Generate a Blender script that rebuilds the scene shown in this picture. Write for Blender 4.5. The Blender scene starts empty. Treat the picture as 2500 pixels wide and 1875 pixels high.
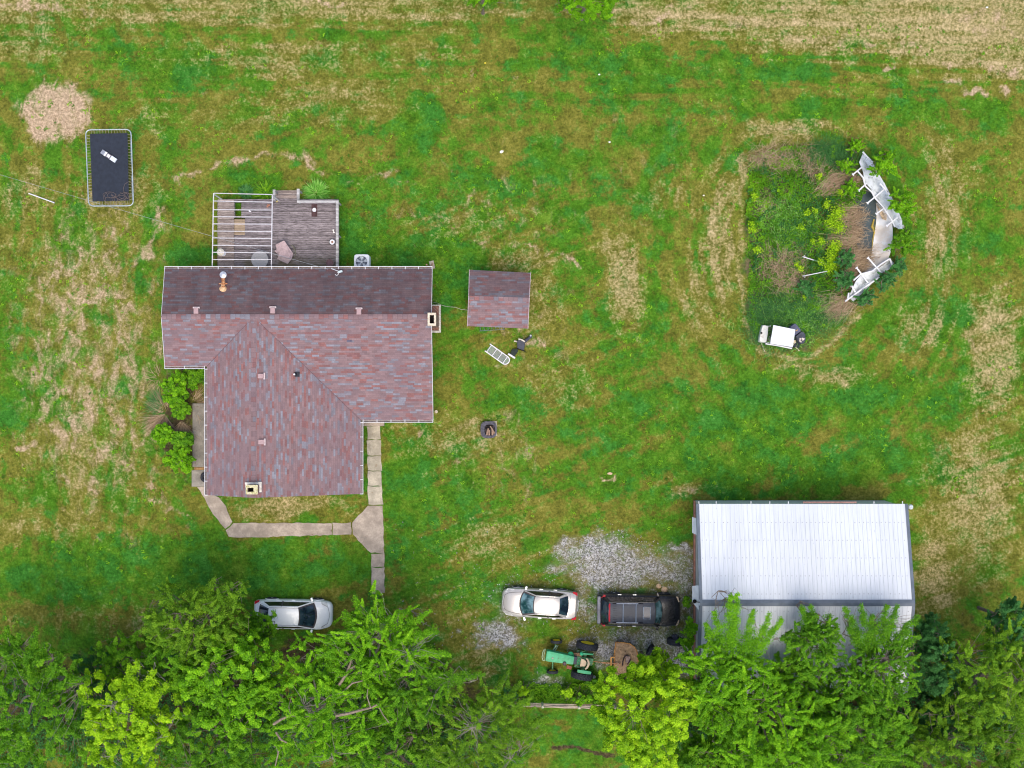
import bpy, math, random
import numpy as np
from mathutils import Vector, Matrix
R = math.radians
PI = math.pi
random.seed(7)
rng = np.random.default_rng(11)
sc = bpy.context.scene
# ------------------------------------------------------------------ camera, world, sun, exposure
H, S = 80.0, 38.0                       # camera height, photo pixels per metre on the ground
cam = bpy.data.objects.new('camera', bpy.data.cameras.new('camera'))
sc.collection.objects.link(cam)
cam.location = (0, 0, H)
cam.data.sensor_width = 36
cam.data.lens = 36 * H / (2500 / S)
cam.data.clip_end = 3000
sc.camera = cam
world = bpy.data.worlds.new("World"); sc.world = world; world.use_nodes = True
wn = world.node_tree
sky = wn.nodes.new('ShaderNodeTexSky'); sky.sky_type = 'NISHITA'; sky.sun_disc = False
SUN_EL, SUN_AZ = 70, 172                # overcast: soft light from the lower edge of the photo
sky.sun_elevation = R(SUN_EL); sky.sun_rotation = R(SUN_AZ); sky.dust_density = 3.0; sky.air_density = 1.0; sky.ozone_density = 0.6
wn.links.new(sky.outputs[0], wn.nodes['Background'].inputs[0])
wn.nodes['Background'].inputs[1].default_value = 0.15
sun = bpy.data.objects.new('sun', bpy.data.lights.new('sun', 'SUN'))
sc.collection.objects.link(sun)
sun.data.energy = 1.5; sun.data.angle = R(42); sun.data.color = (1, .93, .83)
az = R(SUN_AZ)
sd = Vector((math.sin(az) * math.cos(R(SUN_EL)), math.cos(az) * math.cos(R(SUN_EL)), math.sin(R(SUN_EL))))
sun.rotation_euler = sd.to_track_quat('Z', 'Y').to_euler()
sc.view_settings.view_transform = 'Standard'; sc.view_settings.look = 'None'
sc.view_settings.gamma = 1; sc.view_settings.exposure = 0.56
try:
    sc.cycles.use_denoising = True; sc.cycles.denoising_prefilter = 'ACCURATE'; sc.cycles.filter_width = 1.15
    sc.cycles.max_bounces = 6; sc.cycles.transparent_max_bounces = 6
except Exception: pass

def W(px, py, z=0.0):
    """point at height z seen at photo pixel px, py"""
    k = (1 - z / H) / S
    return Vector(((px - 1250) * k, (937.5 - py) * k, z))

# ------------------------------------------------------------------ node helper
class NT:
    def __init__(s, name):
        s.m = bpy.data.materials.new(name); s.m.use_nodes = True
        s.t = s.m.node_tree; s.n = s.t.nodes; s.b = s.n['Principled BSDF']; s.out = s.n['Material Output']
        s.tc = s.n.new('ShaderNodeTexCoord'); s.pos = s.tc.outputs['Object']
    def put(s, sock, v):
        if v is None: return
        if hasattr(v, 'is_output'): s.t.links.new(v, sock)
        else:
            if sock.type == 'RGBA' and not isinstance(v, (int, float)) and len(v) == 3: v = (*v, 1)
            if sock.type == 'RGBA' and isinstance(v, (int, float)): v = (v, v, v, 1)
            sock.default_value = v
    def math(s, op, a, b=None, c=None, clamp=False):
        n = s.n.new('ShaderNodeMath'); n.operation = op; n.use_clamp = clamp
        s.put(n.inputs[0], a); s.put(n.inputs[1], b)
        if c is not None: s.put(n.inputs[2], c)
        return n.outputs[0]
    def mix(s, f, a, b, mode='MIX'):
        n = s.n.new('ShaderNodeMix'); n.data_type = 'RGBA'; n.blend_type = mode
        s.put(n.inputs[0], f); s.put(n.inputs[6], a); s.put(n.inputs[7], b)
        return n.outputs[2]
    def noise(s, scale, detail=3, rough=.55, vec=None, dist=0.0):
        n = s.n.new('ShaderNodeTexNoise'); n.inputs['Scale'].default_value = scale
        n.inputs['Detail'].default_value = detail; n.inputs['Roughness'].default_value = rough
        n.inputs['Distortion'].default_value = dist
        s.put(n.inputs['Vector'], vec if vec is not None else s.pos)
        return n.outputs['Fac']
    def voro(s, scale, vec=None, out='Distance', feature='F1', rnd=1):
        n = s.n.new('ShaderNodeTexVoronoi'); n.feature = feature
        n.inputs['Scale'].default_value = scale; n.inputs['Randomness'].default_value = rnd
        s.put(n.inputs['Vector'], vec if vec is not None else s.pos)
        return n.outputs[out]
    def scale(s, v, sc3, rot=0, loc=(0, 0, 0)):
        n = s.n.new('ShaderNodeMapping'); s.put(n.inputs['Vector'], v)
        n.inputs['Scale'].default_value = sc3; n.inputs['Rotation'].default_value = (0, 0, rot); n.inputs['Location'].default_value = loc
        return n.outputs[0]
    def sstep(s, v, a, b, lo=0.0, hi=1.0):
        n = s.n.new('ShaderNodeMapRange'); n.interpolation_type = 'SMOOTHSTEP'
        s.put(n.inputs[0], v); s.put(n.inputs[1], a); s.put(n.inputs[2], b)
        s.put(n.inputs[3], lo); s.put(n.inputs[4], hi)
        return n.outputs[0]
    def ramp(s, f, stops, const=False):
        n = s.n.new('ShaderNodeValToRGB'); r = n.color_ramp
        if const: r.interpolation = 'CONSTANT'
        while len(r.elements) < len(stops): r.elements.new(.5)
        for e, (p, c) in zip(r.elements, stops):
            e.position = p; e.color = (*c, 1) if len(c) == 3 else c
        s.put(n.inputs[0], f); return n.outputs[0]
    def sep(s, v):
        n = s.n.new('ShaderNodeSeparateXYZ'); s.put(n.inputs[0], v); return n.outputs
    def comb(s, x, y, z=0.0):
        n = s.n.new('ShaderNodeCombineXYZ'); s.put(n.inputs[0], x); s.put(n.inputs[1], y); s.put(n.inputs[2], z); return n.outputs[0]
    def white(s, vec):
        n = s.n.new('ShaderNodeTexWhiteNoise'); n.noise_dimensions = '2D'; s.put(n.inputs['Vector'], vec); return n.outputs['Value']
    def attr(s, name):
        n = s.n.new('ShaderNodeAttribute'); n.attribute_name = name; return n
    def bump(s, h, strength=.4, dist=.02):
        n = s.n.new('ShaderNodeBump'); n.inputs['Strength'].default_value = strength; n.inputs['Distance'].default_value = dist
        s.put(n.inputs['Height'], h); s.put(s.b.inputs['Normal'], n.outputs[0])
    def done(s, col=None, rough=.7, metal=0.0, spec=.3, coat=0.0):
        s.put(s.b.inputs['Base Color'], col); s.put(s.b.inputs['Roughness'], rough); s.put(s.b.inputs['Metallic'], metal)
        s.put(s.b.inputs['Specular IOR Level'], spec); s.put(s.b.inputs['Coat Weight'], coat)
        return s.m

def simple(name, col, rough=.6, var=.25, nscale=6.0, metal=0.0, spec=.3, coat=0.0, dirt=None, bump=0.0):
    t = NT(name)
    n = t.noise(nscale, 4, .6)
    c = t.mix(t.sstep(n, .3, .7), [x * (1 - var) for x in col], [min(1, x * (1 + var)) for x in col])
    if dirt: c = t.mix(t.sstep(t.noise(nscale * .6 + 1.3, 5, .7), .48, .66), c, dirt)
    if bump: t.bump(n, bump, .02)
    return t.done(c, rough, metal, spec, coat)

# ------------------------------------------------------------------ mesh helper
C = sc.collection
class MB:
    def __init__(s): s.v = []; s.f = []; s.mi = []; s.cur = 0
    def add(s, vs, fs):
        o = len(s.v); s.v += [tuple(v) for v in vs]
        for f in fs: s.f.append(tuple(i + o for i in f)); s.mi.append(s.cur)
    def box(s, c, size, rz=0.0, taper=1.0, bev=0.0):
        x, y, z = size[0] / 2, size[1] / 2, size[2] / 2
        c = Vector(c); m = Matrix.Rotation(rz, 3, 'Z') if not isinstance(rz, Matrix) else rz
        if bev <= 0:
            vs = [c + m @ Vector((sx * x * (taper if sz > 0 else 1), sy * y * (taper if sz > 0 else 1), sz * z)) for sz in (-1, 1) for sy in (-1, 1) for sx in (-1, 1)]
            s.add(vs, [(0, 2, 3, 1), (4, 5, 7, 6), (0, 1, 5, 4), (2, 6, 7, 3), (0, 4, 6, 2), (1, 3, 7, 5)])
        else:
            b = bev; ring = []
            for (sx, sy) in ((1, 1), (-1, 1), (-1, -1), (1, -1)):
                a0 = {(1, 1): 0, (-1, 1): 90, (-1, -1): 180, (1, -1): 270}[(sx, sy)]
                for k in range(4):
                    a = R(a0 + k * 30); ring.append((sx * (x - b) + b * math.cos(a), sy * (y - b) + b * math.sin(a)))
            n = len(ring); vs = []
            for zz, sh in ((-z, 0), (z - b * .5, 0), (z, b * .5)):
                for (rx, ry) in ring:
                    f1 = (x - sh) / x; f2 = (y - sh) / y
                    vs.append(c + m @ Vector((rx * f1, ry * f2, zz)))
            fs = [tuple(range(n - 1, -1, -1)), tuple(range(2 * n, 3 * n))]
            for r_ in range(2):
                for i in range(n): fs.append((r_ * n + i, r_ * n + (i + 1) % n, (r_ + 1) * n + (i + 1) % n, (r_ + 1) * n + i))
            s.add(vs, fs)
    def prism(s, poly, z0, z1, scale_top=1.0):
        n = len(poly); cx = sum(p[0] for p in poly) / n; cy = sum(p[1] for p in poly) / n
        a = sum(poly[i][0] * poly[(i + 1) % n][1] - poly[(i + 1) % n][0] * poly[i][1] for i in range(n))
        if a < 0: poly = list(poly)[::-1]
        vs = [(p[0], p[1], z0) for p in poly] + [(cx + (p[0] - cx) * scale_top, cy + (p[1] - cy) * scale_top, z1) for p in poly]
        s.add(vs, [tuple(range(n - 1, -1, -1)), tuple(range(n, 2 * n))] + [(i, (i + 1) % n, (i + 1) % n + n, i + n) for i in range(n)])
    def slab(s, pts, th):
        """3-D polygon given a thickness downwards"""
        n = len(pts); vs = [Vector(p) for p in pts] + [Vector(p) - Vector((0, 0, th)) for p in pts]
        a = sum(pts[i][0] * pts[(i + 1) % n][1] - pts[(i + 1) % n][0] * pts[i][1] for i in range(n))
        if a < 0:
            vs = vs[:n][::-1] + vs[n:][::-1]
        s.add(vs, [tuple(range(n)), tuple(range(2 * n - 1, n - 1, -1))] + [(i, i + n, (i + 1) % n + n, (i + 1) % n) for i in range(n)])
    def tube(s, path, r, seg=6, cap=True, closed=False):
        path = [Vector(p) for p in path]; n = len(path)
        rs = r if isinstance(r, (list, tuple)) else [r] * n
        vs = []; up = Vector((0, 0, 1))
        for i, p in enumerate(path):
            if closed: d = path[(i + 1) % n] - path[i - 1]
            else: d = path[min(i + 1, n - 1)] - path[max(i - 1, 0)]
            d.normalize()
            a = d.cross(up)
            if a.length < .05: a = d.cross(Vector((1, 0, 0)))
            a.normalize(); b = a.cross(d)
            for k in range(seg):
                t = 2 * PI * k / seg; vs.append(p + (a * math.cos(t) + b * math.sin(t)) * rs[i])
        fs = []
        for i in range(n if closed else n - 1):
            j = (i + 1) % n
            for k in range(seg): fs.append((i * seg + k, i * seg + (k + 1) % seg, j * seg + (k + 1) % seg, j * seg + k))
        if cap and not closed: fs += [tuple(range(seg - 1, -1, -1)), tuple(range((n - 1) * seg, n * seg))]
        s.add(vs, fs)
    def lathe(s, c, prof, seg=24, axis='Z', rz=0.0, cap=True):
        """prof: (radius, height) pairs"""
        c = Vector(c); vs = []
        for (r, h) in prof:
            for k in range(seg):
                t = 2 * PI * k / seg
                if axis == 'Z': p = Vector((r * math.cos(t), r * math.sin(t), h))
                else: p = Vector((r * math.cos(t), h, r * math.sin(t)))
                p = Matrix.Rotation(rz, 3, 'Z') @ p; vs.append(c + p)
        n = len(prof); fs = []
        for i in range(n - 1):
            for k in range(seg):
                f = (i * seg + k, i * seg + (k + 1) % seg, (i + 1) * seg + (k + 1) % seg, (i + 1) * seg + k)
                fs.append(f if axis == 'Z' else f[::-1])
        if cap and prof[0][0] > 1e-4: fs.append(tuple(range(seg))[::-1] if axis == 'Z' else tuple(range(seg)))
        if cap and prof[-1][0] > 1e-4: fs.append(tuple(range((n - 1) * seg, n * seg)))
        s.add(vs, fs)
    def grid(s, fn, nu, nv):
        vs = [fn(i / nu, j / nv) for i in range(nu + 1) for j in range(nv + 1)]
        s.add(vs, [(i * (nv + 1) + j, (i + 1) * (nv + 1) + j, (i + 1) * (nv + 1) + j + 1, i * (nv + 1) + j + 1) for i in range(nu) for j in range(nv)])
    def build(s, name, mats, parent=None, smooth=False, world=True, label=None):
        me = bpy.data.meshes.new(name); me.from_pydata(s.v, [], s.f)
        if not isinstance(mats, (list, tuple)): mats = [mats]
        for m in mats: me.materials.append(m)
        me.polygons.foreach_set('material_index', s.mi)
        if smooth: me.polygons.foreach_set('use_smooth', [True] * len(s.f))
        me.update()
        o = bpy.data.objects.new(name, me); C.objects.link(o)
        if parent:
            o.parent = parent
            if world:
                root = parent
                while root.parent: root = root.parent
                me.transform(Matrix.Translation(-root.location))
        if label: o['label'] = label
        if smooth:
            try: me.set_sharp_from_angle(angle=R(40))
            except Exception: pass
        return o

def tag(o, label, cat, group=None, kind=None):
    if label: o['label'] = label
    if cat: o['category'] = cat
    if group: o['group'] = group
    if kind: o['kind'] = kind
    return o
def thing(name, label, cat, loc=(0, 0, 0), rz=0.0, group=None):
    o = bpy.data.objects.new(name, None); C.objects.link(o); o.location = loc; o.rotation_euler = (0, 0, rz)
    o.empty_display_size = .3
    return tag(o, label, cat, group)

def mesh_np(name, V, F4, mat, parent=None, tint=None, smooth=False):
    """fast mesh of quads from numpy; V (n,3), F4 (m,4), tint per vertex"""
    me = bpy.data.meshes.new(name)
    me.vertices.add(len(V)); me.vertices.foreach_set('co', V.astype(np.float32).ravel())
    me.loops.add(len(F4) * 4); me.loops.foreach_set('vertex_index', F4.astype(np.int32).ravel())
    me.polygons.add(len(F4)); me.polygons.foreach_set('loop_start', np.arange(0, len(F4) * 4, 4, dtype=np.int32))
    if smooth: me.polygons.foreach_set('use_smooth', [True] * len(F4))
    me.materials.append(mat); me.update(calc_edges=True)
    if tint is not None:
        a = me.attributes.new('tint', 'FLOAT', 'POINT'); a.data.foreach_set('value', tint.astype(np.float32))
    o = bpy.data.objects.new(name, me); C.objects.link(o)
    if parent: o.parent = parent
    return o

def unit(a): return a / (np.linalg.norm(a, axis=1, keepdims=True) + 1e-9)
def leaves_mesh(P, size, up=.6, asp=.55, g=rng):
    n = len(P); nor = g.normal(size=(n, 3)); nor[:, 2] = np.abs(nor[:, 2]) + up * 2; nor = unit(nor)
    a = unit(np.cross(nor, g.normal(size=(n, 3)))); b = np.cross(nor, a)
    s = size[:, None]
    V = np.stack([P + a * s * .5, P + b * s * .5 * asp, P - a * s * .5, P - b * s * .5 * asp], 1).reshape(-1, 3)
    F = np.arange(n * 4).reshape(n, 4)
    return V, F
def strips_mesh(P0, D, L, Wd, droop, seg=4, g=rng):
    """curved blades: P0 base, D direction, length, width, droop"""
    n = len(P0); D = unit(D); side = unit(np.cross(D, np.array([0, 0, 1.0])) + 1e-6)
    pts = []
    for k in range(seg + 1):
        t = k / seg
        p = P0 + D * (L * t)[:, None]; p[:, 2] -= droop * t * t * L
        w = (Wd * (1 - .8 * t))[:, None]
        pts += [p + side * w * .5, p - side * w * .5]
    V = np.stack(pts, 1).reshape(-1, 3); m = 2 * (seg + 1)
    F = []
    base = np.arange(n) * m
    for k in range(seg): F.append(np.stack([base + 2 * k, base + 2 * k + 1, base + 2 * k + 3, base + 2 * k + 2], 1))
    return V, np.concatenate(F), m

# ------------------------------------------------------------------ materials
def leaf_mat(name, dark, mid, light, trans=.35):
    t = NT(name)
    a = t.attr('tint').outputs['Fac']
    c = t.ramp(a, [(0, dark), (.5, mid), (1, light)])
    t.done(c, .55, 0, .25)
    tr = t.n.new('ShaderNodeBsdfTranslucent'); t.put(tr.inputs[0], c)
    mx = t.n.new('ShaderNodeMixShader'); mx.inputs[0].default_value = trans
    t.t.links.new(t.b.outputs[0], mx.inputs[1]); t.t.links.new(tr.outputs[0], mx.inputs[2]); t.t.links.new(mx.outputs[0], t.out.inputs[0])
    return t.m
LEAF = {
    'bright': leaf_mat('leaf_bright', (.070, .22, .004), (.20, .50, .006), (.45, .80, .02), .42),
    'yellow': leaf_mat('leaf_yellow', (.13, .30, .004), (.37, .66, .008), (.70, .92, .03), .42),
    'mid': leaf_mat('leaf_mid', (.048, .17, .005), (.145, .39, .008), (.34, .63, .02), .40),
    'olive': leaf_mat('leaf_olive', (.060, .165, .006), (.17, .37, .010), (.38, .60, .03), .40),
    'dark': leaf_mat('leaf_dark', (.020, .095, .020), (.045, .18, .034), (.10, .29, .06), .3),
    'blue': leaf_mat('leaf_blue', (.03, .13, .03), (.07, .26, .055), (.15, .40, .10), .35),
    'straw': leaf_mat('leaf_straw', (.17, .11, .06), (.38, .26, .15), (.62, .47, .30), .2),
    'grass': leaf_mat('leaf_grass', (.07, .26, .02), (.18, .52, .05), (.45, .75, .18), .35),
}
M_bark = simple('bark', (.19, .15, .12), .9, .35, 9)
M_conc = None
def concrete(name, col=(.43, .355, .285), stain=(.20, .13, .09)):
    t = NT(name)
    n1 = t.noise(1.1, 6, .65); n2 = t.noise(16, 4, .7)
    c = t.mix(t.sstep(n1, .35, .68), [x * .70 for x in col], [x * 1.28 for x in col])
    c = t.mix(t.sstep(n2, .35, .7, 0, .5), c, [x * .62 for x in col])
    c = t.mix(t.sstep(t.noise(1.7, 6, .75, t.scale(t.pos, (1, 1, 1), 0, (9, 3, 0))), .60, .69, 0, .85), c, stain)
    c = t.mix(t.sstep(t.voro(.85, out='Distance', feature='DISTANCE_TO_EDGE'), .0, .014, .22, 0), c, (.10, .08, .06))
    t.bump(n2, .3, .01)
    return t.done(c, .9, 0, .2)
M_conc = concrete('weathered_concrete')
M_conc_l = concrete('pale_concrete', (.50, .44, .34), (.26, .18, .10))
M_conc_g = concrete('grey_concrete', (.30, .27, .23), (.12, .11, .07))
M_white = simple('white_metal', (.72, .71, .73), .45, .06, 4)
M_cream = simple('cream_mortar', (.66, .58, .44), .85, .2, 14, dirt=(.38, .27, .2))
M_black = simple('soot_black', (.008, .006, .006), .9, .2)
M_rust = simple('rusty_metal', (.42, .17, .07), .75, .5, 8, dirt=(.62, .42, .24))
M_galv = simple('weathered_white_metal', (.58, .56, .58), .5, .12, 6)
M_silver = simple('silver_metal', (.62, .63, .66), .35, .2, 9, metal=.6)
M_rubber = simple('rubber', (.028, .03, .038), .75, .3, 12)
M_brick = None
def brickm(name, a=(.30, .13, .09), b=(.22, .10, .08)):
    t = NT(name); n = t.n.new('ShaderNodeTexBrick'); x, y, z = t.sep(t.pos)
    t.put(n.inputs['Vector'], t.comb(t.math('ADD', x, y), z, 0.0)); n.inputs['Scale'].default_value = 1
    t.put(n.inputs['Color1'], a); t.put(n.inputs['Color2'], b); t.put(n.inputs['Mortar'], (.42, .37, .31))
    n.inputs['Mortar Size'].default_value = .01; n.inputs['Brick Width'].default_value = .22; n.inputs['Row Height'].default_value = .075
    c = t.mix(t.sstep(t.noise(3, 4), .4, .7, 0, .5), n.outputs['Color'], (.16, .11, .08))
    return t.done(c, .85)
M_brick = brickm('red_brick')
def siding(name, col, rows=.2):
    t = NT(name); x, y, z = t.sep(t.pos)
    f = t.math('FRACT', t.math('DIVIDE', z, rows))
    c = t.mix(t.sstep(f, .0, .12), [v * .45 for v in col], col)
    c = t.mix(t.sstep(t.noise(1.5, 5), .45, .75, 0, .45), c, [v * .6 for v in col])
    t.bump(f, .5, .02)
    return t.done(c, .6)
M_siding = siding('pale_siding', (.62, .60, .55))
M_shedwall = siding('shed_siding', (.36, .22, .17))

def shingles(name, along='x', dark=0.0, seed=0.0, row=.125):
    """three-tab shingles: rows across the slope, short random runs of red, blue grey and mauve tabs"""
    t = NT(name); x, y, z = t.sep(t.pos)
    u, v = (x, y) if along == 'x' else (y, x)
    u = t.math('ADD', u, 37.3 + seed); v = t.math('ADD', v, 41.7 + seed)
    r = t.math('FLOOR', t.math('DIVIDE', v, row))
    off = t.white(t.comb(r, 3.1 + seed))
    cellf = t.math('ADD', t.math('DIVIDE', u, .43), t.math('MULTIPLY', off, 7.0))
    w = t.white(t.comb(t.math('FLOOR', cellf), r))
    col = t.ramp(w, [(0, (.235, .156, .158)), (.24, (.255, .167, .168)), (.44, (.220, .150, .156)), (.62, (.262, .122, .112)), (.71, (.235, .118, .115)), (.80, (.235, .230, .262)), (.91, (.205, .192, .218))], True)
    # tab joints and course lines
    tab = t.math('ADD', t.math('DIVIDE', u, .31), t.math('MULTIPLY', t.math('MODULO', r, 2.0), .5))
    ft = t.math('FRACT', tab); fr = t.math('FRACT', t.math('DIVIDE', v, row))
    ln = t.math('MAXIMUM', t.sstep(ft, .0, .05, 1, 0), t.sstep(fr, .0, .16, 1, 0))
    jit = t.white(t.comb(t.math('FLOOR', tab), t.math('ADD', r, 17.0)))
    col = t.mix(1.0, col, t.ramp(jit, [(0, (.86, .86, .86)), (1, (1.12, 1.12, 1.12))]), 'MULTIPLY')
    col = t.mix(t.math('MULTIPLY', ln, .42), col, (.055, .035, .045))
    big = t.noise(.35, 5, .6)
    col = t.mix(t.sstep(big, .38, .7, 0, .38), col, (.180, .130, .150))
    gr = t.noise(28, 3, .7)
    col = t.mix(1.0, col, t.ramp(gr, [(0.25, (.74, .74, .74)), (.75, (1.22, 1.22, 1.22))]), 'MULTIPLY')
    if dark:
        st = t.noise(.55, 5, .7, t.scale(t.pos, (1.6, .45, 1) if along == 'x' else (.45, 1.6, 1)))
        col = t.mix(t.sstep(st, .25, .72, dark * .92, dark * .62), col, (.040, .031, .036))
    t.bump(t.math('ADD', t.math('MULTIPLY', fr, -1.0), t.math('MULTIPLY', gr, .4)), .35, .012)
    return t.done(col, .92, 0, .12)
M_sh_x = shingles('asphalt_shingles_along_x', 'x', 0)
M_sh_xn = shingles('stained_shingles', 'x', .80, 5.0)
M_sh_y = shingles('asphalt_shingles_along_y', 'y', 0, 9.0)
M_sh_shed = shingles('shed_shingles', 'x', .0, 13.0)
M_sh_shedn = shingles('darker_shed_shingles', 'x', .52, 15.0)  # darker mottled tone for the north shed slope
M_sh_cap = shingles('ridge_cap_shingles', 'y', 0, 21.0, .3)
M_sh_capy = shingles('ridge_cap_shingles_long', 'x', 0, 23.0, .3)

# ------------------------------------------------------------------ ground
def vnoise(x, y, seed=0):
    xi = np.floor(x).astype(np.int64); yi = np.floor(y).astype(np.int64); fx = x - xi; fy = y - yi
    fx = fx * fx * (3 - 2 * fx); fy = fy * fy * (3 - 2 * fy)
    def h(a, b):
        k = (a * 374761393 + b * 668265263 + seed * 974711) & 0x7fffffff
        k = ((k ^ (k >> 13)) * 1274126177) & 0x7fffffff
        return ((k ^ (k >> 16)) & 0xffff) / 65535.0
    return (h(xi, yi) * (1 - fx) + h(xi + 1, yi) * fx) * (1 - fy) + (h(xi, yi + 1) * (1 - fx) + h(xi + 1, yi + 1) * fx) * fy
def fbm(x, y, seed=0, o=4):
    s = 0; a = .5; t = 0
    for k in range(o): s = s + a * vnoise(x * 2 ** k, y * 2 ** k, seed + k); t += a; a *= .55
    return s / t
def axis(lo, hi, st, far):
    a = np.arange(lo, hi + st * .5, st)
    return np.concatenate([[-far, -far / 3, -150, -80, lo - 8, lo - 3], a, [hi + 3, hi + 8, 80, 150, far / 3, far]])
gx = axis(-35, 35, .16, 1500); gy = axis(-27, 27, .16, 1500)
GX, GY = np.meshgrid(gx, gy)
K2 = 2212 / 2500
DX = (GX * S + 1250) * K2; DY = (937.5 - GY * S) * K2        # position in the 2212-wide view of the photo
wx = (fbm(DX / 38, DY / 38, 3) - .5) * 60; wy = (fbm(DX / 38, DY / 38, 9) - .5) * 60
QX, QY = DX + wx, DY + wy
def blob(cx, cy, rx, ry, a=1.0, rot=0.0, soft=.55):
    c, s_ = math.cos(R(rot)), math.sin(R(rot))
    u = ((QX - cx) * c + (QY - cy) * s_) / rx; v = (-(QX - cx) * s_ + (QY - cy) * c) / ry
    d = np.sqrt(u * u + v * v)
    return a * np.clip((1 + soft - d) / (2 * soft), 0, 1)
def stroke(pts, w, a=1.0, soft=.6, warp=.5):
    X = DX + wx * warp; Y = DY + wy * warp; best = np.full(X.shape, 1e9)
    for (x0, y0), (x1, y1) in zip(pts[:-1], pts[1:]):
        L2 = (x1 - x0) ** 2 + (y1 - y0) ** 2 + 1e-6
        t = np.clip(((X - x0) * (x1 - x0) + (Y - y0) * (y1 - y0)) / L2, 0, 1)
        best = np.minimum(best, np.hypot(X - x0 - t * (x1 - x0), Y - y0 - t * (y1 - y0)))
    return a * np.clip((1 + soft - best / w) / (2 * soft), 0, 1)
def mx(*a):
    r = a[0]
    for b in a[1:]: r = np.maximum(r, b)
    return r
edge = 62 + np.clip(DX - 1350, 0, 900) * .125                      # lower limit of the dry field at the top right
dry = np.clip((edge - QY) / 62 + .5, 0, 1) * np.clip((DX - 1230) / 150, 0, 1) * (.52 + .42 * fbm(DX / 130, DY / 16, 77))
dry = mx(dry, np.clip((70 - QY) / 50 + .4, 0, 1) * np.clip((1250 - DX) / 300, .25, 1) * (.25 + .5 * fbm(DX / 110, DY / 22, 78)),
    blob(650, 130, 270, 38, .52), blob(720, 215, 200, 45, .40), blob(60, 90, 110, 45, .45), blob(520, 250, 160, 40, .30),
    blob(1350, 590, 42, 110, .75, -8), blob(1560, 520, 45, 150, .60), blob(1500, 640, 40, 90, .5), blob(1420, 420, 70, 40, .35),
    blob(1700, 280, 90, 22, .7), blob(1160, 640, 60, 90, .45), blob(1130, 560, 90, 26, .5), blob(1000, 480, 150, 60, .32),
    blob(2150, 760, 60, 140, .75), blob(2030, 470, 60, 160, .52), blob(1990, 700, 60, 60, .5), blob(2060, 380, 100, 50, .3),
    blob(2110, 1080, 110, 160, .62), blob(2020, 1230, 50, 90, .66), blob(620, 1092, 130, 28, .62), blob(100, 1140, 150, 30, .4),
    blob(1000, 950, 150, 60, .45), blob(1220, 820, 100, 60, .4), blob(1060, 1180, 90, 60, .45), blob(960, 1310, 90, 60, .3), blob(1050, 1420, 60, 60, .5),
    blob(200, 1000, 170, 130, .32), blob(120, 620, 130, 150, .32), blob(250, 420, 110, 60, .5), blob(60, 420, 80, 60, .45),
    blob(900, 100, 120, 40, .30), blob(330, 250, 70, 40, .34), blob(1880, 290, 120, 40, .25), blob(1480, 1050, 60, 20, .45), blob(230, 1340, 200, 34, .35),
    blob(1760, 800, 110, 18, .55), stroke([(1606, 330), (1602, 560), (1612, 700), (1640, 760), (1730, 775), (1800, 735), (1850, 685)], 7, .62, .8, .5),
    stroke([(1600, 330), (1700, 322), (1760, 316)], 5, .5, .6, .4))
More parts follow.
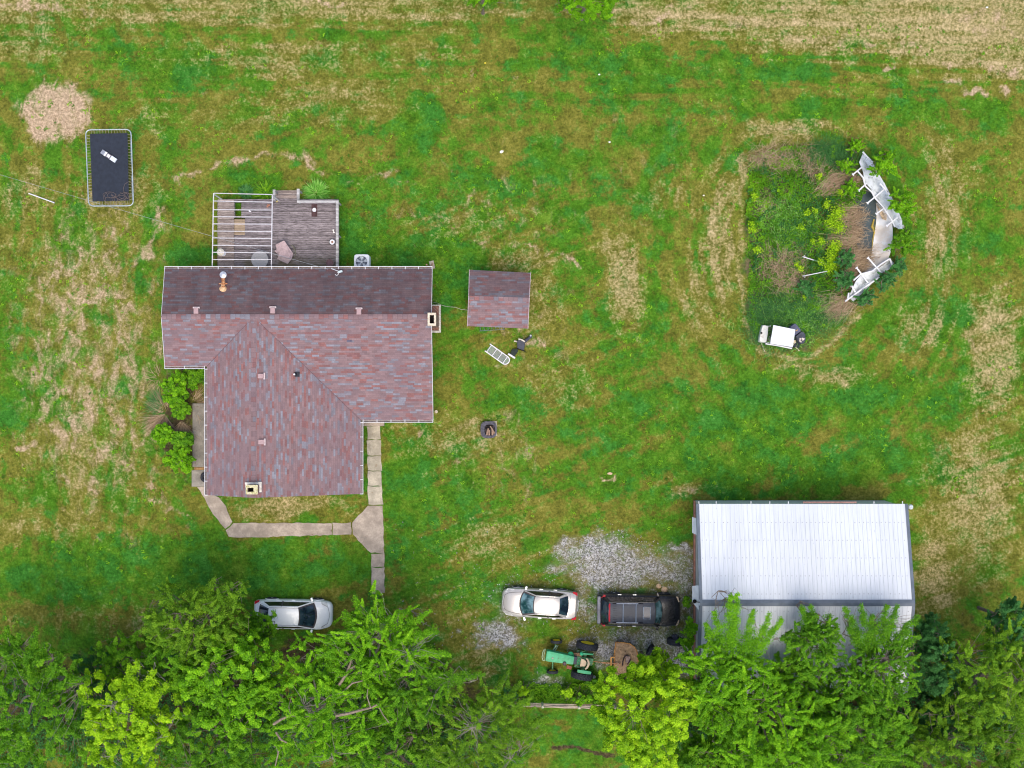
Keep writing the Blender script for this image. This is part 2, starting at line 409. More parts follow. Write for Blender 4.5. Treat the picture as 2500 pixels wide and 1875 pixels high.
# mower streaks
dry = dry + .22 * (fbm(DX / 90, DY / 11, 21) - .5) * np.clip((DY < 260) * 1.0 + 0, 0, 1)
dry = dry + .30 * (fbm(DX / 13, DY / 130, 22) - .5) * ((DX > 1380) & (DX < 1620) & (DY > 380) & (DY < 820))
dry = np.clip(dry, 0, 1)
dirt = mx(blob(118, 240, 76, 78, 1.25, 0, .35), blob(70, 12, 95, 16, .9, 6, .4), blob(195, 20, 40, 9, .7), blob(700, 2, 50, 9, .95, 0, .3), blob(590, 6, 60, 5, .4),
    blob(2140, 62, 70, 16, .8, 5), blob(2060, 138, 90, 11, .85, 4), blob(2180, 152, 60, 14, .9, 6), blob(1920, 144, 20, 9, 1.0, 0, .3), blob(2063, 176, 36, 12, .95, 18),
    blob(2105, 198, 26, 11, 1.0, 10), blob(2160, 198, 15, 14, 1.0), blob(1985, 158, 10, 10, .8), blob(1840, 8, 50, 8, .6), blob(1690, 18, 40, 8, .5), blob(1870, 22, 30, 12, .7), blob(1650, 60, 300, 14, .62, 3), blob(1950, 105, 240, 10, .75, 4), blob(2120, 30, 100, 24, .8), blob(1500, 20, 160, 12, .6), blob(1930, 66, 50, 8, .5),
    stroke([(385, 398), (430, 372), (470, 352), (500, 348)], 9, .98, 1.0, .8), stroke([(500, 348), (560, 336), (615, 332), (655, 345), (700, 378)], 10, .98, 1.0, .7),
    stroke([(345, 460), (330, 510), (300, 560), (280, 620), (268, 690), (276, 760), (240, 850)], 15, .86, 1.0, 1.2), stroke([(370, 470), (372, 520), (340, 560)], 7, .6, .6, 1.0),
    stroke([(200, 480), (215, 560), (205, 640)], 7, .7, .7, 1.3), stroke([(150, 720), (140, 790), (110, 860), (112, 910)], 7, .75, .6, 1.2), stroke([(290, 940), (300, 1010), (330, 1070), (380, 1110), (420, 1120)], 10, .8, .7, 1.2),
    stroke([(250, 470), (245, 540), (215, 620), (210, 700), (180, 800)], 10, .85, .9, 1.2), stroke([(120, 560), (105, 640), (130, 720), (95, 800), (90, 900)], 9, .8, .9, 1.3), stroke([(330, 900), (300, 980), (310, 1060)], 10, .85, .9, 1.2), stroke([(700, 378), (760, 400), (840, 380), (900, 400)], 8, .7, .9, .8), stroke([(1080, 520), (1150, 540), (1210, 545), (1260, 570)], 8, .85, .9, .6),
    blob(60, 970, 34, 12, .95), blob(210, 975, 14, 30, .8), blob(120, 940, 16, 20, .8), blob(270, 1160, 40, 20, .6), blob(250, 1060, 24, 20, .6), blob(85, 690, 16, 10, .8),
    blob(330, 1030, 20, 40, .5), blob(1110, 160, 10, 12, .8), blob(1318, 1022, 10, 8, 1.0), blob(1150, 745, 40, 9, .8, -30), blob(1090, 800, 20, 10, .7), blob(1038, 735, 16, 14, .5), blob(955, 460, 16, 10, .8),
    blob(850, 378, 18, 14, .8), blob(1006, 163, 10, 12, .9), blob(1140, 540, 50, 7, .9, 12), blob(1210, 545, 30, 7, .8), blob(940, 800, 14, 40, .5), blob(990, 985, 50, 18, .5, -20), blob(1130, 972, 40, 14, .6), blob(1095, 745, 16, 8, .4),
    blob(1720, 274, 80, 8, .75, -4), blob(1650, 250, 30, 10, .4), blob(2085, 240, 14, 8, .7), blob(2015, 1195, 22, 22, .6), blob(1490, 1050, 40, 10, .8), blob(2100, 760, 20, 50, .6), blob(1170, 65, 60, 12, .5), blob(1410, 45, 60, 12, .8), blob(1250, 30, 80, 12, .6),
    blob(910, 950, 12, 14, .8), blob(1160, 1265, 90, 14, .35), blob(560, 1320, 60, 14, .3))
patchy = mx(blob(190, 780, 200, 420, .74), blob(330, 1000, 90, 160, .5), blob(1050, 470, 280, 150, .46), blob(1080, 980, 160, 130, .5), blob(1150, 720, 130, 140, .48), blob(2080, 1050, 140, 300, .42), blob(600, 1092, 150, 24, .4), blob(700, 200, 500, 150, .3), blob(1250, 420, 620, 300, .34))
dirt = np.clip(mx(dirt, patchy), 0, 1.15)
lush = mx(blob(385, 140, 85, 45, .9), blob(240, 105, 90, 30, .5), blob(60, 200, 90, 30, .5), blob(1260, 135, 70, 30, .95), blob(1330, 165, 110, 50, .6), blob(1230, 90, 60, 30, .6),
    blob(905, 300, 34, 90, .85, 12), blob(1010, 420, 130, 70, .45), blob(1430, 300, 60, 60, .6), blob(1640, 150, 140, 26, .75), blob(1560, 210, 120, 40, .55), blob(1900, 230, 200, 40, .45), blob(1180, 360, 90, 60, .5),
    blob(790, 520, 50, 90, .95), blob(890, 540, 90, 50, .85), blob(985, 610, 70, 90, .9), blob(320, 560, 30, 60, .5), blob(410, 545, 60, 30, .75), blob(740, 400, 40, 24, .5), blob(560, 395, 80, 14, .6),
    blob(1760, 870, 420, 62, .90, -6), blob(1700, 1010, 330, 40, .88), blob(2050, 660, 90, 90, .55), blob(2120, 520, 60, 40, .5), blob(1340, 770, 40, 90, .45), blob(1560, 1065, 200, 16, .7),
    blob(400, 1228, 440, 58, 1.0), blob(900, 1060, 60, 170, .75), blob(980, 1090, 90, 120, .55), blob(1080, 880, 60, 60, .35), blob(120, 1270, 200, 30, .8), blob(720, 1050, 60, 14, .3), blob(1200, 460, 60, 40, .6),
    blob(960, 1250, 130, 40, .55), blob(20, 880, 50, 90, .6), blob(90, 780, 40, 40, .5), blob(130, 470, 60, 40, .4), blob(1900, 980, 120, 40, .5), blob(2200, 1010, 40, 60, .35), blob(1300, 1580, 200, 80, .55), blob(1390, 690, 60, 60, .4), blob(1200, 1480, 140, 40, .6))
gravel = mx(blob(1290, 1190, 90, 32, .95), blob(1340, 1232, 130, 40, .85), blob(1460, 1215, 70, 40, .6), blob(1440, 1240, 70, 26, .75), blob(1475, 1180, 40, 9, .8), blob(1075, 1375, 48, 28, .95), blob(1110, 1330, 50, 26, .45), blob(1030, 1390, 24, 14, .6),
    blob(1385, 1385, 120, 40, .65), blob(1330, 1400, 46, 36, .85), blob(1490, 1420, 70, 44, .95), blob(1260, 1300, 30, 60, .55), blob(1180, 1470, 30, 20, .6), blob(1255, 1400, 26, 14, .7), blob(1260, 1500, 24, 20, .35), blob(1200, 1228, 40, 18, .6),
    blob(1270, 1245, 30, 18, .8), blob(1400, 1340, 170, 110, .42), blob(1130, 1300, 110, 60, .34), blob(1140, 1525, 14, 6, .9), blob(1480, 1290, 50, 60, .6), blob(1560, 1380, 60, 60, .5), blob(1000, 1360, 12, 6, .6), blob(880, 1372, 30, 8, .35), blob(1580, 1250, 30, 60, .3))
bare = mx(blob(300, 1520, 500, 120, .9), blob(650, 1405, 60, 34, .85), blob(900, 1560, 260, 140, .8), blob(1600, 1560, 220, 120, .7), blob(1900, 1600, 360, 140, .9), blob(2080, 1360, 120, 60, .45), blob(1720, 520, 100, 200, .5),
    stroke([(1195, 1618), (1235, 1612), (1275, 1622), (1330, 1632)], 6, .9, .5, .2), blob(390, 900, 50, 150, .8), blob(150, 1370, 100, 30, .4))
bed = mx(blob(1735, 520, 120, 190, 1.0, 0, .15), blob(1700, 660, 80, 90, 1.0, 0, .2))
ny, nx_ = GX.shape
V = np.stack([GX.ravel(), GY.ravel(), np.zeros(GX.size)], 1)
ii = (np.arange(ny - 1)[:, None] * nx_ + np.arange(nx_ - 1)[None, :]).ravel()
F = np.stack([ii, ii + 1, ii + nx_ + 1, ii + nx_], 1)

t = NT('lawn')
A1 = t.attr('m1'); A2 = t.attr('m2')
s1 = t.n.new('ShaderNodeSeparateColor'); t.t.links.new(A1.outputs['Color'], s1.inputs[0])
s2 = t.n.new('ShaderNodeSeparateColor'); t.t.links.new(A2.outputs['Color'], s2.inputs[0])
mdry, mlush, mgrav = s1.outputs; mdirt, mbare, mbed = s2.outputs
nb = t.noise(.16, 4, .6); nm = t.noise(.75, 6, .68, None, .4); nm2 = t.noise(1.7, 5, .7, t.scale(t.pos, (1, 1, 1), 1, (31, 7, 0))); nf = t.noise(5.5, 6, .75); nx2 = t.noise(15, 4, .75)
def thr(mask, noise, k, a, b):   # mask pushed around by noise
    return t.sstep(t.math('ADD', mask, t.math('MULTIPLY', t.math('SUBTRACT', noise, .5), k)), a, b)
na = t.noise(.38, 9, .70, None, .3); nh = t.noise(.5, 7, .70, t.scale(t.pos, (1, 1, 1), .6, (51, 23, 0))); nd = t.noise(1.15, 8, .72, t.scale(t.pos, (1, 1, 1), 1.1, (17, 63, 0)))
s3 = t.n.new('ShaderNodeSeparateColor'); t.t.links.new(t.attr('m3').outputs['Color'], s3.inputs[0]); mstreak = t.math('SUBTRACT', s3.outputs[0], .5)
gl = t.math('ADD', t.math('SUBTRACT', na, t.math('MULTIPLY', mdry, .07)), t.math('MULTIPLY', mlush, .20)); gl = t.math('SUBTRACT', gl, t.math('MULTIPLY', mstreak, .14))
gm_ = t.sstep(t.math('ADD', t.math('MULTIPLY', gl, .6), t.math('MULTIPLY', nd, .4)), .46, .56)
g = t.mix(gm_, (.160, .162, .024), (.058, .164, .009))
g = t.mix(t.math('MULTIPLY', gm_, t.sstep(t.math('ADD', nh, t.math('MULTIPLY', mlush, .06)), .50, .62, 0, .6)), g, (.026, .165, .022))
g = t.mix(t.sstep(nh, .46, .36, 0, .6), g, (.118, .198, .016))
lum = t.math('ADD', t.math('MULTIPLY', nd, .62), t.math('MULTIPLY', nf, .38))
g = t.mix(1.0, g, t.ramp(lum, [(.38, (.46, .52, .46)), (.5, (.98, .98, .98)), (.62, (1.58, 1.42, 1.9))]), 'MULTIPLY')
sd_ = t.math('ADD', t.math('ADD', t.math('MULTIPLY', mdry, .92), .15), t.math('MULTIPLY', mstreak, .34))
straw = t.mix(t.sstep(nf, .38, .64), (.21, .19, .065), (.44, .345, .175))
sm = thr(sd_, t.math('ADD', t.math('MULTIPLY', nd, .55), t.math('MULTIPLY', nf, .45)), 3.1, .40, 1.02)
g = t.mix(t.math('MULTIPLY', sm, .92), g, straw)
g = t.mix(thr(t.math('ADD', t.math('SUBTRACT', mdry, .42), t.math('MULTIPLY', mstreak, .6)), t.math('ADD', t.math('MULTIPLY', nm2, .6), t.math('MULTIPLY', nd, .4)), 3.2, .40, 1.0), g, t.mix(t.sstep(nf, .4, .62), (.40, .31, .155), (.58, .45, .26)))
dn = t.math('ADD', t.math('MULTIPLY', t.noise(.95, 8, .66, t.scale(t.pos, (1.25, .8, 1), .25, (77, 13, 0)), .6), .85), t.math('MULTIPLY', nf, .15))
g = t.mix(t.math('MULTIPLY', thr(mdirt, dn, 2.4, .44, .90), .55), g, t.mix(t.sstep(nx2, .4, .6), (.25, .20, .09), (.40, .31, .16)))
di = t.mix(t.sstep(nf, .35, .65), (.34, .235, .15), (.58, .42, .30))
g = t.mix(t.math('MULTIPLY', thr(mdirt, t.math('ADD', t.math('MULTIPLY', dn, .8), t.math('MULTIPLY', nf, .2)), 2.6, .60, 1.06), .84), g, di)
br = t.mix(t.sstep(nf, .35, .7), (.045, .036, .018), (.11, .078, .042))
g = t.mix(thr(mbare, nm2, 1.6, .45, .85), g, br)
bd = t.mix(t.sstep(nm2, .4, .65), (.045, .09, .02), (.16, .12, .07))
g = t.mix(thr(mbed, nm, .3, .3, .7), g, bd)
vo = t.voro(13, out='Color'); vc = t.n.new('ShaderNodeSeparateColor'); t.t.links.new(vo, vc.inputs[0])
gr = t.mix(t.sstep(vc.outputs[0], .05, .95), (.13, .125, .125), (.60, .59, .61))
gr = t.mix(t.sstep(nf, .55, .72, 0, .7), gr, (.20, .15, .10))
gm = t.math('MULTIPLY', thr(mgrav, t.math('ADD', t.math('MULTIPLY', nm2, .5), t.math('MULTIPLY', nf, .5)), 3.2, .32, .98), .78)
g = t.mix(t.sstep(mgrav, .15, .7, 0, .5), g, (.23, .19, .12))
g = t.mix(gm, g, gr)
tx = t.math('ADD', t.math('MULTIPLY', nf, .45), t.math('MULTIPLY', nx2, .55))
g = t.mix(1.0, g, t.ramp(tx, [(.32, (.55, .57, .55)), (.5, (.98, .98, .98)), (.68, (1.50, 1.45, 1.40))]), 'MULTIPLY')
weeds = t.voro(3.2, out='Distance')
g = t.mix(t.math('MULTIPLY', t.sstep(weeds, .0, .16, 1, 0), t.sstep(nm, .48, .60, 0, .8)), g, (.018, .105, .012))
speck = t.voro(1.5, t.scale(t.pos, (1, 1, 1), 0, (5, 5, 0)), 'Distance')
g = t.mix(t.sstep(speck, .018, .03, .8, 0), g, (.5, .38, .24))
t.bump(t.math('ADD', t.math('MULTIPLY', nf, 1.0), t.math('MULTIPLY', nx2, .5)), .8, .05)
M_lawn = t.done(g, .95, 0, .1)
me = bpy.data.meshes.new('ground')
ground = mesh_np('ground', V, F, M_lawn); tag(ground, 'patchy green and straw coloured lawn around the house', None, None, 'structure')
def cattr(o, name, chans):
    a = o.data.color_attributes.new(name, 'FLOAT_COLOR', 'POINT')
    arr = np.ones((GX.size, 4), np.float32)
    for i, c in enumerate(chans): arr[:, i] = c.ravel()
    a.data.foreach_set('color', arr.ravel())
rp = np.hypot(DX - 1735, (DY - 540) / 1.25); th_ = np.arctan2(DY - 540, DX - 1735)
ring = fbm(rp / 13 + 50, th_ * 2.2 + 9, 31, 3); hor = fbm(DX / 190, (DY - DX * .03) / 9, 32, 3); ver = fbm((DX + .12 * DY) / 12, DY / 170, 33, 3); dia = fbm((DX * .35 + DY) / 11, (DX - .35 * DY) / 260, 34, 3)
wr_ = np.clip((470 - rp) / 160, 0, 1) * np.clip((rp - 120) / 40, 0, 1); wh = np.clip((300 - DY) / 110, 0, 1); wv = np.clip((520 - DX) / 200, 0, 1) * (1 - wh)
sk = dia * (1 - wv) + ver * wv; sk = sk * (1 - wr_) + ring * wr_; sk = sk * (1 - wh) + hor * wh
sk = .5 + (sk - .5) * (2.1 + 1.6 * wr_ + .8 * wh) * (.45 + .8 * fbm(DX / 120, DY / 120, 35))
cattr(ground, 'm1', [dry, lush, gravel]); cattr(ground, 'm2', [dirt * .9, bare, bed]); cattr(ground, 'm3', [np.clip(sk, 0, 1)])

# ------------------------------------------------------------------ paths
def P2(lst): return [tuple(W(x, y)[:2]) for x, y in lst]
def rough_poly(poly, step=.25, amp=.035, g=random):
    out = []; n = len(poly)
    for i in range(n):
        a = Vector(poly[i]); b = Vector(poly[(i + 1) % n]); L = (b - a).length; k = max(1, int(L / step))
        for j in range(k):
            p = a.lerp(b, j / k); out.append((p.x + g.uniform(-amp, amp), p.y + g.uniform(-amp, amp)))
    return out
def path(name, polys, mat, label, z=.035, soil=True):
    mb = MB()
    for i, pl in enumerate(polys): mb.prism(rough_poly(P2(pl)), -.02, z + .004 * i)
    o = mb.build(name, mat); tag(o, label, None, None, 'structure'); return o
path('front_walkway', [[(896, 1040), (929, 1040), (930, 1073), (897, 1073)], [(896, 1074.5), (930, 1074.5), (931, 1112), (897, 1112)], [(897, 1113.5), (931, 1113.5), (932, 1149), (898, 1149)],
    [(898, 1150.5), (932, 1150.5), (933, 1186), (898, 1186)], [(898, 1187), (933, 1187), (935, 1232), (899, 1232)]], M_conc_l, 'pale stained concrete slabs leading from the porch')
path('walkway_junction', [[(899.5, 1233.5), (935, 1233.5), (938, 1349), (905, 1350), (860.5, 1304.5), (860.5, 1275)]], M_conc, 'flared grey concrete panel where the walks meet')
path('lower_walkway', [[(905.5, 1351.5), (938, 1351), (938.5, 1384), (907, 1384)], [(907, 1385.5), (938.5, 1385.5), (939, 1448), (908.5, 1448)]], M_conc, 'grey concrete walk running down to the lawn')
path('side_walkway', [[(812, 1277), (858, 1276), (858, 1305), (812, 1306)], [(584, 1277), (811, 1277), (811, 1306), (648, 1311), (586, 1311), (558, 1310), (552, 1294), (569, 1277)]], M_conc, 'cracked concrete walk crossing below the house')
path('angled_walkway', [[(500, 1217), (482, 1190), (506, 1188), (510, 1206), (535, 1213), (551, 1236), (568, 1275), (551, 1292), (521, 1254)]], M_conc, 'angled concrete walk with brown stains')

# ------------------------------------------------------------------ house
house = thing('brick_house', 'low house with mauve and red shingle roof and two chimneys', 'house', (-13, 0, 0))
SL = .25; ZR = 4.0
xw, xe, yN, yR = -21.40, -4.93, 7.11, 4.11
xsr, hW, hE = -15.78, 3.03, 6.36
yWs, xWe = yR - hW, xsr - hW
yS, xEe = yR - hE, xsr + hE
ySo = -6.85; zN = ZR - SL * 3.0; zW = ZR - SL * hW; zE = ZR - SL * hE
TH = .14
def part(fn, name, mat, parent, smooth=False, label=None):
    mb = MB(); fn(mb); return mb.build(name, mat, parent, smooth, True, label)
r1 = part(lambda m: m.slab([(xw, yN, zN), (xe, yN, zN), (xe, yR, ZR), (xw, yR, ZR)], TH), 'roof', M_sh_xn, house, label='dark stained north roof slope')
def roof_s(m):
    m.slab([(xw, yR, ZR), (xsr, yR, ZR), (xWe, yWs, zW), (xw, yWs, zW)], TH)
    m.slab([(xsr, yR, ZR), (xe, yR, ZR), (xe, yS, zE), (xEe, yS, zE)], TH)
r2 = part(roof_s, 'roof', M_sh_x, house, label='mauve, red and blue grey shingled main slope')
def roof_w(m):
    m.slab([(xsr, yR, ZR), (xsr, ySo - .10, ZR), (xWe, ySo, zW), (xWe, yWs, zW)], TH)
    m.slab([(xsr, yR, ZR), (xEe, yS, zE), (xEe, ySo, zE), (xsr, ySo - .10, ZR)], TH)
r3 = part(roof_w, 'roof', M_sh_y, house, label='shingled slopes of the lower wing')
def cap_main(m):
    for sgn in (-1, 1):
        m.slab([(xw, yR, ZR + .028), (xe, yR, ZR + .028), (xe, yR + sgn * .15, ZR + .028 - .15 * SL), (xw, yR + sgn * .15, ZR + .028 - .15 * SL)], .02)
part(cap_main, 'ridge_cap', M_sh_cap, r2)
def cap_wing(m):
    for sgn in (-1, 1):
        m.slab([(xsr, yR - .3, ZR + .03), (xsr, ySo - .1, ZR + .03), (xsr + sgn * .15, ySo - .1, ZR + .03 - .15 * SL), (xsr + sgn * .15, yR - .3, ZR + .03 - .15 * SL)], .02)
part(cap_wing, 'ridge_cap', M_sh_capy, r3)
def valley(m):
    for (x1, y1, z1) in ((xWe, yWs, zW), (xEe, yS, zE)):
        a = Vector((xsr, yR, ZR + .012)); b = Vector((x1, y1, z1 + .012))
        d = (b - a).normalized(); a = a + d * .5
        m.tube([a, b], .012, 4)
part(valley, 'valley_flashing', simple('valley_metal', (.13, .085, .10), .7), house)
OV = .38
def walls(m):
    zt = lambda z: z
    def wall(x0, y0, x1, y1, z0a, z1a, th=.2):
        a = Vector((x0, y0, 0)); b = Vector((x1, y1, 0)); d = (b - a).normalized(); n = Vector((-d.y, d.x, 0)) * th
        vs = [a, b, b + n, a + n, a + Vector((0, 0, z0a)), b + Vector((0, 0, z1a)), b + n + Vector((0, 0, z1a)), a + n + Vector((0, 0, z0a))]
        m.add(vs, [(0, 3, 2, 1), (4, 5, 6, 7), (0, 1, 5, 4), (1, 2, 6, 5), (2, 3, 7, 6), (3, 0, 4, 7)])
    e = .17
    zNw = zN + OV * SL - e; zEw = zE + OV * SL - e; zWw = zW + OV * SL - e; X0, X1 = xw + .25, xe - .25
    wall(X1, yN - OV, X0, yN - OV, zNw, zNw)
    wall(X0, yN - OV - .21, X0, yR, zNw, ZR - e); wall(X0, yR, X0, yWs + OV, ZR - e, zWw)
    wall(X1 , yR, X1, yN - OV - .21, ZR - e, zNw); wall(X1, yS + OV, X1, yR, zEw, ZR - e)
    wall(X0 + .21, yWs + OV, xWe + OV, yWs + OV, zWw, zWw)
    wall(xWe + OV, yWs + OV, xWe + OV, ySo + .3, zWw, zWw)
    wall(xWe + OV + .21, ySo + .3, xsr, ySo + .3, zWw, ZR - e); wall(xsr, ySo + .3, xEe - OV - .21, ySo + .3, ZR - e, zEw)
    wall(xEe - OV, ySo + .3, xEe - OV, yS + OV, zEw, zEw)
    wall(xEe - OV, yS + OV, X1 - .21, yS + OV, zEw, zEw)
part(walls, 'wall', M_siding, house)
M_gutd = simple('gutter_dark', (.16, .12, .10), .9, .4, 8)  # darker brown strip along the gutter floor
def gutter(pts, inward, name='gutter'):
    a, b = Vector(pts[0]), Vector(pts[1]); d = (b - a).normalized(); n = Vector((inward[0], inward[1], 0))
    def f(m):
        c = (a + b) / 2; L = (b - a).length; rz = math.atan2(d.y, d.x)
        o = -n
        m.box(c + o * .125 + Vector((0, 0, -.045)), (L, .016, .11), rz)
        m.box(c + o * .010 + Vector((0, 0, -.055)), (L, .012, .08), rz)
        m.box(c + o * .066 + Vector((0, 0, -.105)), (L, .098, .012), rz); m.cur = 1; m.box(c + o * .066 + Vector((0, 0, -.085)), (L, .096, .02), rz); m.cur = 0
        m.box(c + o * .132 + Vector((0, 0, .012)), (L, .030, .014), rz)
        k = max(2, int(L / .82))
        for i in range(k + 1):
            m.box(a.lerp(b, i / k) + o * .04 + Vector((0, 0, .022)), (.035, .22, .012), rz)
    return part(f, name, [M_white, M_gutd], house)
gutter([(xw, yN, zN - .02), (xe, yN, zN - .02)], (0, -1))
gutter([(xw, yWs, zW - .02), (xWe - .14, yWs, zW - .02)], (0, 1))
gutter([(xWe, yWs - .16, zW - .02), (xWe, ySo, zW - .02)], (1, 0))
gutter([(xEe, yS - .16, zE - .02), (xEe, ySo, zE - .02)], (-1, 0))
gutter([(xEe + .14, yS, zE - .02), (xe, yS, zE - .02)], (0, 1))
part(lambda m: [m.box(((xe + .012), (yR + yN) / 2, (ZR + zN) / 2 - .07), (.022, 3.05, .12), Matrix.Rotation(-math.atan(SL), 3, 'X')), m.box(((xe + .012), (yR + yS) / 2, (ZR + zE) / 2 - .07), (.022, 6.5, .12), Matrix.Rotation(math.atan(SL), 3, 'X'))], 'rake_board', M_white, house)
part(lambda m: [m.box(((xw - .012), (yR + yN) / 2, (ZR + zN) / 2 - .07), (.022, 3.05, .12), Matrix.Rotation(-math.atan(SL), 3, 'X')), m.box(((xw - .012), (yR + yWs) / 2, (ZR + zW) / 2 - .07), (.022, 3.1, .12), Matrix.Rotation(math.atan(SL), 3, 'X'))], 'rake_board', M_white, house)
M_vent = simple('faded_pink_metal', (.40, .27, .27), .6, .1)
def roofz(x, y, plane):
    if plane == 'N': return ZR - SL * (y - yR)
    if plane == 'S': return ZR - SL * (yR - y)
    if plane == 'E': return ZR - SL * (x - xsr)
    return ZR - SL * (xsr - x)
for (px, py, pl) in ((479, 759, 'N'), (666, 758, 'N'), (876.5, 761, 'N'), (637, 918, 'E'), (638, 1079, 'E')):
    p = W(px, py, 4.0); z = roofz(p.x, p.y, pl)
    m = MB(); sx, sy = (.30, .38) if pl == 'N' else (.38, .30)
    m.box((p.x, p.y, z + .10), (sx, sy, .16), 0, .9); v_ = m.build('roof_vent', M_vent, house, False)
    m = MB()
    if pl == 'N': m.box((p.x, p.y + .20, z + .055), (.41, .10, .09))
    else: m.box((p.x + .20, p.y, z + .055), (.10, .41, .09))
    m.build('vent_flange', simple('pale_pink_metal', (.56, .46, .46), .5, .05) if 'pale_pink_metal' not in bpy.data.materials else bpy.data.materials['pale_pink_metal'], v_)
p = W(720, 914, 3.6); z = roofz(p.x, p.y, 'E')
m = MB(); m.box((p.x + .1, p.y, z + .03), (.30, .30, .05)); m.lathe((p.x, p.y, z), [(.10, 0), (.10, .16), (.07, .26)], 12); vb = m.build('vent_boot', M_rubber, house)
m = MB(); m.lathe((p.x - .02, p.y, z + .2), [(.055, 0), (.055, .18), (.03, .18)], 10); m.build('vent_pipe', M_white, vb)
p = W(853, 832, 3.7); z = roofz(p.x, p.y, 'S')
m = MB(); m.box((p.x, p.y, z + .012), (.32, .12, .02), Matrix.Rotation(math.atan(SL), 3, 'X')); m.build('patch_shingle', simple('slate_patch', (.10, .09, .13), .8), house)
# chimneys
def chimney(cap, hole, zt, zb, mat_cap, extra=None, moss=False):
    x0, y1, _ = W(cap[0], cap[1], zt); x1, y0, _ = W(cap[2], cap[3], zt)
    hx0, hy1, _ = W(hole[0], hole[1], zt); hx1, hy0, _ = W(hole[2], hole[3], zt)
    m = MB(); ins = .05
    t_ = .12
    m.box(((x0 + x1) / 2, (y0 + y1) / 2, (zb + zt - .5) / 2), (x1 - x0 - 2 * ins, y1 - y0 - 2 * ins, zt - .5 - zb))
    X0, X1, Y0, Y1 = x0 + ins, x1 - ins, y0 + ins, y1 - ins
    def ringb(X0, X1, Y0, Y1, a0, a1, b0, b1, za, zb_):
        m.box(((X0 + a0) / 2, (Y0 + Y1) / 2, (za + zb_) / 2), (a0 - X0, Y1 - Y0, zb_ - za)); m.box(((X1 + a1) / 2, (Y0 + Y1) / 2, (za + zb_) / 2), (X1 - a1, Y1 - Y0, zb_ - za))
        m.box(((a0 + a1) / 2, (Y0 + b0) / 2, (za + zb_) / 2), (a1 - a0, b0 - Y0, zb_ - za)); m.box(((a0 + a1) / 2, (Y1 + b1) / 2, (za + zb_) / 2), (a1 - a0, Y1 - b1, zb_ - za))
    ringb(X0, X1, Y0, Y1, hx0, hx1, hy0, hy1, zt - .5, zt - .08)
    ch = m.build('chimney', M_brick, house)
    m = MB(); ringb(x0, x1, y0, y1, hx0, hx1, hy0, hy1, zt - .08, zt); m.build('chimney_cap', mat_cap, ch)
    m = MB(); m.box(((hx0 + hx1) / 2, (hy0 + hy1) / 2, zt - .49), (hx1 - hx0, hy1 - hy0, .015)); m.build('flue_opening', M_black, ch)
    return ch
ch1 = chimney((1044, 763.5, 1064.5, 795.5), (1049, 769, 1059.5, 789.5), 4.9, 0, M_cream)
def shoulder(m):
    a = W(1050, 746, 1.5); b = W(1075, 811, 1.5)
    m.box(((a.x + b.x) / 2, (a.y + b.y) / 2, .7), (b.x - a.x - .06, a.y - b.y - .06, 1.4))
part(shoulder, 'chimney_base', M_brick, ch1)
def shrim(m):
    a = W(1052, 744, 1.5); b = W(1076, 812, 1.5); w = .12
    m.box((b.x - w / 2, (a.y + b.y) / 2, 1.43), (w, a.y - b.y, .12)); m.box(((a.x + b.x - w) / 2, b.y + w / 2, 1.43), (b.x - a.x - w, w, .12)); m.box(((a.x + b.x - w) / 2, a.y - .03, 1.43), (b.x - a.x - w, .06, .12))
part(shrim, 'chimney_ledge', simple('ledge_stone', (.55, .52, .45), .9, .3, 10), ch1)
M_moss = simple('mossy_mortar', (.60, .54, .34), .9, .25, 12, dirt=(.28, .27, .05))
ch2 = chimney((600, 1184, 629, 1207), (604, 1191, 619, 1201), 4.75, 3.6, M_moss)
part(lambda m: [m.box(W(634.5, 1189, 4.0) + Vector((0, 0, -.02)), (.20, .62, .06)), m.box(W(615, 1180, 4.02) + Vector((0, 0, -.01)), (.85, .12, .07)), m.box(W(602, 1184, 4.0), (.13, .3, .06))], 'chimney_flashing', simple('flashing_cream', (.72, .68, .60), .6), ch2)
# leaning rusty flue with silver cap
fb = W(545, 704, 3.55); fb.z = roofz(fb.x, fb.y, 'N'); ft = W(545, 671, 4.7)
flue = thing('stove_flue', 'rusty leaning stove pipe with round silver cap on the dark roof slope', 'flue', fb)
dv = ft - fb
m = MB(); m.tube([fb - Vector((0, 0, .1)), fb + dv * .95], .115, 14); m.build('pipe', M_rust, flue, True)
m = MB(); m.tube([fb - dv * .02, fb + dv * .16], [.24, .13], 14); m.tube([fb + dv * .30, fb + dv * .34], .135, 14); m.build('collar', simple('pale_rust', (.62, .40, .22), .7, .4, 12), flue, True)
m = MB(); m.lathe(ft - Vector((0, 0, .02)), [(.20, 0), (.21, .05), (.12, .10), (.02, .115)], 20); m.build('cap', M_silver, flue, True)
m = MB(); q = fb + dv * .35
m.box(q, (.52, .06, .05)); m.build('brace', M_rust, flue)
# small dish on the eave
dp = W(828, 662, 3.35)
dish = thing('satellite_dish', 'small pale satellite dish arm bolted above the north gutter', 'dish', dp)
m = MB(); m.tube([W(809, 655.5, 3.3), W(823, 661, 3.5), W(829, 662.5, 3.55)], .022, 6); m.build('arm', M_white, dish)
m = MB(); m.box(W(831, 663, 3.56), (.26, .13, .16), .25, 1, .03); m.build('receiver', simple('pale_teal', (.5, .6, .62), .4), dish)
m = MB(); m.tube([W(822 + 4 * math.cos(a), 668 + 4 * math.sin(a), 3.45) for a in np.linspace(-1.2, 2.6, 10)], .018, 5); m.build('cable', M_white, dish)

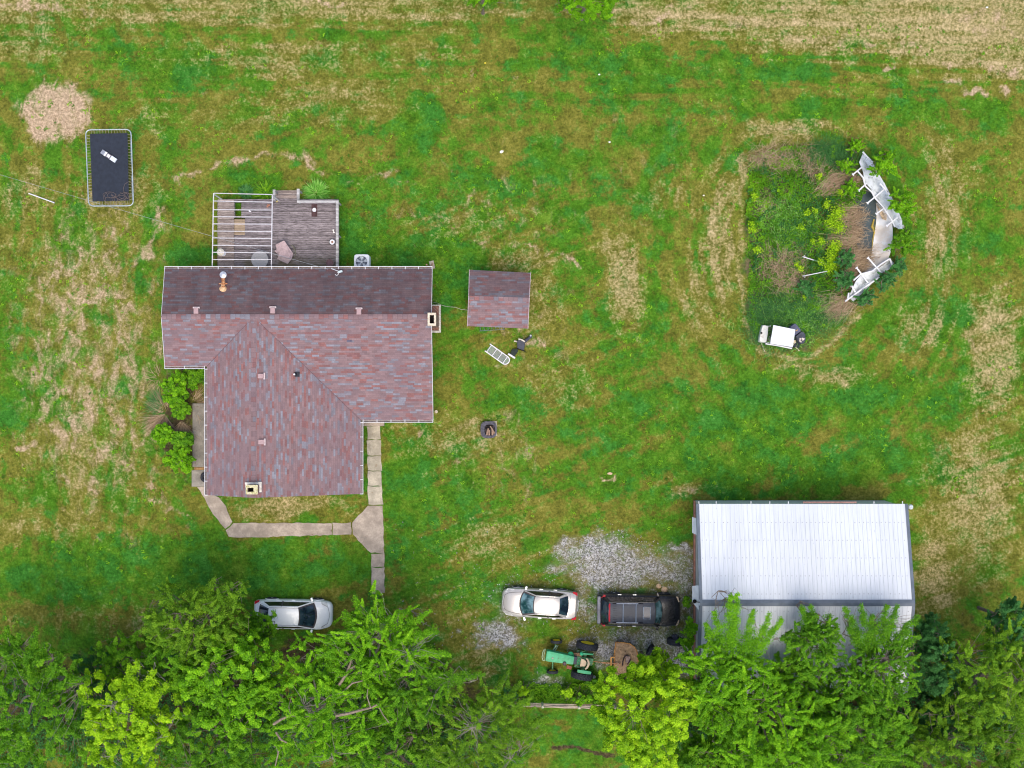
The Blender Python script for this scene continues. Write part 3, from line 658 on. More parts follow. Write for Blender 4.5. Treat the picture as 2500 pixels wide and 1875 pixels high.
# porch step, patio, splash things
def boxpx(m, x0, y0, x1, y1, z0, z1, bev=0.0):
    a = W(x0, y0, z1); b = W(x1, y1, z1)
    m.box(((a.x + b.x) / 2, (a.y + b.y) / 2, (z0 + z1) / 2), (abs(b.x - a.x), abs(a.y - b.y), z1 - z0), 0, 1, bev)
m = MB(); boxpx(m, 876, 1022, 938, 1040, 0, .16); o = m.build('porch_step', M_conc); tag(o, 'low concrete porch step under the white gutter at the house corner', 'step')
m = MB(); boxpx(m, 470, 985, 520, 1140, 0, .14); o = m.build('patio', M_conc_g); tag(o, 'mossy concrete patio strip between the shrubs and the house', None, None, 'structure')
m = MB(); boxpx(m, 468, 1148, 518, 1188, -.02, .075); o = m.build('patio_slab', M_conc_g); tag(o, 'grey concrete slab at the end of the patio', None, None, 'structure')
m = MB(); boxpx(m, 474, 1141, 518, 1147, 0, .10); o = m.build('timber_edging', simple('orange_timber', (.36, .21, .09), .85, .3, 8)); tag(o, 'orange brown timber edging at the foot of the patio', 'edging')
def torus_tire(name, c, R0, r0, lab, cat='tyre', rx=0, rz=0, w=1.0, par=None, rim=None, group=None):
    t_ = thing(name, lab, cat, c, 0, group)
    m = MB(); n, k = 28, 10; vs = []
    rot = Matrix.Rotation(rz, 3, 'Z') @ Matrix.Rotation(rx, 3, 'X')
    for i in range(n):
        a = 2 * PI * i / n
        for j in range(k):
            b = 2 * PI * j / k; rr = R0 - r0 + r0 * math.cos(b)
            z_ = r0 * w * math.sin(b)
            vs.append(Vector(c) + rot @ Vector((rr * math.cos(a), rr * math.sin(a), z_)))
    m.add(vs, [(i * k + j, ((i + 1) % n) * k + j, ((i + 1) % n) * k + (j + 1) % k, i * k + (j + 1) % k) for i in range(n) for j in range(k)])
    m.build('tread', M_rubber, t_, True)
    if rim:
        m = MB(); 
        prof = [(R0 - 2 * r0 + .02, -.06), (R0 - 2 * r0 + .02, .06)]
        vs = []; nn = 20
        for (r_, h_) in ((.02, .02), (R0 - 2 * r0 + .01, .0), (R0 - 2 * r0 + .03, .06)):
            for i in range(nn): vs.append(Vector(c) + rot @ Vector((r_ * math.cos(2 * PI * i / nn), r_ * math.sin(2 * PI * i / nn), h_)))
        m.add(vs, [(a_ * nn + i, a_ * nn + (i + 1) % nn, (a_ + 1) * nn + (i + 1) % nn, (a_ + 1) * nn + i) for a_ in range(2) for i in range(nn)] + [tuple(range(nn))])
        m.build('rim', rim, t_, True)
    return t_
torus_tire('tyre', W(502, 1165, .2) + Vector((0, 0, 0)), .34, .10, 'black tyre lying flat on the patio slab under the eave', w=1.1)
pp = W(1064, 1005, .5); hb = thing('hose_spigot', 'short rusty standpipe beside the east wall of the house', 'pipe', (pp.x, pp.y, 0))
m = MB(); m.tube([(pp.x, pp.y, 0), (pp.x, pp.y, .5)], .035, 8); m.build('pipe', M_rust, hb)
m = MB(); m.lathe((pp.x + .03, pp.y, .5), [(.08, 0), (.10, .04), (.05, .06), (.03, .02)], 12); m.build('pipe_head', M_cream, hb)
pp = W(1052, 651, .4); ds = thing('downspout', 'bent brown downspout at the north east corner of the house', 'downspout', (pp.x, pp.y, 0))
m = MB(); m.tube([(pp.x - .1, pp.y - .12, 3.0), (pp.x - .04, pp.y - .08, .3), (pp.x + .1, pp.y + .25, .12)], .05, 6); m.build('pipe', simple('brown_metal', (.33, .2, .13), .6), ds)
m = MB(); m.box((pp.x + .05, pp.y + .15, .06), (.3, .5, .08), .2); m.build('splash_block', M_conc_l, ds)

# ------------------------------------------------------------------ deck
def wood(name, a, b, dark, along='x', moss=None, seed=0.0):
    t = NT(name); v = t.scale(t.pos, (1.2, 9, 1) if along == 'x' else (9, 1.2, 1), 0, (seed, seed * 2, 0))
    n = t.noise(1.6, 6, .75, v); n2 = t.noise(5, 5, .7, v)
    x, y, z = t.sep(t.pos); rowv = t.math('FLOOR', t.math('DIVIDE', y if along == 'x' else x, .142))
    w = t.white(t.comb(rowv, 2.0 + seed))
    c = t.mix(t.sstep(n, .34, .66), a, b)
    c = t.mix(1.0, c, t.ramp(w, [(0, (.75, .75, .75)), (1, (1.25, 1.25, 1.25))]), 'MULTIPLY')
    c = t.mix(t.sstep(n2, .53, .66, 0, .8), c, dark)
    if moss: c = t.mix(t.math('MULTIPLY', t.sstep(t.noise(.9, 4), .36, .6, 0, .85), t.sstep(y, -1.2, -2.4, 0, 1)), c, moss)
    t.bump(n2, .5, .01)
    return t.done(c, .92, 0, .1)
M_deck = wood('grey_deck_boards', (.125, .105, .105), (.34, .29, .295), (.045, .034, .036), 'x', (.13, .11, .045))
M_deck_l = wood('lighter_deck_boards', (.22, .17, .15), (.40, .33, .29), (.09, .06, .055), 'x', (.20, .16, .08), 3.0)
M_tanb = wood('tan_new_boards', (.36, .26, .17), (.50, .38, .26), (.24, .17, .11), 'x', None, 5.0)
M_rail = wood('silvery_rail_wood', (.30, .29, .28), (.48, .46, .45), (.16, .15, .15), 'x', None, 7.0)
DZ = .70
deck = thing('timber_deck', 'weathered grey timber deck with holes and steps behind the house', 'deck', W(680, 570, 0))
holes = [(574, 495, 589, 535), (590.5, 505.6, 601, 507.8), (590.5, 509, 601, 511), (590.5, 524.5, 606, 528.5), (608, 524.5, 620, 528.5), (575, 560, 586, 562.4), (588, 560, 598, 562.4)]
def boards(m, X0, X1, Y0, Y1, skip=(), split=True):
    """photo pixel rectangle filled with boards running left to right"""
    bw = .142; a = W(X0, Y0, DZ); b = W(X1, Y1, DZ); y = a.y - bw / 2
    hs = [(W(h[0], h[1], DZ), W(h[2], h[3], DZ)) for h in skip]
    while y > b.y:
        segs = [(a.x, b.x)]
        for (p, q) in hs:
            if q.y < y < p.y:
                ns = []
                for (s0, s1) in segs:
                    if q.x <= s0 or p.x >= s1: ns.append((s0, s1)); continue
                    if p.x > s0: ns.append((s0, p.x))
                    if q.x < s1: ns.append((q.x, s1))
                segs = ns
        for (s0, s1) in segs:
            cuts = [s0]
            if split and s1 - s0 > 3:
                cuts.append(s0 + (s1 - s0) * random.uniform(.3, .7))
            cuts.append(s1)
            for c0, c1 in zip(cuts[:-1], cuts[1:]):
                m.box(((c0 + c1) / 2, y + random.uniform(-.003, .003), DZ - .02 + random.uniform(-.006, .006)), (c1 - c0 - .012, bw - .014, .038))
        y -= bw
m = MB(); boards(m, 532.5, 571.3, 487, 658, ()); m.build('deck_boards', M_deck_l, deck, label='lighter west strip of deck boards')
tan = (571.8, 535.2, 598, 571)
m = MB(); boards(m, 571.8, 824, 489, 660, holes + [tan]); m.build('deck_boards', M_deck, deck)
m = MB(); boards(m, tan[0], tan[2], tan[1], tan[3], [holes[5], holes[6]], False); m.build('repair_boards', M_tanb, deck)
m = MB()
a = W(532.5, 487, DZ); b = W(826, 658, DZ)
m.box(((a.x + b.x) / 2, a.y + .0, DZ - .14), (b.x - a.x, .05, .22)); m.box((a.x - .02, (a.y + b.y) / 2, DZ - .14), (.05, a.y - b.y, .22)); m.box((b.x, (a.y + b.y) / 2, DZ - .14), (.05, a.y - b.y, .22))
for k in range(13):
    x = a.x + .3 + (b.x - a.x - .5) * k / 12
    if not (W(574, 0, DZ).x - .05 < x < W(589, 0, DZ).x + .05): m.box((x, (a.y + b.y) / 2, DZ - .15), (.045, a.y - b.y - .1, .2))
for k in range(4):
    for j in range(3): m.box((a.x + .1 + (b.x - a.x - .2) * k / 3, a.y - .1 - (a.y - b.y - .6) * j / 2, .28), (.1, .1, .56))
m.build('joists', M_deck, deck)
def railpart(x0, y0, x1, y1, zt=1.55):
    m = MB(); boxpx(m, x0, y0, x1, y1, zt - .05, zt); a = W(x0, y0, zt); b = W(x1, y1, zt)
    L = max(b.x - a.x, a.y - b.y); k = max(1, int(L / 1.5)); hor = b.x - a.x > a.y - b.y
    for i in range(k + 1):
        f = i / k; cx = a.x + .07 + (b.x - a.x - .14) * (f if hor else .5); cy = a.y - .07 - (a.y - b.y - .14) * (.5 if hor else f)
        m.box((cx, cy, zt / 2 - .03), (.09, .09, zt - .06))
    if hor: m.box(((a.x + b.x) / 2, (a.y + b.y) / 2, 1.12), (b.x - a.x - .1, .04, .1))
    else: m.box(((a.x + b.x) / 2, (a.y + b.y) / 2, 1.12), (.04, a.y - b.y - .1, .1))
    return m.build('railing', M_rail, deck)
railpart(725, 489, 819.5, 495); railpart(820, 489, 826.5, 657); railpart(724.5, 461, 731.3, 488.6, 1.35); railpart(666, 463, 672.3, 489, 1.35)
m = MB(); boxpx(m, 673, 476.7, 724.5, 488, .30, .46); m.build('step', M_deck_l, deck)
m = MB(); boxpx(m, 673, 465, 724.5, 476, .08, .24); m.build('step', M_deck_l, deck)
m = MB(); boxpx(m, 760.5, 498, 774.5, 529, DZ + .003, DZ + .02); o = m.build('mat', simple('dark_brown_stain', (.075, .04, .04), .9, .3, 6)); tag(o, 'dark brown stain shown as a thin sheet on the deck under the white bowl', 'mat')  # thin sheet added in place of a brown stain on the boards
# patio frame
fr = thing('awning_frame', 'bare white metal awning frame with thin bars over the deck', 'awning frame', W(590, 565, 0))
ZF = 2.85
lx = [(521.6, 472), (518.2, 655)]; rx_ = [(665, 475), (662.6, 655)]
def bar(name, a, b, w=.045, par=fr, mat=M_galv, h=.06):
    m = MB(); d = b - a; m.box((a + b) / 2, (d.length, w, h), d.to_track_quat('X', 'Z').to_matrix()); return m.build(name, mat, par)
bar('side_beam', W(*lx[0], ZF), W(*lx[1], ZF), .055); bar('side_beam', W(*rx_[0], ZF), W(*rx_[1], ZF), .055)
for (l, r_) in ((195, 215), (312, 330), (443, 447), (548, 553), (655, 660), (762, 770), (865, 877), (975, 985), (1080, 1090), (1190, 1190), (1297, 1297)):
    yl, yr = 440 + l / 6.144, 440 + r_ / 6.144
    f = (yl - 472) / 183; g2 = (yr - 475) / 180
    a = W(521.6 - 3.4 * f + 1, yl, ZF + .005); b = W(665 - 2.4 * g2 - 1, yr, ZF + .005)
    bar('cross_bar', a, b, .042)
for (px, py) in ((522, 473), (664.5, 476)):
    a = W(px, py, ZF); m = MB(); m.box((a.x, a.y - .03, (ZF - .03) / 2), (.06, .06, ZF - .06)); m.build('post', M_white, fr)
# things on the deck
def onD(px, py, h=0.0): return W(px, py, DZ + h)
p = onD(767.5, 512.5, .05); o = thing('bowl', 'white scoop shaped bowl on the brown stain', 'bowl', p)
m = MB(); m.lathe(p, [(.05, -.01), (.10, .0), (.125, .06), (.11, .06), (.08, .02), (.01, .015)], 18); m.box(p + Vector((0, -.06, .03)), (.19, .1, .05), 0, 1, .02); m.build('bowl_body', M_white, o, True)
p = onD(814.5, 564.5, .03); o = thing('dog_bone', 'white bone shaped dog toy next to the east railing', 'toy', p)
m = MB(); m.box(p, (.05, .16, .035), .25)
for sx in (-1, 1):
    for sy in (-1, 1): m.lathe(p + Matrix.Rotation(.25, 3, 'Z') @ Vector((sx * .03, sy * .09, -.02)), [(.03, 0), (.035, .02), (.02, .04)], 10)
m.build('bone', simple('bone_white', (.85, .82, .76), .6, .05), o, True)
p = onD(812.5, 592, 0); o = thing('planter', 'black planter with a thick white rim beside the east railing', 'planter', p)
m = MB(); m.lathe(p, [(.16, 0), (.19, .2), (.19, .24), (.1, .24)], 20); m.build('pot', M_rubber, o, True)
m = MB(); m.lathe(p + Vector((0, 0, .2)), [(.165, 0), (.165, .07), (.07, .07), (.07, .03)], 20); m.build('rim', M_white, o, True)
m = MB(); m.lathe(p + Vector((0, 0, .2)), [(.075, 0), (.06, .05), (.01, .055)], 12); m.build('soil', simple('reddish_soil', (.42, .2, .12), .9), o, True)
p = onD(807, 643, 0); o = thing('flower_pot', 'large brown clay pot in the deck corner by the gutter', 'pot', p)
m = MB(); m.lathe(p, [(.17, 0), (.235, .33), (.25, .34), (.25, .40), (.215, .40), (.205, .33)], 24); m.build('pot', simple('brown_clay', (.20, .13, .125), .8, .2), o, True)
m = MB(); m.lathe(p, [(.21, .34), (.10, .355), (.01, .36)], 20); m.build('soil', simple('pot_soil', (.17, .10, .105), .9, .2), o, True)
p = onD(546, 619, .0); o = thing('patio_lamp', 'cream dome shaped lid on a stand under the awning frame', 'lamp', p)
m = MB(); m.tube([p, p + Vector((0, 0, .9))], .03, 8); m.lathe(p, [(.16, 0), (.16, .05), (.03, .07)], 16); m.build('stand', M_white, o)
m = MB(); m.lathe(p + Vector((0, 0, .86)), [(.235, 0), (.22, .04), (.12, .10), (.10, .13), (.01, .14)], 24); m.build('shade', simple('cream_plastic', (.80, .74, .62), .5, .08), o, True)
m = MB(); m.box(p + Vector((-.03, 0, 1.01)), (.10, .035, .03)); m.build('latch', M_black, o)
p = W(645, 639, 0); p = Vector((p.x, p.y, DZ)); o = thing('glass_table', 'round grey glass patio table half under the awning frame', 'table', p)
tg = NT('grey_glass'); tg.put(tg.b.inputs['Alpha'], .9); M_tg = tg.done((.36, .35, .35), .12, 0, .6)
m = MB(); m.lathe(p, [(.02, .70), (.54, .70), (.545, .71), (.54, .72), (.02, .72)], 40); m.build('tabletop', M_tg, o, True)
m = MB(); m.tube([p + Vector((.52 * math.cos(a), .52 * math.sin(a), .69)) for a in np.linspace(0, 2 * PI, 33)[:-1]], .015, 6, True, True); m.build('table_rim', simple('grey_frame', (.38, .37, .36), .5), o)
for k in range(4):
    a = PI / 4 + k * PI / 2; m = MB(); m.tube([p + Vector((.35 * math.cos(a), .35 * math.sin(a), .69)), p + Vector((.42 * math.cos(a), .42 * math.sin(a), 0))], .018, 6); m.build('leg', simple('grey_leg', (.3, .3, .3), .5) if 'grey_leg' not in bpy.data.materials else bpy.data.materials['grey_leg'], o)
m = MB(); m.lathe(p + Vector((0, 0, .715)), [(.025, 0), (.025, .02), (.01, .02)], 10); m.build('umbrella_hole', M_black, o)
# folded pinkish sheets
def z4(x, y, h): return W(500 + x / 6.144, 440 + y / 6.144, DZ + h)
ob = thing('broken_chair', 'faded pink folded panels of a collapsed patio chair on the deck', 'chair', W(692, 616, DZ))
Mpk = simple('faded_pink_panel', (.50, .37, .375), .7, .28, 3.5, dirt=(.26, .19, .2)); Mpk2 = simple('pale_pink_panel', (.60, .47, .48), .6, .12, 3)
m = MB(); m.slab([z4(1190, 905, .62), z4(1325, 1098, .35), z4(1300, 1180, .45), z4(1105, 1130, .50)], .035); m.build('back_panel', Mpk, ob)
m = MB(); m.slab([z4(1190, 903, .62), z4(1185, 990, .52), z4(1105, 1118, .40), z4(1045, 1060, .35), z4(1078, 1035, .42), z4(1060, 968, .55)], .03); m.build('side_panel', Mpk, ob)
m = MB(); m.slab([z4(1103, 1132, .505), z4(1300, 1184, .44), z4(1243, 1256, .12), z4(1085, 1182, .20)], .035); m.build('seat_panel', Mpk2, ob)
m = MB(); m.tube([z4(1300 + 60 * math.cos(a), 1080 + 105 * math.sin(a), .1) for a in np.linspace(-1.6, 1.5, 12)], .022, 6); m.tube([z4(1320 + 20 * math.cos(a), 1050 + 60 * math.sin(a), .2) for a in np.linspace(-2, 2, 10)], .018, 6); m.build('loop_frame', simple('greenish_metal', (.20, .19, .13), .6), ob)
p = onD(654, 502.5, .05); m = MB(); m.box(p, (.20, .11, .09), 1.15, 1, .01); m.box(p + Vector((.09, .04, -.01)), (.08, .12, .07), 1.9); o = m.build('brick', simple('loose_brick', (.38, .17, .11), .85, .3, 9)); tag(o, 'broken red brick on the deck under the awning frame', 'brick')
p = onD(609, 515, .02); m = MB()
for k in range(6): m.box(p + Vector((random.uniform(-.09, .09), random.uniform(-.07, .07), random.uniform(0, .03))), (.07, .05, .025), random.uniform(0, 3))
o = m.build('paper_scrap', M_white); tag(o, 'scraps of white paper on the deck between awning bars', 'litter')
p = onD(676, 491.5, .03); m = MB(); m.box(p, (.12, .10, .05), .4, 1, .015); o = m.build('sponge', simple('yellow_sponge', (.55, .45, .18), .8)); tag(o, 'small yellow block at the top of the deck steps', 'block')

# air conditioner
a = W(864, 620.5, .85); b = W(902, 657, .85); cx, cy = (a.x + b.x) / 2, (a.y + b.y) / 2 - .02
ac = thing('air_conditioner', 'square white outdoor air conditioner with round fan grille', 'air conditioner', (cx, cy, 0))
sz = b.x - a.x; f = W(882.7, 639, .85)
m = MB(); n = 40; ring = []; sq = []
for i in range(n):
    t_ = 2 * PI * (i + .5) / n; c_, s_ = math.cos(t_), math.sin(t_)
    k = sz / 2 / ((abs(c_) ** 7 + abs(s_) ** 7) ** (1 / 7)); sq.append((cx + k * c_, cy + k * s_)); ring.append((f.x + .375 * c_, f.y + .375 * s_))
vs = [(x, y, .02) for x, y in sq] + [(x, y, .80) for x, y in sq] + [(cx + (x - cx) * .96, cy + (y - cy) * .96, .85) for x, y in sq] + [(x, y, .855) for x, y in ring] + [(x, y, .70) for x, y in ring]
m.add(vs, [(r_ * n + i, r_ * n + (i + 1) % n, (r_ + 1) * n + (i + 1) % n, (r_ + 1) * n + i) for r_ in range(4) for i in range(n)]); m.build('casing', simple('ac_white', (.84, .85, .88), .4, .06), ac, True)
m = MB(); m.lathe((f.x, f.y, .70), [(.376, 0), (.01, .004)], 30); m.build('fan_well', simple('ac_dark', (.12, .14, .19), .6), ac)
m = MB()
for k in range(5):
    a0 = k * 2 * PI / 5 + .3
    m.add([(f.x + .07 * math.cos(a0), f.y + .07 * math.sin(a0), .76), (f.x + .35 * math.cos(a0 - .33), f.y + .35 * math.sin(a0 - .33), .73), (f.x + .36 * math.cos(a0), f.y + .36 * math.sin(a0), .76), (f.x + .35 * math.cos(a0 + .33), f.y + .35 * math.sin(a0 + .33), .79)], [(0, 1, 2, 3)])
m.build('fan_blades', simple('ac_blade', (.72, .76, .80), .35), ac)
m = MB()
for rr in (.09, .22, .37): m.tube([(f.x + rr * math.cos(a), f.y + rr * math.sin(a), .862) for a in np.linspace(0, 2 * PI, 29)[:-1]], .006, 4, True, True)
for k in range(12): a0 = k * PI / 6; m.tube([(f.x + .07 * math.cos(a0), f.y + .07 * math.sin(a0), .866), (f.x + .38 * math.cos(a0), f.y + .38 * math.sin(a0), .860)], .005, 4)
m.lathe((f.x, f.y, .86), [(.075, 0), (.07, .02), (.01, .025)], 14); m.build('fan_guard', simple('ac_guard', (.66, .68, .70), .4), ac)

# ------------------------------------------------------------------ shed
sh = thing('garden_shed', 'small square shed with red and blue grey shingle roof', 'shed', W(1218, 730, 0))
c_ = [W(1146, 658.6, 2.3), W(1295.5, 666, 2.3), W(1292.3, 727, 2.85), W(1144.3, 722, 2.85), W(1289, 802, 2.3), W(1141, 796, 2.3)]
m = MB(); m.slab([c_[0], c_[1], c_[2], c_[3]], .1); rs = m.build('roof', M_sh_shedn, sh, label='darker north slope')
m = MB(); m.slab([c_[3], c_[2], c_[4], c_[5]], .1); rs2 = m.build('roof', M_sh_shed, sh, label='redder south slope')
m = MB(); d = (c_[3] - c_[5]).normalized()
m.slab([c_[3] + Vector((0, 0, .02)), c_[2] + Vector((0, 0, .02)), c_[2] - d * .26 + Vector((0, 0, .02)), c_[3] - d * .26 + Vector((0, 0, .02))], .02); m.build('ridge_cap', M_sh_cap, rs2)
m = MB(); q = [c_[0].lerp(c_[4], .06), c_[1].lerp(c_[5], .06), c_[4].lerp(c_[0], .06), c_[5].lerp(c_[1], .06)]
m.prism([(p.x, p.y) for p in q], 0, 2.14); m.build('wall', M_shedwall, sh)
for e_ in ((c_[0], c_[3]), (c_[3], c_[5]), (c_[1], c_[2]), (c_[2], c_[4])):
    bar('rake_board', e_[0] + Vector((0, 0, -.03)), e_[1] + Vector((0, 0, -.03)), .035, sh, simple('rake_mauve', (.46, .36, .38), .7) if 'rake_mauve' not in bpy.data.materials else bpy.data.materials['rake_mauve'], .1)
rk = thing('wire_rack', 'grey wire rack lying against the lower side of the shed', 'rack', W(1195, 804, 0))
m = MB()
for k in range(7): m.tube([W(1172 + k * 9.5, 797, .5), W(1173 + k * 9.5, 808.5 - k * .6, .12)], .014, 4)
m.tube([W(1170, 808, .13), W(1232, 804, .13)], .014, 4); m.build('wires', simple('grey_wire', (.20, .25, .28), .5), rk)

# window frame lying on the grass
def pA(x, y, z=.08): return W(1120 + x / 5.925, 640 + y / 5.925, z)
wf = thing('window_frame', 'white arched window frame lying in the grass below the shed', 'window', W(1213, 862, 0))
A, B = pA(465, 1193), pA(392, 1292); ax = (pA(665, 1335) - A).normalized(); wd = (B - A); mid0 = (A + B) / 2
L = 1.32
side1 = [A - ax * .08, A + ax * L]; side2 = [B - ax * .08, B + ax * L]; cen = (A + B) / 2 + ax * L; hw = wd.length / 2; pv = wd.normalized()
arc = [cen - pv * hw * math.cos(t_) + ax * hw * math.sin(t_) for t_ in np.linspace(0, PI, 13)]
m = MB(); m.tube([side1[0]] + arc + [side2[0]], .038, 6); m.build('frame', M_white, wf)
for k in range(4):
    m = MB(); q0 = A + ax * (.06 + k * L / 3.15); m.tube([q0, q0 + wd], .026 if k else .02, 6); m.build('glazing_bar', M_white, wf)
tg = NT('dusty_glass'); tg.put(tg.b.inputs['Alpha'], .38); M_dg = tg.done((.36, .42, .45), .15, 0, .5)
m = MB(); m.add([v - Vector((0, 0, .01)) for v in [A] + arc[0:] + [B]], [tuple(range(len(arc) + 2))]); m.build('pane', M_dg, wf)
# broken office chair
oc = thing('office_chair', 'broken black office chair lying on its side by the window frame', 'chair', W(1272, 845, 0))
Mdk = simple('charcoal_vinyl', (.05, .055, .075), .55, .25)
m = MB(); m.prism([tuple(pA(x, y, .3)[:2]) for x, y in ((868, 1120), (952, 1148), (960, 1180), (945, 1275), (905, 1268), (845, 1245), (842, 1140))], .12, .40, .93); m.build('seat', Mdk, oc)
m = MB(); m.tube([pA(950, 1150, .25), pA(1000, 1110, .28), pA(1050, 1070, .2)], [.11, .10, .09], 8); m.build('arm', Mdk, oc, True)
m = MB(); m.prism([tuple(pA(x, y, .2)[:2]) for x, y in ((770, 1255), (850, 1250), (860, 1290), (800, 1370), (745, 1320))], .04, .22, .95); m.build('backrest', simple('black_mesh', (.02, .03, .025), .8), oc)
m = MB(); m.tube([pA(715, 1325, .2), pA(815, 1388, .2)], .065, 8); m.build('edge_foam', M_white, oc)
m = MB(); m.tube([pA(865, 1112, .42), pA(905, 1118, .44), pA(955, 1150, .40)], .045, 6); m.tube([pA(800, 1140, .1), pA(850, 1150, .12)], .05, 6); m.build('torn_foam', simple('foam', (.66, .60, .50), .9), oc)
m = MB(); m.tube([pA(900, 1268, .15), pA(965, 1293, .05)], .03, 6); m.tube([pA(840, 1250, .15), pA(905, 1270, .2)], .03, 6); m.build('base', M_black, oc)
m = MB(); m.lathe(pA(1040, 1062, .28), [(.06, 0), (.06, .04), (.02, .05)], 10); m.build('caster', simple('grey_caster', (.4, .42, .44), .5), oc)
# fire pit
def pB(x, y, z=.0): return W(1120 + x / 5.183, 780 + y / 5.183, z)
fp = thing('fire_pit', 'dark square fire ring with charred logs on the lawn', 'fire pit', W(1193, 1049, 0))
m = MB(); m.prism(rough_poly([tuple(pB(x, y)[:2]) for x, y in ((330, 1288), (482, 1286), (484, 1470), (340, 1480))], .2, .01), -.02, .06); m.build('base_slab', M_conc_l, fp)
m = MB(); cen = pB(378, 1395, .28); n = 32; vs = []
for (hx, hz, rr) in ((0, .05, 1.0), (0, .28, 1.0), (0, .30, .90), (0, .29, .66), (0, .08, .60)):
    for i in range(n):
        a = 2 * PI * i / n; c0, s0 = math.cos(a), math.sin(a); k = .53 / ((abs(c0) ** 3.2 + abs(s0) ** 3.2) ** (1 / 3.2)) * rr
        ox = .07 if rr < .8 else 0
        vs.append((cen.x + ox + k * c0 * .98, cen.y + k * s0 * 1.03 - (.02 if rr < .8 else 0), hz))
m.add(vs, [(r_ * n + i, r_ * n + (i + 1) % n, (r_ + 1) * n + (i + 1) % n, (r_ + 1) * n + i) for r_ in range(4) for i in range(n)]); m.build('ring', simple('sooty_iron', (.085, .08, .095), .8, .35, 7), fp, True)
m = MB(); m.lathe((cen.x + .05, cen.y, .075), [(.36, 0), (.01, .02)], 20); m.build('ash', simple('ash', (.05, .042, .042), .95, .5, 12), fp)
Mlog = simple('split_log', (.34, .22, .15), .9, .3, 10)
for (x0, y0, x1, y1, r_) in ((350, 1480, 375, 1380, .07), (385, 1490, 385, 1400, .06), (430, 1495, 425, 1400, .075), (455, 1440, 400, 1350, .05)):
    m = MB(); m.tube([pB(x0, y0, .22), pB(x1, y1, .20)], [r_, r_ * .85], 7); m.build('log', Mlog, fp)
m = MB()
for k in range(16): m.box((cen.x + random.uniform(-.15, .2), cen.y + random.uniform(0, .3), .16 + random.uniform(0, .05)), (.12, .08, .06), random.uniform(0, 3))
m.build('charcoal', M_black, fp)

# ------------------------------------------------------------------ trampoline
TZ = .92
def pT(x, y, z=TZ): return W(180 + x / 7.211, 290 + y / 7.211, z)
tr = thing('trampoline', 'rectangular trampoline with galvanised frame and black mat', 'trampoline', W(267, 410, 0))
cor = [pT(208, 194), pT(1008, 186), pT(1052, 1530), pT(262, 1536)]
def roundrect(c, rad):
    out = []
    for i in range(4):
        p, a, b = c[i], c[i - 1], c[(i + 1) % 4]; da = (a - p).normalized(); db = (b - p).normalized()
        s_, e_ = p + da * rad, p + db * rad
        for t_ in np.linspace(0, 1, 6): out.append((1 - t_) ** 2 * s_ + 2 * t_ * (1 - t_) * p + t_ * t_ * e_)
    return out
m = MB(); m.tube(roundrect(cor, .36), .036, 8, True, True); m.build('frame', simple('galvanised', (.40, .46, .49), .4, .15, 5, metal=.3), tr, True)
mc = [pT(285, 265, TZ - .03), pT(946, 250, TZ - .03), pT(972, 1440, TZ - .03), pT(330, 1456, TZ - .03)]
m = MB()
def matf(u, v):
    p = mc[0].lerp(mc[1], u).lerp(mc[3].lerp(mc[2], u), v)
    p.z -= .05 * math.sin(PI * u) * math.sin(PI * v); return p
m.grid(matf, 10, 16); m.build('mat', simple('trampoline_mat', (.020, .026, .040), .75, .15, 5), tr, True)
Msp = simple('spring_metal', (.30, .28, .18), .5, .2)
spring = None
def spr(a, b):
    m = MB(); d = b - a; pts = [a.lerp(b, t_) for t_ in (0, .2, .5, .8, 1)]
    m.tube(pts, [.006, .014, .014, .014, .006], 5); m.build('spring', Msp, tr)
def edge_pt(lst, t_): return lst[0].lerp(lst[1], t_)
for k in range(13):
    t_ = (k + .5) / 13
    spr(mc[0].lerp(mc[1], t_), cor[0].lerp(cor[1], .09 + .82 * t_)); spr(mc[3].lerp(mc[2], t_), cor[3].lerp(cor[2], .09 + .82 * t_))
for k in range(23):
    t_ = (k + .5) / 23
    spr(mc[0].lerp(mc[3], t_), cor[0].lerp(cor[3], .055 + .89 * t_)); spr(mc[1].lerp(mc[2], t_), cor[1].lerp(cor[2], .055 + .89 * t_))
for (i, j) in ((0, 3), (1, 2)):
    for f0, f1 in ((.10, .42), (.58, .9)):
        a = cor[i].lerp(cor[j], f0); b = cor[i].lerp(cor[j], f1)
        cc_ = Vector((tr.location.x, a.y, 0)); sg_ = 1 if cc_.x > a.x else -1; m = MB(); m.tube([a, Vector((a.x + sg_ * .32, a.y, .04)), Vector((b.x + sg_ * .32, b.y, .04)), b], .028, 6); m.build('leg', bpy.data.materials['galvanised'], tr)
pb = thing('metal_case', 'silver and white slatted metal case lying on the trampoline mat', 'case', pT(618, 655, TZ - .03))
a0, a1 = pT(495, 575, TZ), pT(747, 745, TZ); dd = (a1 - a0); rz = math.atan2(dd.y, dd.x); L = dd.length
def seg(name, f0, f1, w, mat, h=.10, dz=0): 
    m = MB(); c0 = a0 + dd * ((f0 + f1) / 2); m.box((c0.x, c0.y, TZ - .02 + h / 2 + dz), (L * (f1 - f0), w, h), rz, 1, .008); m.build(name, mat, pb)
seg('end_grille', 0, .22, .28, simple('case_grey', (.26, .28, .33), .5, .2), .10); seg('label_panel', .222, .34, .28, M_white, .104); seg('window_surround', .342, .64, .29, simple('case_charcoal', (.13, .12, .14), .6), .11)
seg('window_insert', .40, .585, .19, M_white, .01, .11); seg('lid', .642, 1.0, .28, simple('case_pale', (.60, .64, .70), .4, .1, 9), .105)
cb = thing('cable_tangle', 'tangled brown cable on the corner of the trampoline', 'cable', pT(760, 1400, TZ)); m = MB()
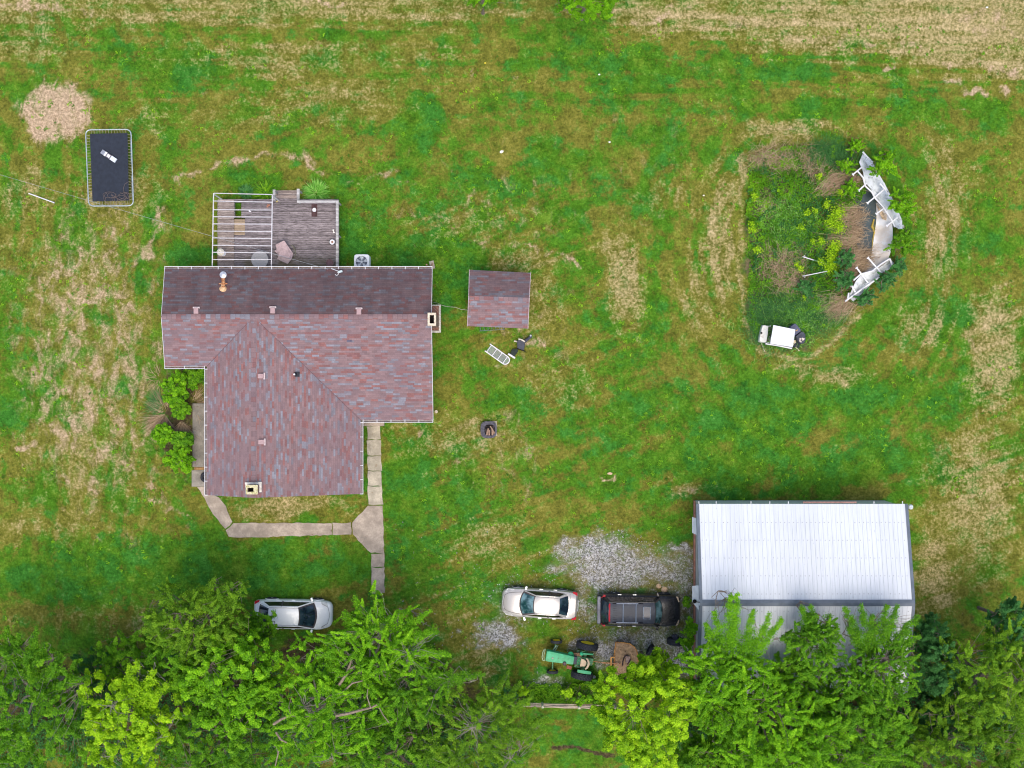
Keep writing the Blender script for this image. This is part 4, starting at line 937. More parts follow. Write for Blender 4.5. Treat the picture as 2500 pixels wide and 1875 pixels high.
for k in range(9):
    cx_, cy_ = random.uniform(600, 950), random.uniform(1310, 1460); r1_, r2_ = random.uniform(60, 130), random.uniform(40, 90); ph = random.uniform(0, 6)
    pts = [pT(min(1040, cx_ + r1_ * math.cos(ph + a)), min(1530, cy_ + r2_ * math.sin(ph + a)), TZ + .03 + .02 * math.sin(a * 2 + k)) for a in np.linspace(0, 5.4, 18)]
    m.tube(pts, .009, 4)
m.tube([pT(*q, TZ + .04) for q in ((1035, 1120), (960, 1110), (900, 1150), (875, 1220), (880, 1280), (940, 1320), (980, 1400), (985, 1500))], .009, 5)
m.build('cable', simple('brown_cable', (.20, .15, .13), .6), cb)
# white pipe on the grass and overhead wire
a, b = W(70, 472, .05), W(133, 495, .05); o = thing('plastic_pipe', 'straight white plastic pipe lying in the grass left of the trampoline', 'pipe', (a + b) / 2)
m = MB(); m.tube([a, b], .035, 8); m.build('pipe', M_white, o)
m = MB(); m.tube([b - (b - a) * .03, b], .05, 8); m.build('coupling', M_white, o)
o = thing('overhead_wire', 'thin grey service wire running from the left edge to the house eave', 'wire', W(560, 590, 0))
a = W(-260, 350, 6.4); b = W(800, 657, 3.4); m = MB()
m.tube([a.lerp(b, t_) - Vector((0, 0, .9 * 4 * t_ * (1 - t_))) for t_ in np.linspace(0, 1, 24)], .008, 5); m.build('wire', simple('grey_cable', (.34, .36, .38), .5), o)
# ground cable house-shed
o = thing('extension_cord', 'pale cord running through the grass from house to shed', 'cord', W(1100, 748, 0))
m = MB(); m.tube([W(*q, .04) for q in ((1058, 738), (1068, 740), (1080, 746), (1097, 749), (1112, 750), (1125, 755), (1144, 757.5))], .012, 5); m.build('cord', simple('pale_cord', (.55, .56, .48), .6), o)

# ------------------------------------------------------------------ metal barn
barn = thing('metal_barn', 'large barn with white ribbed metal roof and dark grey trim', 'barn', (17.8, -13.2, 0))
bx0, bx1, byN, byR, byS, bzE, bzR = 11.36, 24.22, -7.36, -13.19, -19.02, 3.6, 5.0
def metal_roof(name, base, streak, amount, fleck):
    t = NT(name); x, y, z = t.sep(t.pos)
    pan = t.white(t.comb(t.math('FLOOR', t.math('DIVIDE', x, .92)), 1.0))
    c = t.mix(1.0, base, t.ramp(pan, [(0, (.93, .93, .93)), (1, (1.05, 1.05, 1.05))]), 'MULTIPLY')
    st = t.noise(1.0, 6, .75, t.scale(t.pos, (9, .35, 1)))
    c = t.mix(t.sstep(st, .44, .70, 0, amount), c, streak)
    c = t.mix(t.sstep(t.noise(.5, 4, .6), .45, .7, 0, .16), c, (.50, .53, .57))
    fl = t.noise(2.6, 5, .7, t.scale(t.pos, (6, 1.1, 1), 0, (4, 4, 0)))
    c = t.mix(t.sstep(fl, fleck, fleck + .02, 0, .85), c, (.10, .11, .14))
    rib = t.math('FRACT', t.math('DIVIDE', t.math('SUBTRACT', t.math('ADD', x, 17.8), bx0), .268))
    c = t.mix(t.sstep(t.math('ABSOLUTE', t.math('SUBTRACT', rib, .5)), .0, .085, .40, 0), c, (.38, .40, .43))
    return t.done(c, .55, 0, .35)
M_mr1 = metal_roof('white_metal_roof', (.66, .69, .735), (.46, .49, .54), .5, .685)
M_mr2 = metal_roof('worn_metal_roof', (.66, .68, .71), (.30, .30, .35), .6, .70)
M_trim = simple('grey_trim', (.125, .15, .185), .5, .14, 2)
M_dot = simple('screw_dark', (.28, .28, .30), .6)
nr = int((bx1 - bx0 - .4) / .268)
def broof(sgn, mat, label):
    m = MB(); yE = byN if sgn > 0 else byS; x0, x1 = bx0 + .1, bx1 - .1
    m.slab([(x0, yE, bzE), (x1, yE, bzE), (x1, byR, bzR), (x0, byR, bzR)], .05)
    ang = math.atan2(bzR - bzE, abs(yE - byR)) * (-sgn); Lr = math.hypot(yE - byR, bzR - bzE)
    for k in range(nr + 1):
        x = bx0 + .268 * (k + .5) + .0
        if x > x1 - .05: break
        m.box((x, (yE + byR) / 2, (bzE + bzR) / 2 + .012), (.035, Lr, .022), Matrix.Rotation(ang, 3, 'X'), .6)
    m.cur = 1
    for f in (.19, .37, .55, .73, .91):
        y = yE + (byR - yE) * f; z = bzE + (bzR - bzE) * f
        for k in range(nr + 1):
            x = bx0 + .268 * (k + .5) + .09
            if x < x1 and random.random() < .85: m.box((x, y + random.uniform(-.01, .01), z + .006), (.042, .038, .014))
    return m.build('roof', [mat, M_dot], barn, label=label)
broof(1, M_mr1, 'clean white upper slope'); broof(-1, M_mr2, 'streaky worn lower slope')
m = MB(); sb = (bzR - bzE) / (byN - byR)
for sgn in (-1, 1): m.slab([(bx0 - .05, byR, bzR + .06), (bx1 + .05, byR, bzR + .06), (bx1 + .05, byR + sgn * .19, bzR + .06 - .19 * sb), (bx0 - .05, byR + sgn * .19, bzR + .06 - .19 * sb)], .03)
m.build('ridge_cap', M_trim, barn)
for x in (bx0 + .02, bx1 - .02):
    for yE in (byN, byS):
        s_ = 1 if yE == byN else -1
        m = MB(); m.slab([(x - .09, yE, bzE + .035), (x + .09, yE, bzE + .035), (x + .09, byR + s_ * .19, bzR - .01), (x - .09, byR + s_ * .19, bzR - .01)], .18); m.build('rake_trim', M_trim, barn)
M_bw = siding('barn_siding', (.52, .54, .52), .9)
m = MB(); X0, X1, Y0, Y1 = bx0 + .40, bx1 - .3, byS + .12, byN - .12
zt = bzE + .02; zr_ = bzR - .07
m.add([(X0, Y0, 0), (X0, byR, 0), (X0, Y1, 0), (X1, Y1, 0), (X1, byR, 0), (X1, Y0, 0), (X0, Y0, zt), (X0, byR, zr_), (X0, Y1, zt), (X1, Y1, zt), (X1, byR, zr_), (X1, Y0, zt)],
    [(0, 6, 7, 1), (1, 7, 8, 2), (2, 8, 9, 3), (3, 9, 10, 4), (4, 10, 11, 5), (5, 11, 6, 0)]); m.build('wall', M_bw, barn)
m = MB(); m.box((X0 - .07, (Y0 + Y1) / 2, .16), (.10, Y1 - Y0, .32)); m.build('skirt_board', simple('rusty_skirt', (.38, .18, .12), .85, .25, 5), barn)
M_hood = siding('hood_metal', (.66, .69, .72), .3)
for (ya, yb, yc, yd, lb) in ((1262, 1301, 1270, 1312, 'door hood near the upper corner'), (1431, 1469, 1428, 1500, 'door hood below the gable peak')):
    zo, zi = 2.3, 2.9
    a, b, c, d = W(1690, ya, zo), W(1690, yb, zo), W(1703, yd, zi), W(1703, yc, zi)
    m = MB(); xi = X0; c = Vector((xi, c.y, zi)); d = Vector((xi, d.y, zi))
    m.slab([a, b, c, d], .04); hd = m.build('door_hood', M_hood, barn, label=lb)
    if ya > 1400:
        p = W(1696.5, 1469, 2.75); m = MB(); m.lathe((p.x, p.y, 2.62), [(.13, 0), (.12, .06), (.04, .12), (.03, .2)], 12); m.tube([(p.x, p.y, 2.8), (X0, p.y, 2.98)], .025, 5); m.build('barn_light', M_black, barn)
p = W(2222.6, 1237.5, 3.3); m = MB(); m.lathe((p.x, p.y, 3.2), [(.01, 0), (.14, .05), (.165, .15), (.12, .27), (.01, .32)], 16); m.tube([(p.x, p.y, 3.22), (p.x - .35, p.y - .1, 3.1)], .03, 5); m.build('yard_light', simple('pale_globe', (.6, .64, .66), .3), barn)
m = MB(); a = W(1960, 1227.5, 3.4); b = W(2091, 1228.5, 3.4); m.box(((a.x + b.x) / 2, a.y + .02, 3.40), (b.x - a.x, .10, .08)); m.build('door_track', simple('brown_track', (.40, .22, .18), .8, .3, 4), barn)
m = MB()
for px in (1706, 1748, 1833, 1879, 1924, 2133, 2203): q = W(px, 1227.5, 3.5); m.box((q.x, byN + .08, 3.52), (.035, .16, .1))
m.build('truss_ends', M_white, barn)

# ------------------------------------------------------------------ vehicles (local x forward, y left)
M_tglass = {}
def glass(name, a, b):
    t = NT(name); n = t.noise(1.6, 3); c = t.mix(t.sstep(n, .4, .62), a, b); return t.done(c, .06, 0, .8)
M_ws = glass('windscreen_teal', (.012, .05, .055), (.16, .28, .31))
M_wd = glass('windscreen_dark', (.008, .016, .03), (.02, .045, .06))
M_sg = glass('side_glass', (.012, .008, .010), (.045, .03, .035))
M_red = simple('red_lens', (.50, .02, .03), .25, .1, 5)
M_lens = simple('clear_lens', (.62, .62, .60), .2, .12, 6)
M_gap = simple('panel_gap', (.07, .06, .06), .8)
M_rimm = simple('alloy_rim', (.55, .56, .58), .3, .1, 6, metal=.5)
def vpart(m, name, mat, root, smooth=True, label=None, parent=None):
    return m.build(name, mat, parent or root, smooth, False, label)
def car(name, label, cat, loc, rz, L, Wd, st, cab, paint, wsg, bow=.22, wheels=None, wr=.33, group=None, rsmooth=True):
    """st: stations (x fraction from rear -.5 .. .5, half width factor, top z); cab: dict"""
    root = thing(name, label, cat, loc, rz, group)
    hw = Wd / 2; m = MB(); prof = []
    for (fx, fw, zt) in st:
        x = fx * L; w = fw * hw; zb = .24
        half = [(w * .90, zb), (w * .985, zb + .10), (w, zb + (zt - zb) * .45), (w * .99, zt - .16), (w * .955, zt - .05), (w * .86, zt), (w * .45, zt + .022), (0, zt + .03)]
        ring = half + [(-y, z) for y, z in half[-2::-1]]
        prof.append([(x, y, z) for y, z in ring])
    n = len(prof[0]); vs = [p for r_ in prof for p in r_]
    m.add(vs, [(i * n + j, (i + 1) * n + j, (i + 1) * n + j + 1, i * n + j + 1) for i in range(len(prof) - 1) for j in range(n - 1)] + [tuple(range(n)), tuple(range((len(prof) - 1) * n + n - 1, (len(prof) - 1) * n - 1, -1))])
    body = vpart(m, 'body', paint, root)
    c = cab; wb, wt = c['wb'], c['wt']; zb, zr = c['zb'], c['zr']; fb, ft, rt, rb = c['fb'], c['ft'], c['rt'], c['rb']; bt = bow * .35
    wmid = c.get('wm', wt)
    def top(x_, y_): return zr - .045 * (abs(y_) / wt) ** 2.5
    # roof
    m = MB()
    def rf(u, v):
        y = (v * 2 - 1); xx = rt + (ft - rt) * u + (bt * (1 - y * y) * (u) - bt * .4 * (1 - y * y) * (1 - u))
        w = wt * (1 - .05 * (1 - min(1, u * 5)) * 1 )
        return Vector((xx, y * w, zr - .045 * abs(y) ** 2.5 - .05 * (2 * u - 1) ** 4 ))
    m.grid(rf, 10, 10); rfo = vpart(m, 'roof', c.get('roofmat', paint), root)
    ws_top = lambda v: rf(1, v); rg_top = lambda v: rf(0, v)
    def base_f(v): y = v * 2 - 1; return Vector((fb + bow * (1 - y * y), y * wb, zb + .01 + .02 * (1 - y * y)))
    def base_r(v): y = v * 2 - 1; return Vector((rb - bow * .55 * (1 - y * y), y * wb * .96, zb + .01 + .02 * (1 - y * y)))
    def lerp_patch(fa, fb_, s0, s1, e, bulge=.02):
        def f(u, v):
            vv = e + (1 - 2 * e) * v; uu = s0 + (s1 - s0) * u
            p = fa(vv).lerp(fb_(vv), uu); p.z += bulge * math.sin(PI * uu); return p
        return f
    m = MB(); m.grid(lerp_patch(base_f, ws_top, .0, 1.0, .0, .018), 8, 8); vpart(m, 'windscreen', M_gap, root)
    m = MB(); m.grid(lambda u, v: lerp_patch(base_f, ws_top, .10, .93, .075, .03)(u, v) + Vector((.002, 0, .006)), 8, 8); vpart(m, 'windscreen_glass', wsg, root)
    m = MB(); m.grid(lerp_patch(base_r, rg_top, .0, 1.0, .0, .018), 8, 8); vpart(m, 'rear_window_frame', c.get('rearframe', paint), root)
    m = MB(); m.grid(lambda u, v: lerp_patch(base_r, rg_top, .06, .98, .07, .03)(u, v) + Vector((-.002, 0, .006)), 8, 8); vpart(m, 'rear_window', c.get('rearglass', M_wd), root)
    for s_ in (1, -1):
        def sb_(u): x = rb + (fb - rb) * u; return Vector((x, s_ * (wb + .015 * math.sin(PI * u)), zb))
        def stp(u): x = rt + (ft - rt) * u; q = rf(u, 1 if s_ > 0 else 0); return q + Vector((0, 0, -.012))
        m = MB(); m.grid(lambda u, v: sb_(u).lerp(stp(u), v), 12, 3); vpart(m, 'side_frame', paint, root)
        m = MB(); m.grid(lambda u, v: sb_(.05 + .90 * u).lerp(stp(.05 + .90 * u), .10 + .74 * v) + Vector((0, s_ * .012, .004)), 12, 3); vpart(m, 'side_window', M_sg, root)
        m = MB()
        for u in (.44, .76 if c.get('long') else .42): m.tube([sb_(u) + Vector((0, s_ * .016, 0)), stp(u) + Vector((0, s_ * .012, 0))], .022, 5)
        vpart(m, 'door_pillar', M_gap, root)
        m = MB(); m.tube([base_f(1 if s_ > 0 else 0), ws_top(1 if s_ > 0 else 0)] + [stp(u) + Vector((0, 0, .012)) for u in (.8, .6, .4, .2, 0)] + [base_r(1 if s_ > 0 else 0)], .036, 6); vpart(m, 'roof_edge', paint, root)
        # mirror
        m = MB(); m.box((fb - .12, s_ * (wb + .17), zb + .06), (.13, .24, .15), s_ * .25, 1, .03); vpart(m, 'wing_mirror', c.get('mirror', paint), root)
        m = MB()
        for x in c.get('handles', (.1, -.75)): m.box((x, s_ * (hw * .995), zb - .13), (.22, .035, .04))
        vpart(m, 'door_handle', c.get('handlemat', M_white if False else M_silver), root, False)
        for x in wheels:
            wroot = None; m = MB(); cy = s_ * (hw - .085)
            rot = Matrix.Rotation(PI / 2, 3, 'X')
            m.lathe((x, cy - .11, wr), [(wr * .62, 0), (wr * .93, .0), (wr, .04), (wr, .19), (wr * .93, .23), (wr * .62, .23)], 24, 'Y'); tyre = vpart(m, 'wheel', M_rubber, root)
            m = MB(); m.lathe((x, cy - .10 if s_ < 0 else cy + .05, wr), [(wr * .62, 0), (wr * .60, .055), (.03, .075)] if s_ > 0 else [(.03, -.02), (wr * .60, 0), (wr * .62, .05)], 16, 'Y'); vpart(m, 'rim', M_rimm, root, True, None, tyre)
            m = MB(); m.tube([(x + (wr + .07) * math.cos(a), s_ * (hw - .01), wr + (wr + .05) * math.sin(a)) for a in np.linspace(.1, PI - .1, 12)], .026, 5); vpart(m, 'wheel_arch', c.get('arch', paint), root)
    return root, body
# silver sedan
M_champ = NT('champagne_paint'); M_champ = M_champ.done(M_champ.mix(M_champ.sstep(M_champ.noise(30, 2), .3, .7), (.46, .435, .405), (.52, .49, .46)), .28, .25, .5, .5)
sp = W(1317.5, 1473, .7); sp.z = 0
st = [(-.5, .78, .66), (-.49, .86, .88), (-.47, .90, 1.00), (-.40, .95, 1.04), (-.30, .985, 1.03), (-.15, 1, .97), (.05, 1, .95), (.20, 1, .95), (.28, .985, .96), (.36, .96, .90), (.42, .91, .84), (.46, .84, .76), (.485, .74, .68), (.498, .60, .58), (.503, .45, .48)]
sedan, body = car('sedan_car', 'champagne silver sedan parked on the gravel facing left', 'car', sp, R(176.7), 4.82, 1.84, st,
    dict(wb=.80, wt=.58, zb=.95, zr=1.44, fb=1.04, ft=.28, rt=-1.20, rb=-1.80, mirror=M_silver, handles=(-.05, -.95), rearframe=M_champ), M_champ, M_ws, .28, (1.42, -1.36), .32)
def vtube(root, name, pts, r, mat): m = MB(); m.tube(pts, r, 5); return vpart(m, name, mat, root)
for s_ in (1, -1):
    vtube(sedan, 'hood_seam', [(1.18, s_ * .70, .985), (1.6, s_ * .66, .945), (2.0, s_ * .58, .865), (2.24, s_ * .44, .775)], .011, M_gap)
    vtube(sedan, 'roof_seam', [(.34, s_ * .52, 1.428), (-.3, s_ * .52, 1.442), (-1.15, s_ * .50, 1.418)], .008, M_gap)
    m = MB(); m.slab([(2.10, s_ * .84, .755), (1.62, s_ * .86, .895), (1.78, s_ * .72, .915), (2.18, s_ * .60, .80), (2.27, s_ * .62, .74)], .05); vpart(m, 'headlight', M_lens, sedan, False)
    m = MB(); m.slab([(-2.34, s_ * .86, .98), (-2.05, s_ * .90, 1.03), (-2.08, s_ * .80, 1.06), (-2.36, s_ * .66, 1.03)], .16); vpart(m, 'tail_light', M_red, sedan, False)
vtube(sedan, 'grille', [(2.30, -.40, .73), (2.36, 0, .74), (2.30, .40, .73)], .022, M_silver)
vtube(sedan, 'hood_edge', [(2.24, -.44, .775), (2.33, 0, .775), (2.24, .44, .775)], .011, M_gap)
vtube(sedan, 'trunk_seam', [(-1.88, -.74, 1.062), (-1.98, 0, 1.078), (-1.88, .74, 1.062)], .008, M_gap)
vtube(sedan, 'license_bar', [(-2.43, -.35, .8), (-2.45, 0, .8), (-2.43, .35, .8)], .03, M_silver)

# black SUV
tb = NT('black_paint'); nb_ = tb.noise(7, 5, .7); M_blk = tb.done(tb.mix(tb.sstep(nb_, .5, .75), (.009, .010, .014), (.030, .033, .042)), tb.sstep(nb_, .3, .8, .25, .5), 0, .35, .15)
tb = NT('black_roof_paint'); nb_ = tb.noise(3, 5, .7); M_blr = tb.done(tb.mix(tb.sstep(nb_, .4, .75), (.018, .026, .045), (.040, .052, .080)), .42, 0, .35, .05)
up = W(1559.6, 1489.6, .8); up.z = 0
st = [(-.5, .90, .70), (-.498, .94, .80), (-.47, .95, .82), (-.455, .955, 1.05), (-.44, .97, 1.14), (-.30, 1, 1.15), (0, 1, 1.14), (.18, 1, 1.14), (.22, .99, 1.16), (.34, .975, 1.12), (.42, .95, 1.07), (.465, .92, 1.00), (.485, .88, .92), (.495, .82, .80), (.50, .74, .60)]
suv, body = car('suv_car', 'black SUV with roof rack parked on the gravel facing the barn', 'car', up, R(-.6), 5.25, 2.02, st,
    dict(wb=.90, wt=.685, zb=1.13, zr=1.86, fb=1.27, ft=.86, rt=-1.98, rb=-2.33, long=True, roofmat=M_blr, rearframe=M_blk, handles=(-.30, -1.25), handlemat=M_silver), M_blk, M_ws, .22, (1.62, -1.55), .39)
for s_ in (1, -1):
    vtube(suv, 'roof_rail', [(-1.52, s_ * .60, 1.93), (-.16, s_ * .60, 1.94)], .026, M_silver)
    m = MB(); m.tube([(-1.75, s_ * .60, 1.84), (-1.5, s_ * .60, 1.915)], .022, 5); m.tube([(-.18, s_ * .60, 1.92), (.15, s_ * .60, 1.86)], .022, 5); vpart(m, 'rail_foot', M_black, suv)
    m = MB(); m.slab([(-2.28, s_ * .98, 1.16), (-2.15, s_ * .99, 1.17), (-2.18, s_ * .84, 1.19), (-2.42, s_ * .82, 1.12)], .40); vpart(m, 'tail_light', M_red, suv, False)
    m = MB(); m.slab([(2.40, s_ * .80, 1.01), (2.50, s_ * .62, .98), (2.44, s_ * .60, 1.045), (2.30, s_ * .80, 1.075)] if False else [(2.33, s_ * .93, 1.03), (2.47, s_ * .90, .97), (2.56, s_ * .58, .97), (2.50, s_ * .56, 1.01)], .14); vpart(m, 'headlight', simple('amber_lens', (.60, .47, .34), .3) if 'amber_lens' not in bpy.data.materials else bpy.data.materials['amber_lens'], suv, False)
    vtube(suv, 'hood_seam', [(1.42, s_ * .78, 1.185), (2.0, s_ * .74, 1.15), (2.44, s_ * .70, 1.05)], .008, M_gap)
M_bar = simple('grey_crossbar', (.30, .36, .45), .35, .1)
for x in (-1.10, -.29): vtube(suv, 'cross_bar', [(x, -.58, 1.945), (x, .58, 1.945)], .026, M_bar)
m = MB()
for k in range(7): m.box((-.85, -.42 + k * .14, 1.852 - .02 * abs(k - 3) / 3), (1.75, .012, .012))
vpart(m, 'roof_ribs', M_black, suv, False)
m = MB(); m.grid(lambda u, v: Vector((.17 + .46 * u, -.36 + .76 * v, 1.872 - .012 * (2 * v - 1) ** 2)), 2, 4); vpart(m, 'sunroof', simple('sunroof_glass', (.04, .05, .08), .12), suv)
m = MB(); q = [(.17, -.36), (.63, -.36), (.63, .40), (.17, .40)]; m.tube([(x, y, 1.875) for x, y in q], .014, 5, True, True); vpart(m, 'sunroof_seal', simple('pale_seal', (.32, .42, .52), .5), suv)
m = MB(); m.slab([(-1.98, -.56, 1.80), (-1.90, -.58, 1.845), (-1.90, .58, 1.845), (-1.98, .56, 1.80), (-2.03, 0, 1.80)], .03); vpart(m, 'brake_light', M_red, suv, False)
m = MB(); m.box((-2.54, 0, .86), (.20, 1.72, .12), 0, 1, .04); vpart(m, 'bumper', simple('grey_bumper', (.22, .22, .25), .5, .3, 3), suv)
m = MB(); m.box((2.60, 0, .62), (.10, 1.6, .2), 0, 1, .03); vpart(m, 'front_bumper', M_blk, suv)

# white hatchback under the tree
tb = NT('white_paint'); M_wp = tb.done(tb.mix(tb.sstep(tb.noise(3, 4), .4, .7), (.87, .87, .87), (.90, .90, .90)), .25, 0, .5, .5)
hp = W(715.5, 1499.3, .7); hp.z = 0
st = [(-.5, .72, .62), (-.495, .84, .84), (-.47, .90, 1.00), (-.42, .94, 1.04), (-.3, .98, 1.04), (-.1, 1, 1.02), (.12, 1, 1.0), (.22, .99, 1.0), (.30, .98, .98), (.38, .95, .93), (.44, .90, .86), (.475, .82, .78), (.492, .70, .66), (.502, .52, .5)]
hatch, body = car('hatchback_car', 'white crossover car half hidden under the tree branches', 'car', hp, R(-1.0), 4.95, 1.86, st,
    dict(wb=.84, wt=.60, zb=1.00, zr=1.60, fb=1.36, ft=.44, rt=-1.38, rb=-2.05, handles=(.05, -.95), handlemat=M_wp), M_wp, M_wd, .22, (1.50, -1.42), .34)
for s_ in (1, -1):
    m = MB(); m.slab([(2.18, s_ * .80, .86), (1.80, s_ * .88, .935), (1.85, s_ * .74, .985), (2.22, s_ * .58, .90)], .06); vpart(m, 'headlight', M_lens, hatch, False)
    vtube(hatch, 'roof_seam', [(.50, s_ * .54, 1.592), (-.4, s_ * .545, 1.606), (-1.35, s_ * .53, 1.578)], .009, M_gap)
    m = MB(); m.slab([(-2.38, s_ * .84, 1.02), (-2.10, s_ * .91, 1.06), (-2.12, s_ * .80, 1.07), (-2.40, s_ * .64, 1.03)], .2); vpart(m, 'tail_light', M_red, hatch, False)
    vtube(hatch, 'lamp_seam', [(1.85, s_ * .74, .99), (2.24, s_ * .52, .89)], .010, M_gap)
vtube(hatch, 'hood_edge', [(2.24, -.52, .89), (2.36, 0, .885), (2.24, .52, .89)], .010, M_gap)

# ------------------------------------------------------------------ tractor
M_grn = NT('tractor_green'); M_grn = M_grn.done(M_grn.mix(M_grn.sstep(M_grn.noise(2.5, 5), .4, .75), (.012, .30, .115), (.035, .43, .20)), .42, 0, .4)
M_grnd = simple('dull_green', (.10, .26, .13), .7, .4, 8, dirt=(.16, .10, .06))
M_yel = simple('wheel_yellow', (.85, .62, .02), .45, .12, 6)
M_seat = simple('cream_vinyl', (.66, .50, .34), .7, .1, 20)
tp = W(1427, 1614, 1.0); tp.z = 0
tra = thing('farm_tractor', 'green farm tractor with yellow wheels and cream seat', 'tractor', tp, R(170.5))
TRI = Matrix.Rotation(-R(170.5), 3, 'Z')
def tl(px, py, z):   # photo pixel at height z in tractor space
    return TRI @ (W(px, py, z) - tp)
def tz_(x, y, z): return tl(1300 + x / 11.85, 1540 + y / 11.85, z)
def tbox(name, x0, x1, y0, y1, z0, z1, mat, bev=.0, par=None):
    m = MB(); m.box(((x0 + x1) / 2, (y0 + y1) / 2, (z0 + z1) / 2), (x1 - x0, y1 - y0, z1 - z0), 0, 1, bev); return m.build(name, mat, par or tra, False, False)
m = MB()
def hood(u, v):
    x = .72 + 1.72 * u; a = (v * 2 - 1); w = .26 + .09 * u; w *= (1 if u < .97 else .93)
    yy = w * math.copysign(min(1, abs(a) * 1.35), a); zz = 1.42 - (0 if abs(a) < .74 else (abs(a) - .74) / .26 * .5) - .03 * abs(a) ** 2
    return Vector((x, yy, zz))
m.grid(hood, 10, 20); c1_ = [hood(1, v / 20) for v in range(21)]; m.add(c1_, [tuple(range(21))]); m.build('hood', M_grn, tra, True, False)
tbox('engine', .55, 2.3, -.20, .20, .55, 1.05, M_grnd, .03); tbox('nose', 2.38, 2.48, -.30, .30, .70, 1.38, M_grn, .03)
tbox('transmission', -.55, .6, -.22, .22, .45, .95, M_grnd, .04)
m = MB(); m.tube([(2.50, .36, 1.15), (2.66, .30, 1.3), (2.72, .1, 1.32), (2.72, -.2, 1.32), (2.66, -.34, 1.2)], .028, 6); m.tube([(2.52, .38, 1.0), (2.60, .1, 1.0), (2.58, -.35, .95)], .03, 6); m.build('brush_guard', simple('pale_green', (.42, .52, .32), .6, .2), tra, True, False)
m = MB(); m.lathe((2.06, .06, 1.40), [(.05, 0), (.05, .05), (.02, .06)], 12); m.build('radiator_cap', simple('cap_grey', (.4, .33, .28), .5), tra, True, False)
m = MB(); m.lathe((1.68, 0, 1.40), [(.035, 0), (.035, .03), (.01, .03)], 10); m.build('filler_cap', M_grnd, tra, True, False)
m = MB(); m.lathe((1.26, -.0, 1.1), [(.11, 0), (.115, .42), (.09, .46), (.05, .40)], 16); 
for v_i in range(len(m.v)): x_, y_, z_ = m.v[v_i]; m.v[v_i] = (x_, y_ + .27, z_)
m.build('muffler', simple('muffler_brown', (.17, .12, .12), .8, .3), tra, True, False)
tbox('dash', .50, .74, -.24, .24, .95, 1.30, simple('dash_black', (.03, .035, .06), .5), .04)
m = MB(); m.tube([(.38 + .08 * math.cos(a) , .20 * math.sin(a), 1.42 + .15 * math.cos(a)) for a in np.linspace(0, 2 * PI, 21)[:-1]], .018, 6, True, True); m.tube([(.38, 0, 1.4), (.62, 0, 1.2)], .02, 6); m.build('steering_wheel', M_grn, tra, True, False)
tbox('platform', -.05, .55, -.55, .55, .60, .66, M_grnd); 
m = MB(); sc_ = [tz_(*q, 1.15) for q in ((1410, 805), (1500, 830), (1560, 890), (1560, 970), (1520, 1030), (1375, 1035), (1390, 900))]
m.prism([(p.x, p.y) for p in sc_], 1.02, 1.16, .96); m.build('seat', M_seat, tra, False, False)
m = MB(); m.tube([tz_(*q, 1.42) for q in ((1565, 795), (1610, 860), (1628, 930), (1610, 1010), (1575, 1070), (1525, 1110))], [.04, .06, .075, .075, .06, .04], 8); m.build('backrest', M_seat, tra, True, False)
m = MB(); m.tube([(-.1, 0, .9), (-.2, 0, 1.05)], .05, 6); m.build('seat_post', M_black, tra, False, False)
def bigwheel(c, Rr, wd, yaw, lug, side, name='rear_wheel', ry=.42):
    m = MB(); rz = yaw
    m.lathe(c, [(Rr * .56, -wd * .44), (Rr * .80, -wd * .5), (Rr * .94, -wd * .44), (Rr * .97, 0), (Rr * .94, wd * .44), (Rr * .80, wd * .5), (Rr * .56, wd * .44), (Rr * .54, 0), (Rr * .56, -wd * .44)], 32, 'Y', rz, False)
    if lug:
        n = 22
        for i in range(n):
            for sg in (-1, 1):
                a = 2 * PI * (i + (.5 if sg > 0 else 0)) / n
                q0 = Vector((Rr * .97 * math.cos(a), sg * .01, Rr * .97 * math.sin(a))); a2 = a + .20
                q1 = Vector((Rr * .93 * math.cos(a2), sg * wd * .47, Rr * .93 * math.sin(a2)))
                M3 = Matrix.Rotation(rz, 3, 'Z'); m.tube([Vector(c) + M3 @ q0, Vector(c) + M3 @ q1], .034, 4)
    w_ = m.build(name, M_rubber, tra, True, False)
    m = MB()
    m.lathe(c, [(.05, side * wd * .20), (Rr * .30, side * wd * .22), (Rr * .60, side * wd * .50), (Rr * .62, side * wd * .47)] if side > 0 else [(Rr * .62, side * wd * .47), (Rr * .60, side * wd * .50), (Rr * .30, side * wd * .22), (.05, side * wd * .20)], 24, 'Y', rz); m.build('rim', M_yel, w_, True, False)
    m = MB(); m.lathe(c, [(.01, -wd * .44), (Rr * .54, -wd * .40)], 24, 'Y', rz) if side > 0 else m.lathe(c, [(Rr * .54, wd * .40), (.01, wd * .44)], 24, 'Y', rz); m.build('inner_rim', M_yel, w_, True, False)
RW = .70
cN = tl(1434, 1578, .9); cS = tl(1421, 1650, .9)
bigwheel((cN.x, cN.y, RW), RW, .40, 0, True, -1); bigwheel((cS.x, cS.y, RW), RW, .40, 0, True, 1)
m = MB(); m.tube([(cN.x, cN.y, RW), (cS.x, cS.y, RW)], .10, 8); m.build('rear_axle', M_grnd, tra, True, False)
fN = tl(1358.5, 1566.5, .45); fS = tl(1348.6, 1640, .45); RF = .39
bigwheel((fN.x, fN.y, RF), RF, .19, R(8), False, -1, 'front_wheel'); bigwheel((fS.x, fS.y, RF), RF, .19, R(8), False, 1, 'front_wheel')
m = MB(); m.tube([(fN.x + .02, fN.y, RF), (fN.x + .02, fN.y + (.16 if fN.y < 0 else -.16), RF + .02), (2.0, -.12, .62), (2.0, .12, .62), (fS.x + .02, fS.y - .16, RF + .02), (fS.x, fS.y, RF)], .045, 6); m.build('front_axle', M_grnd, tra, True, False)
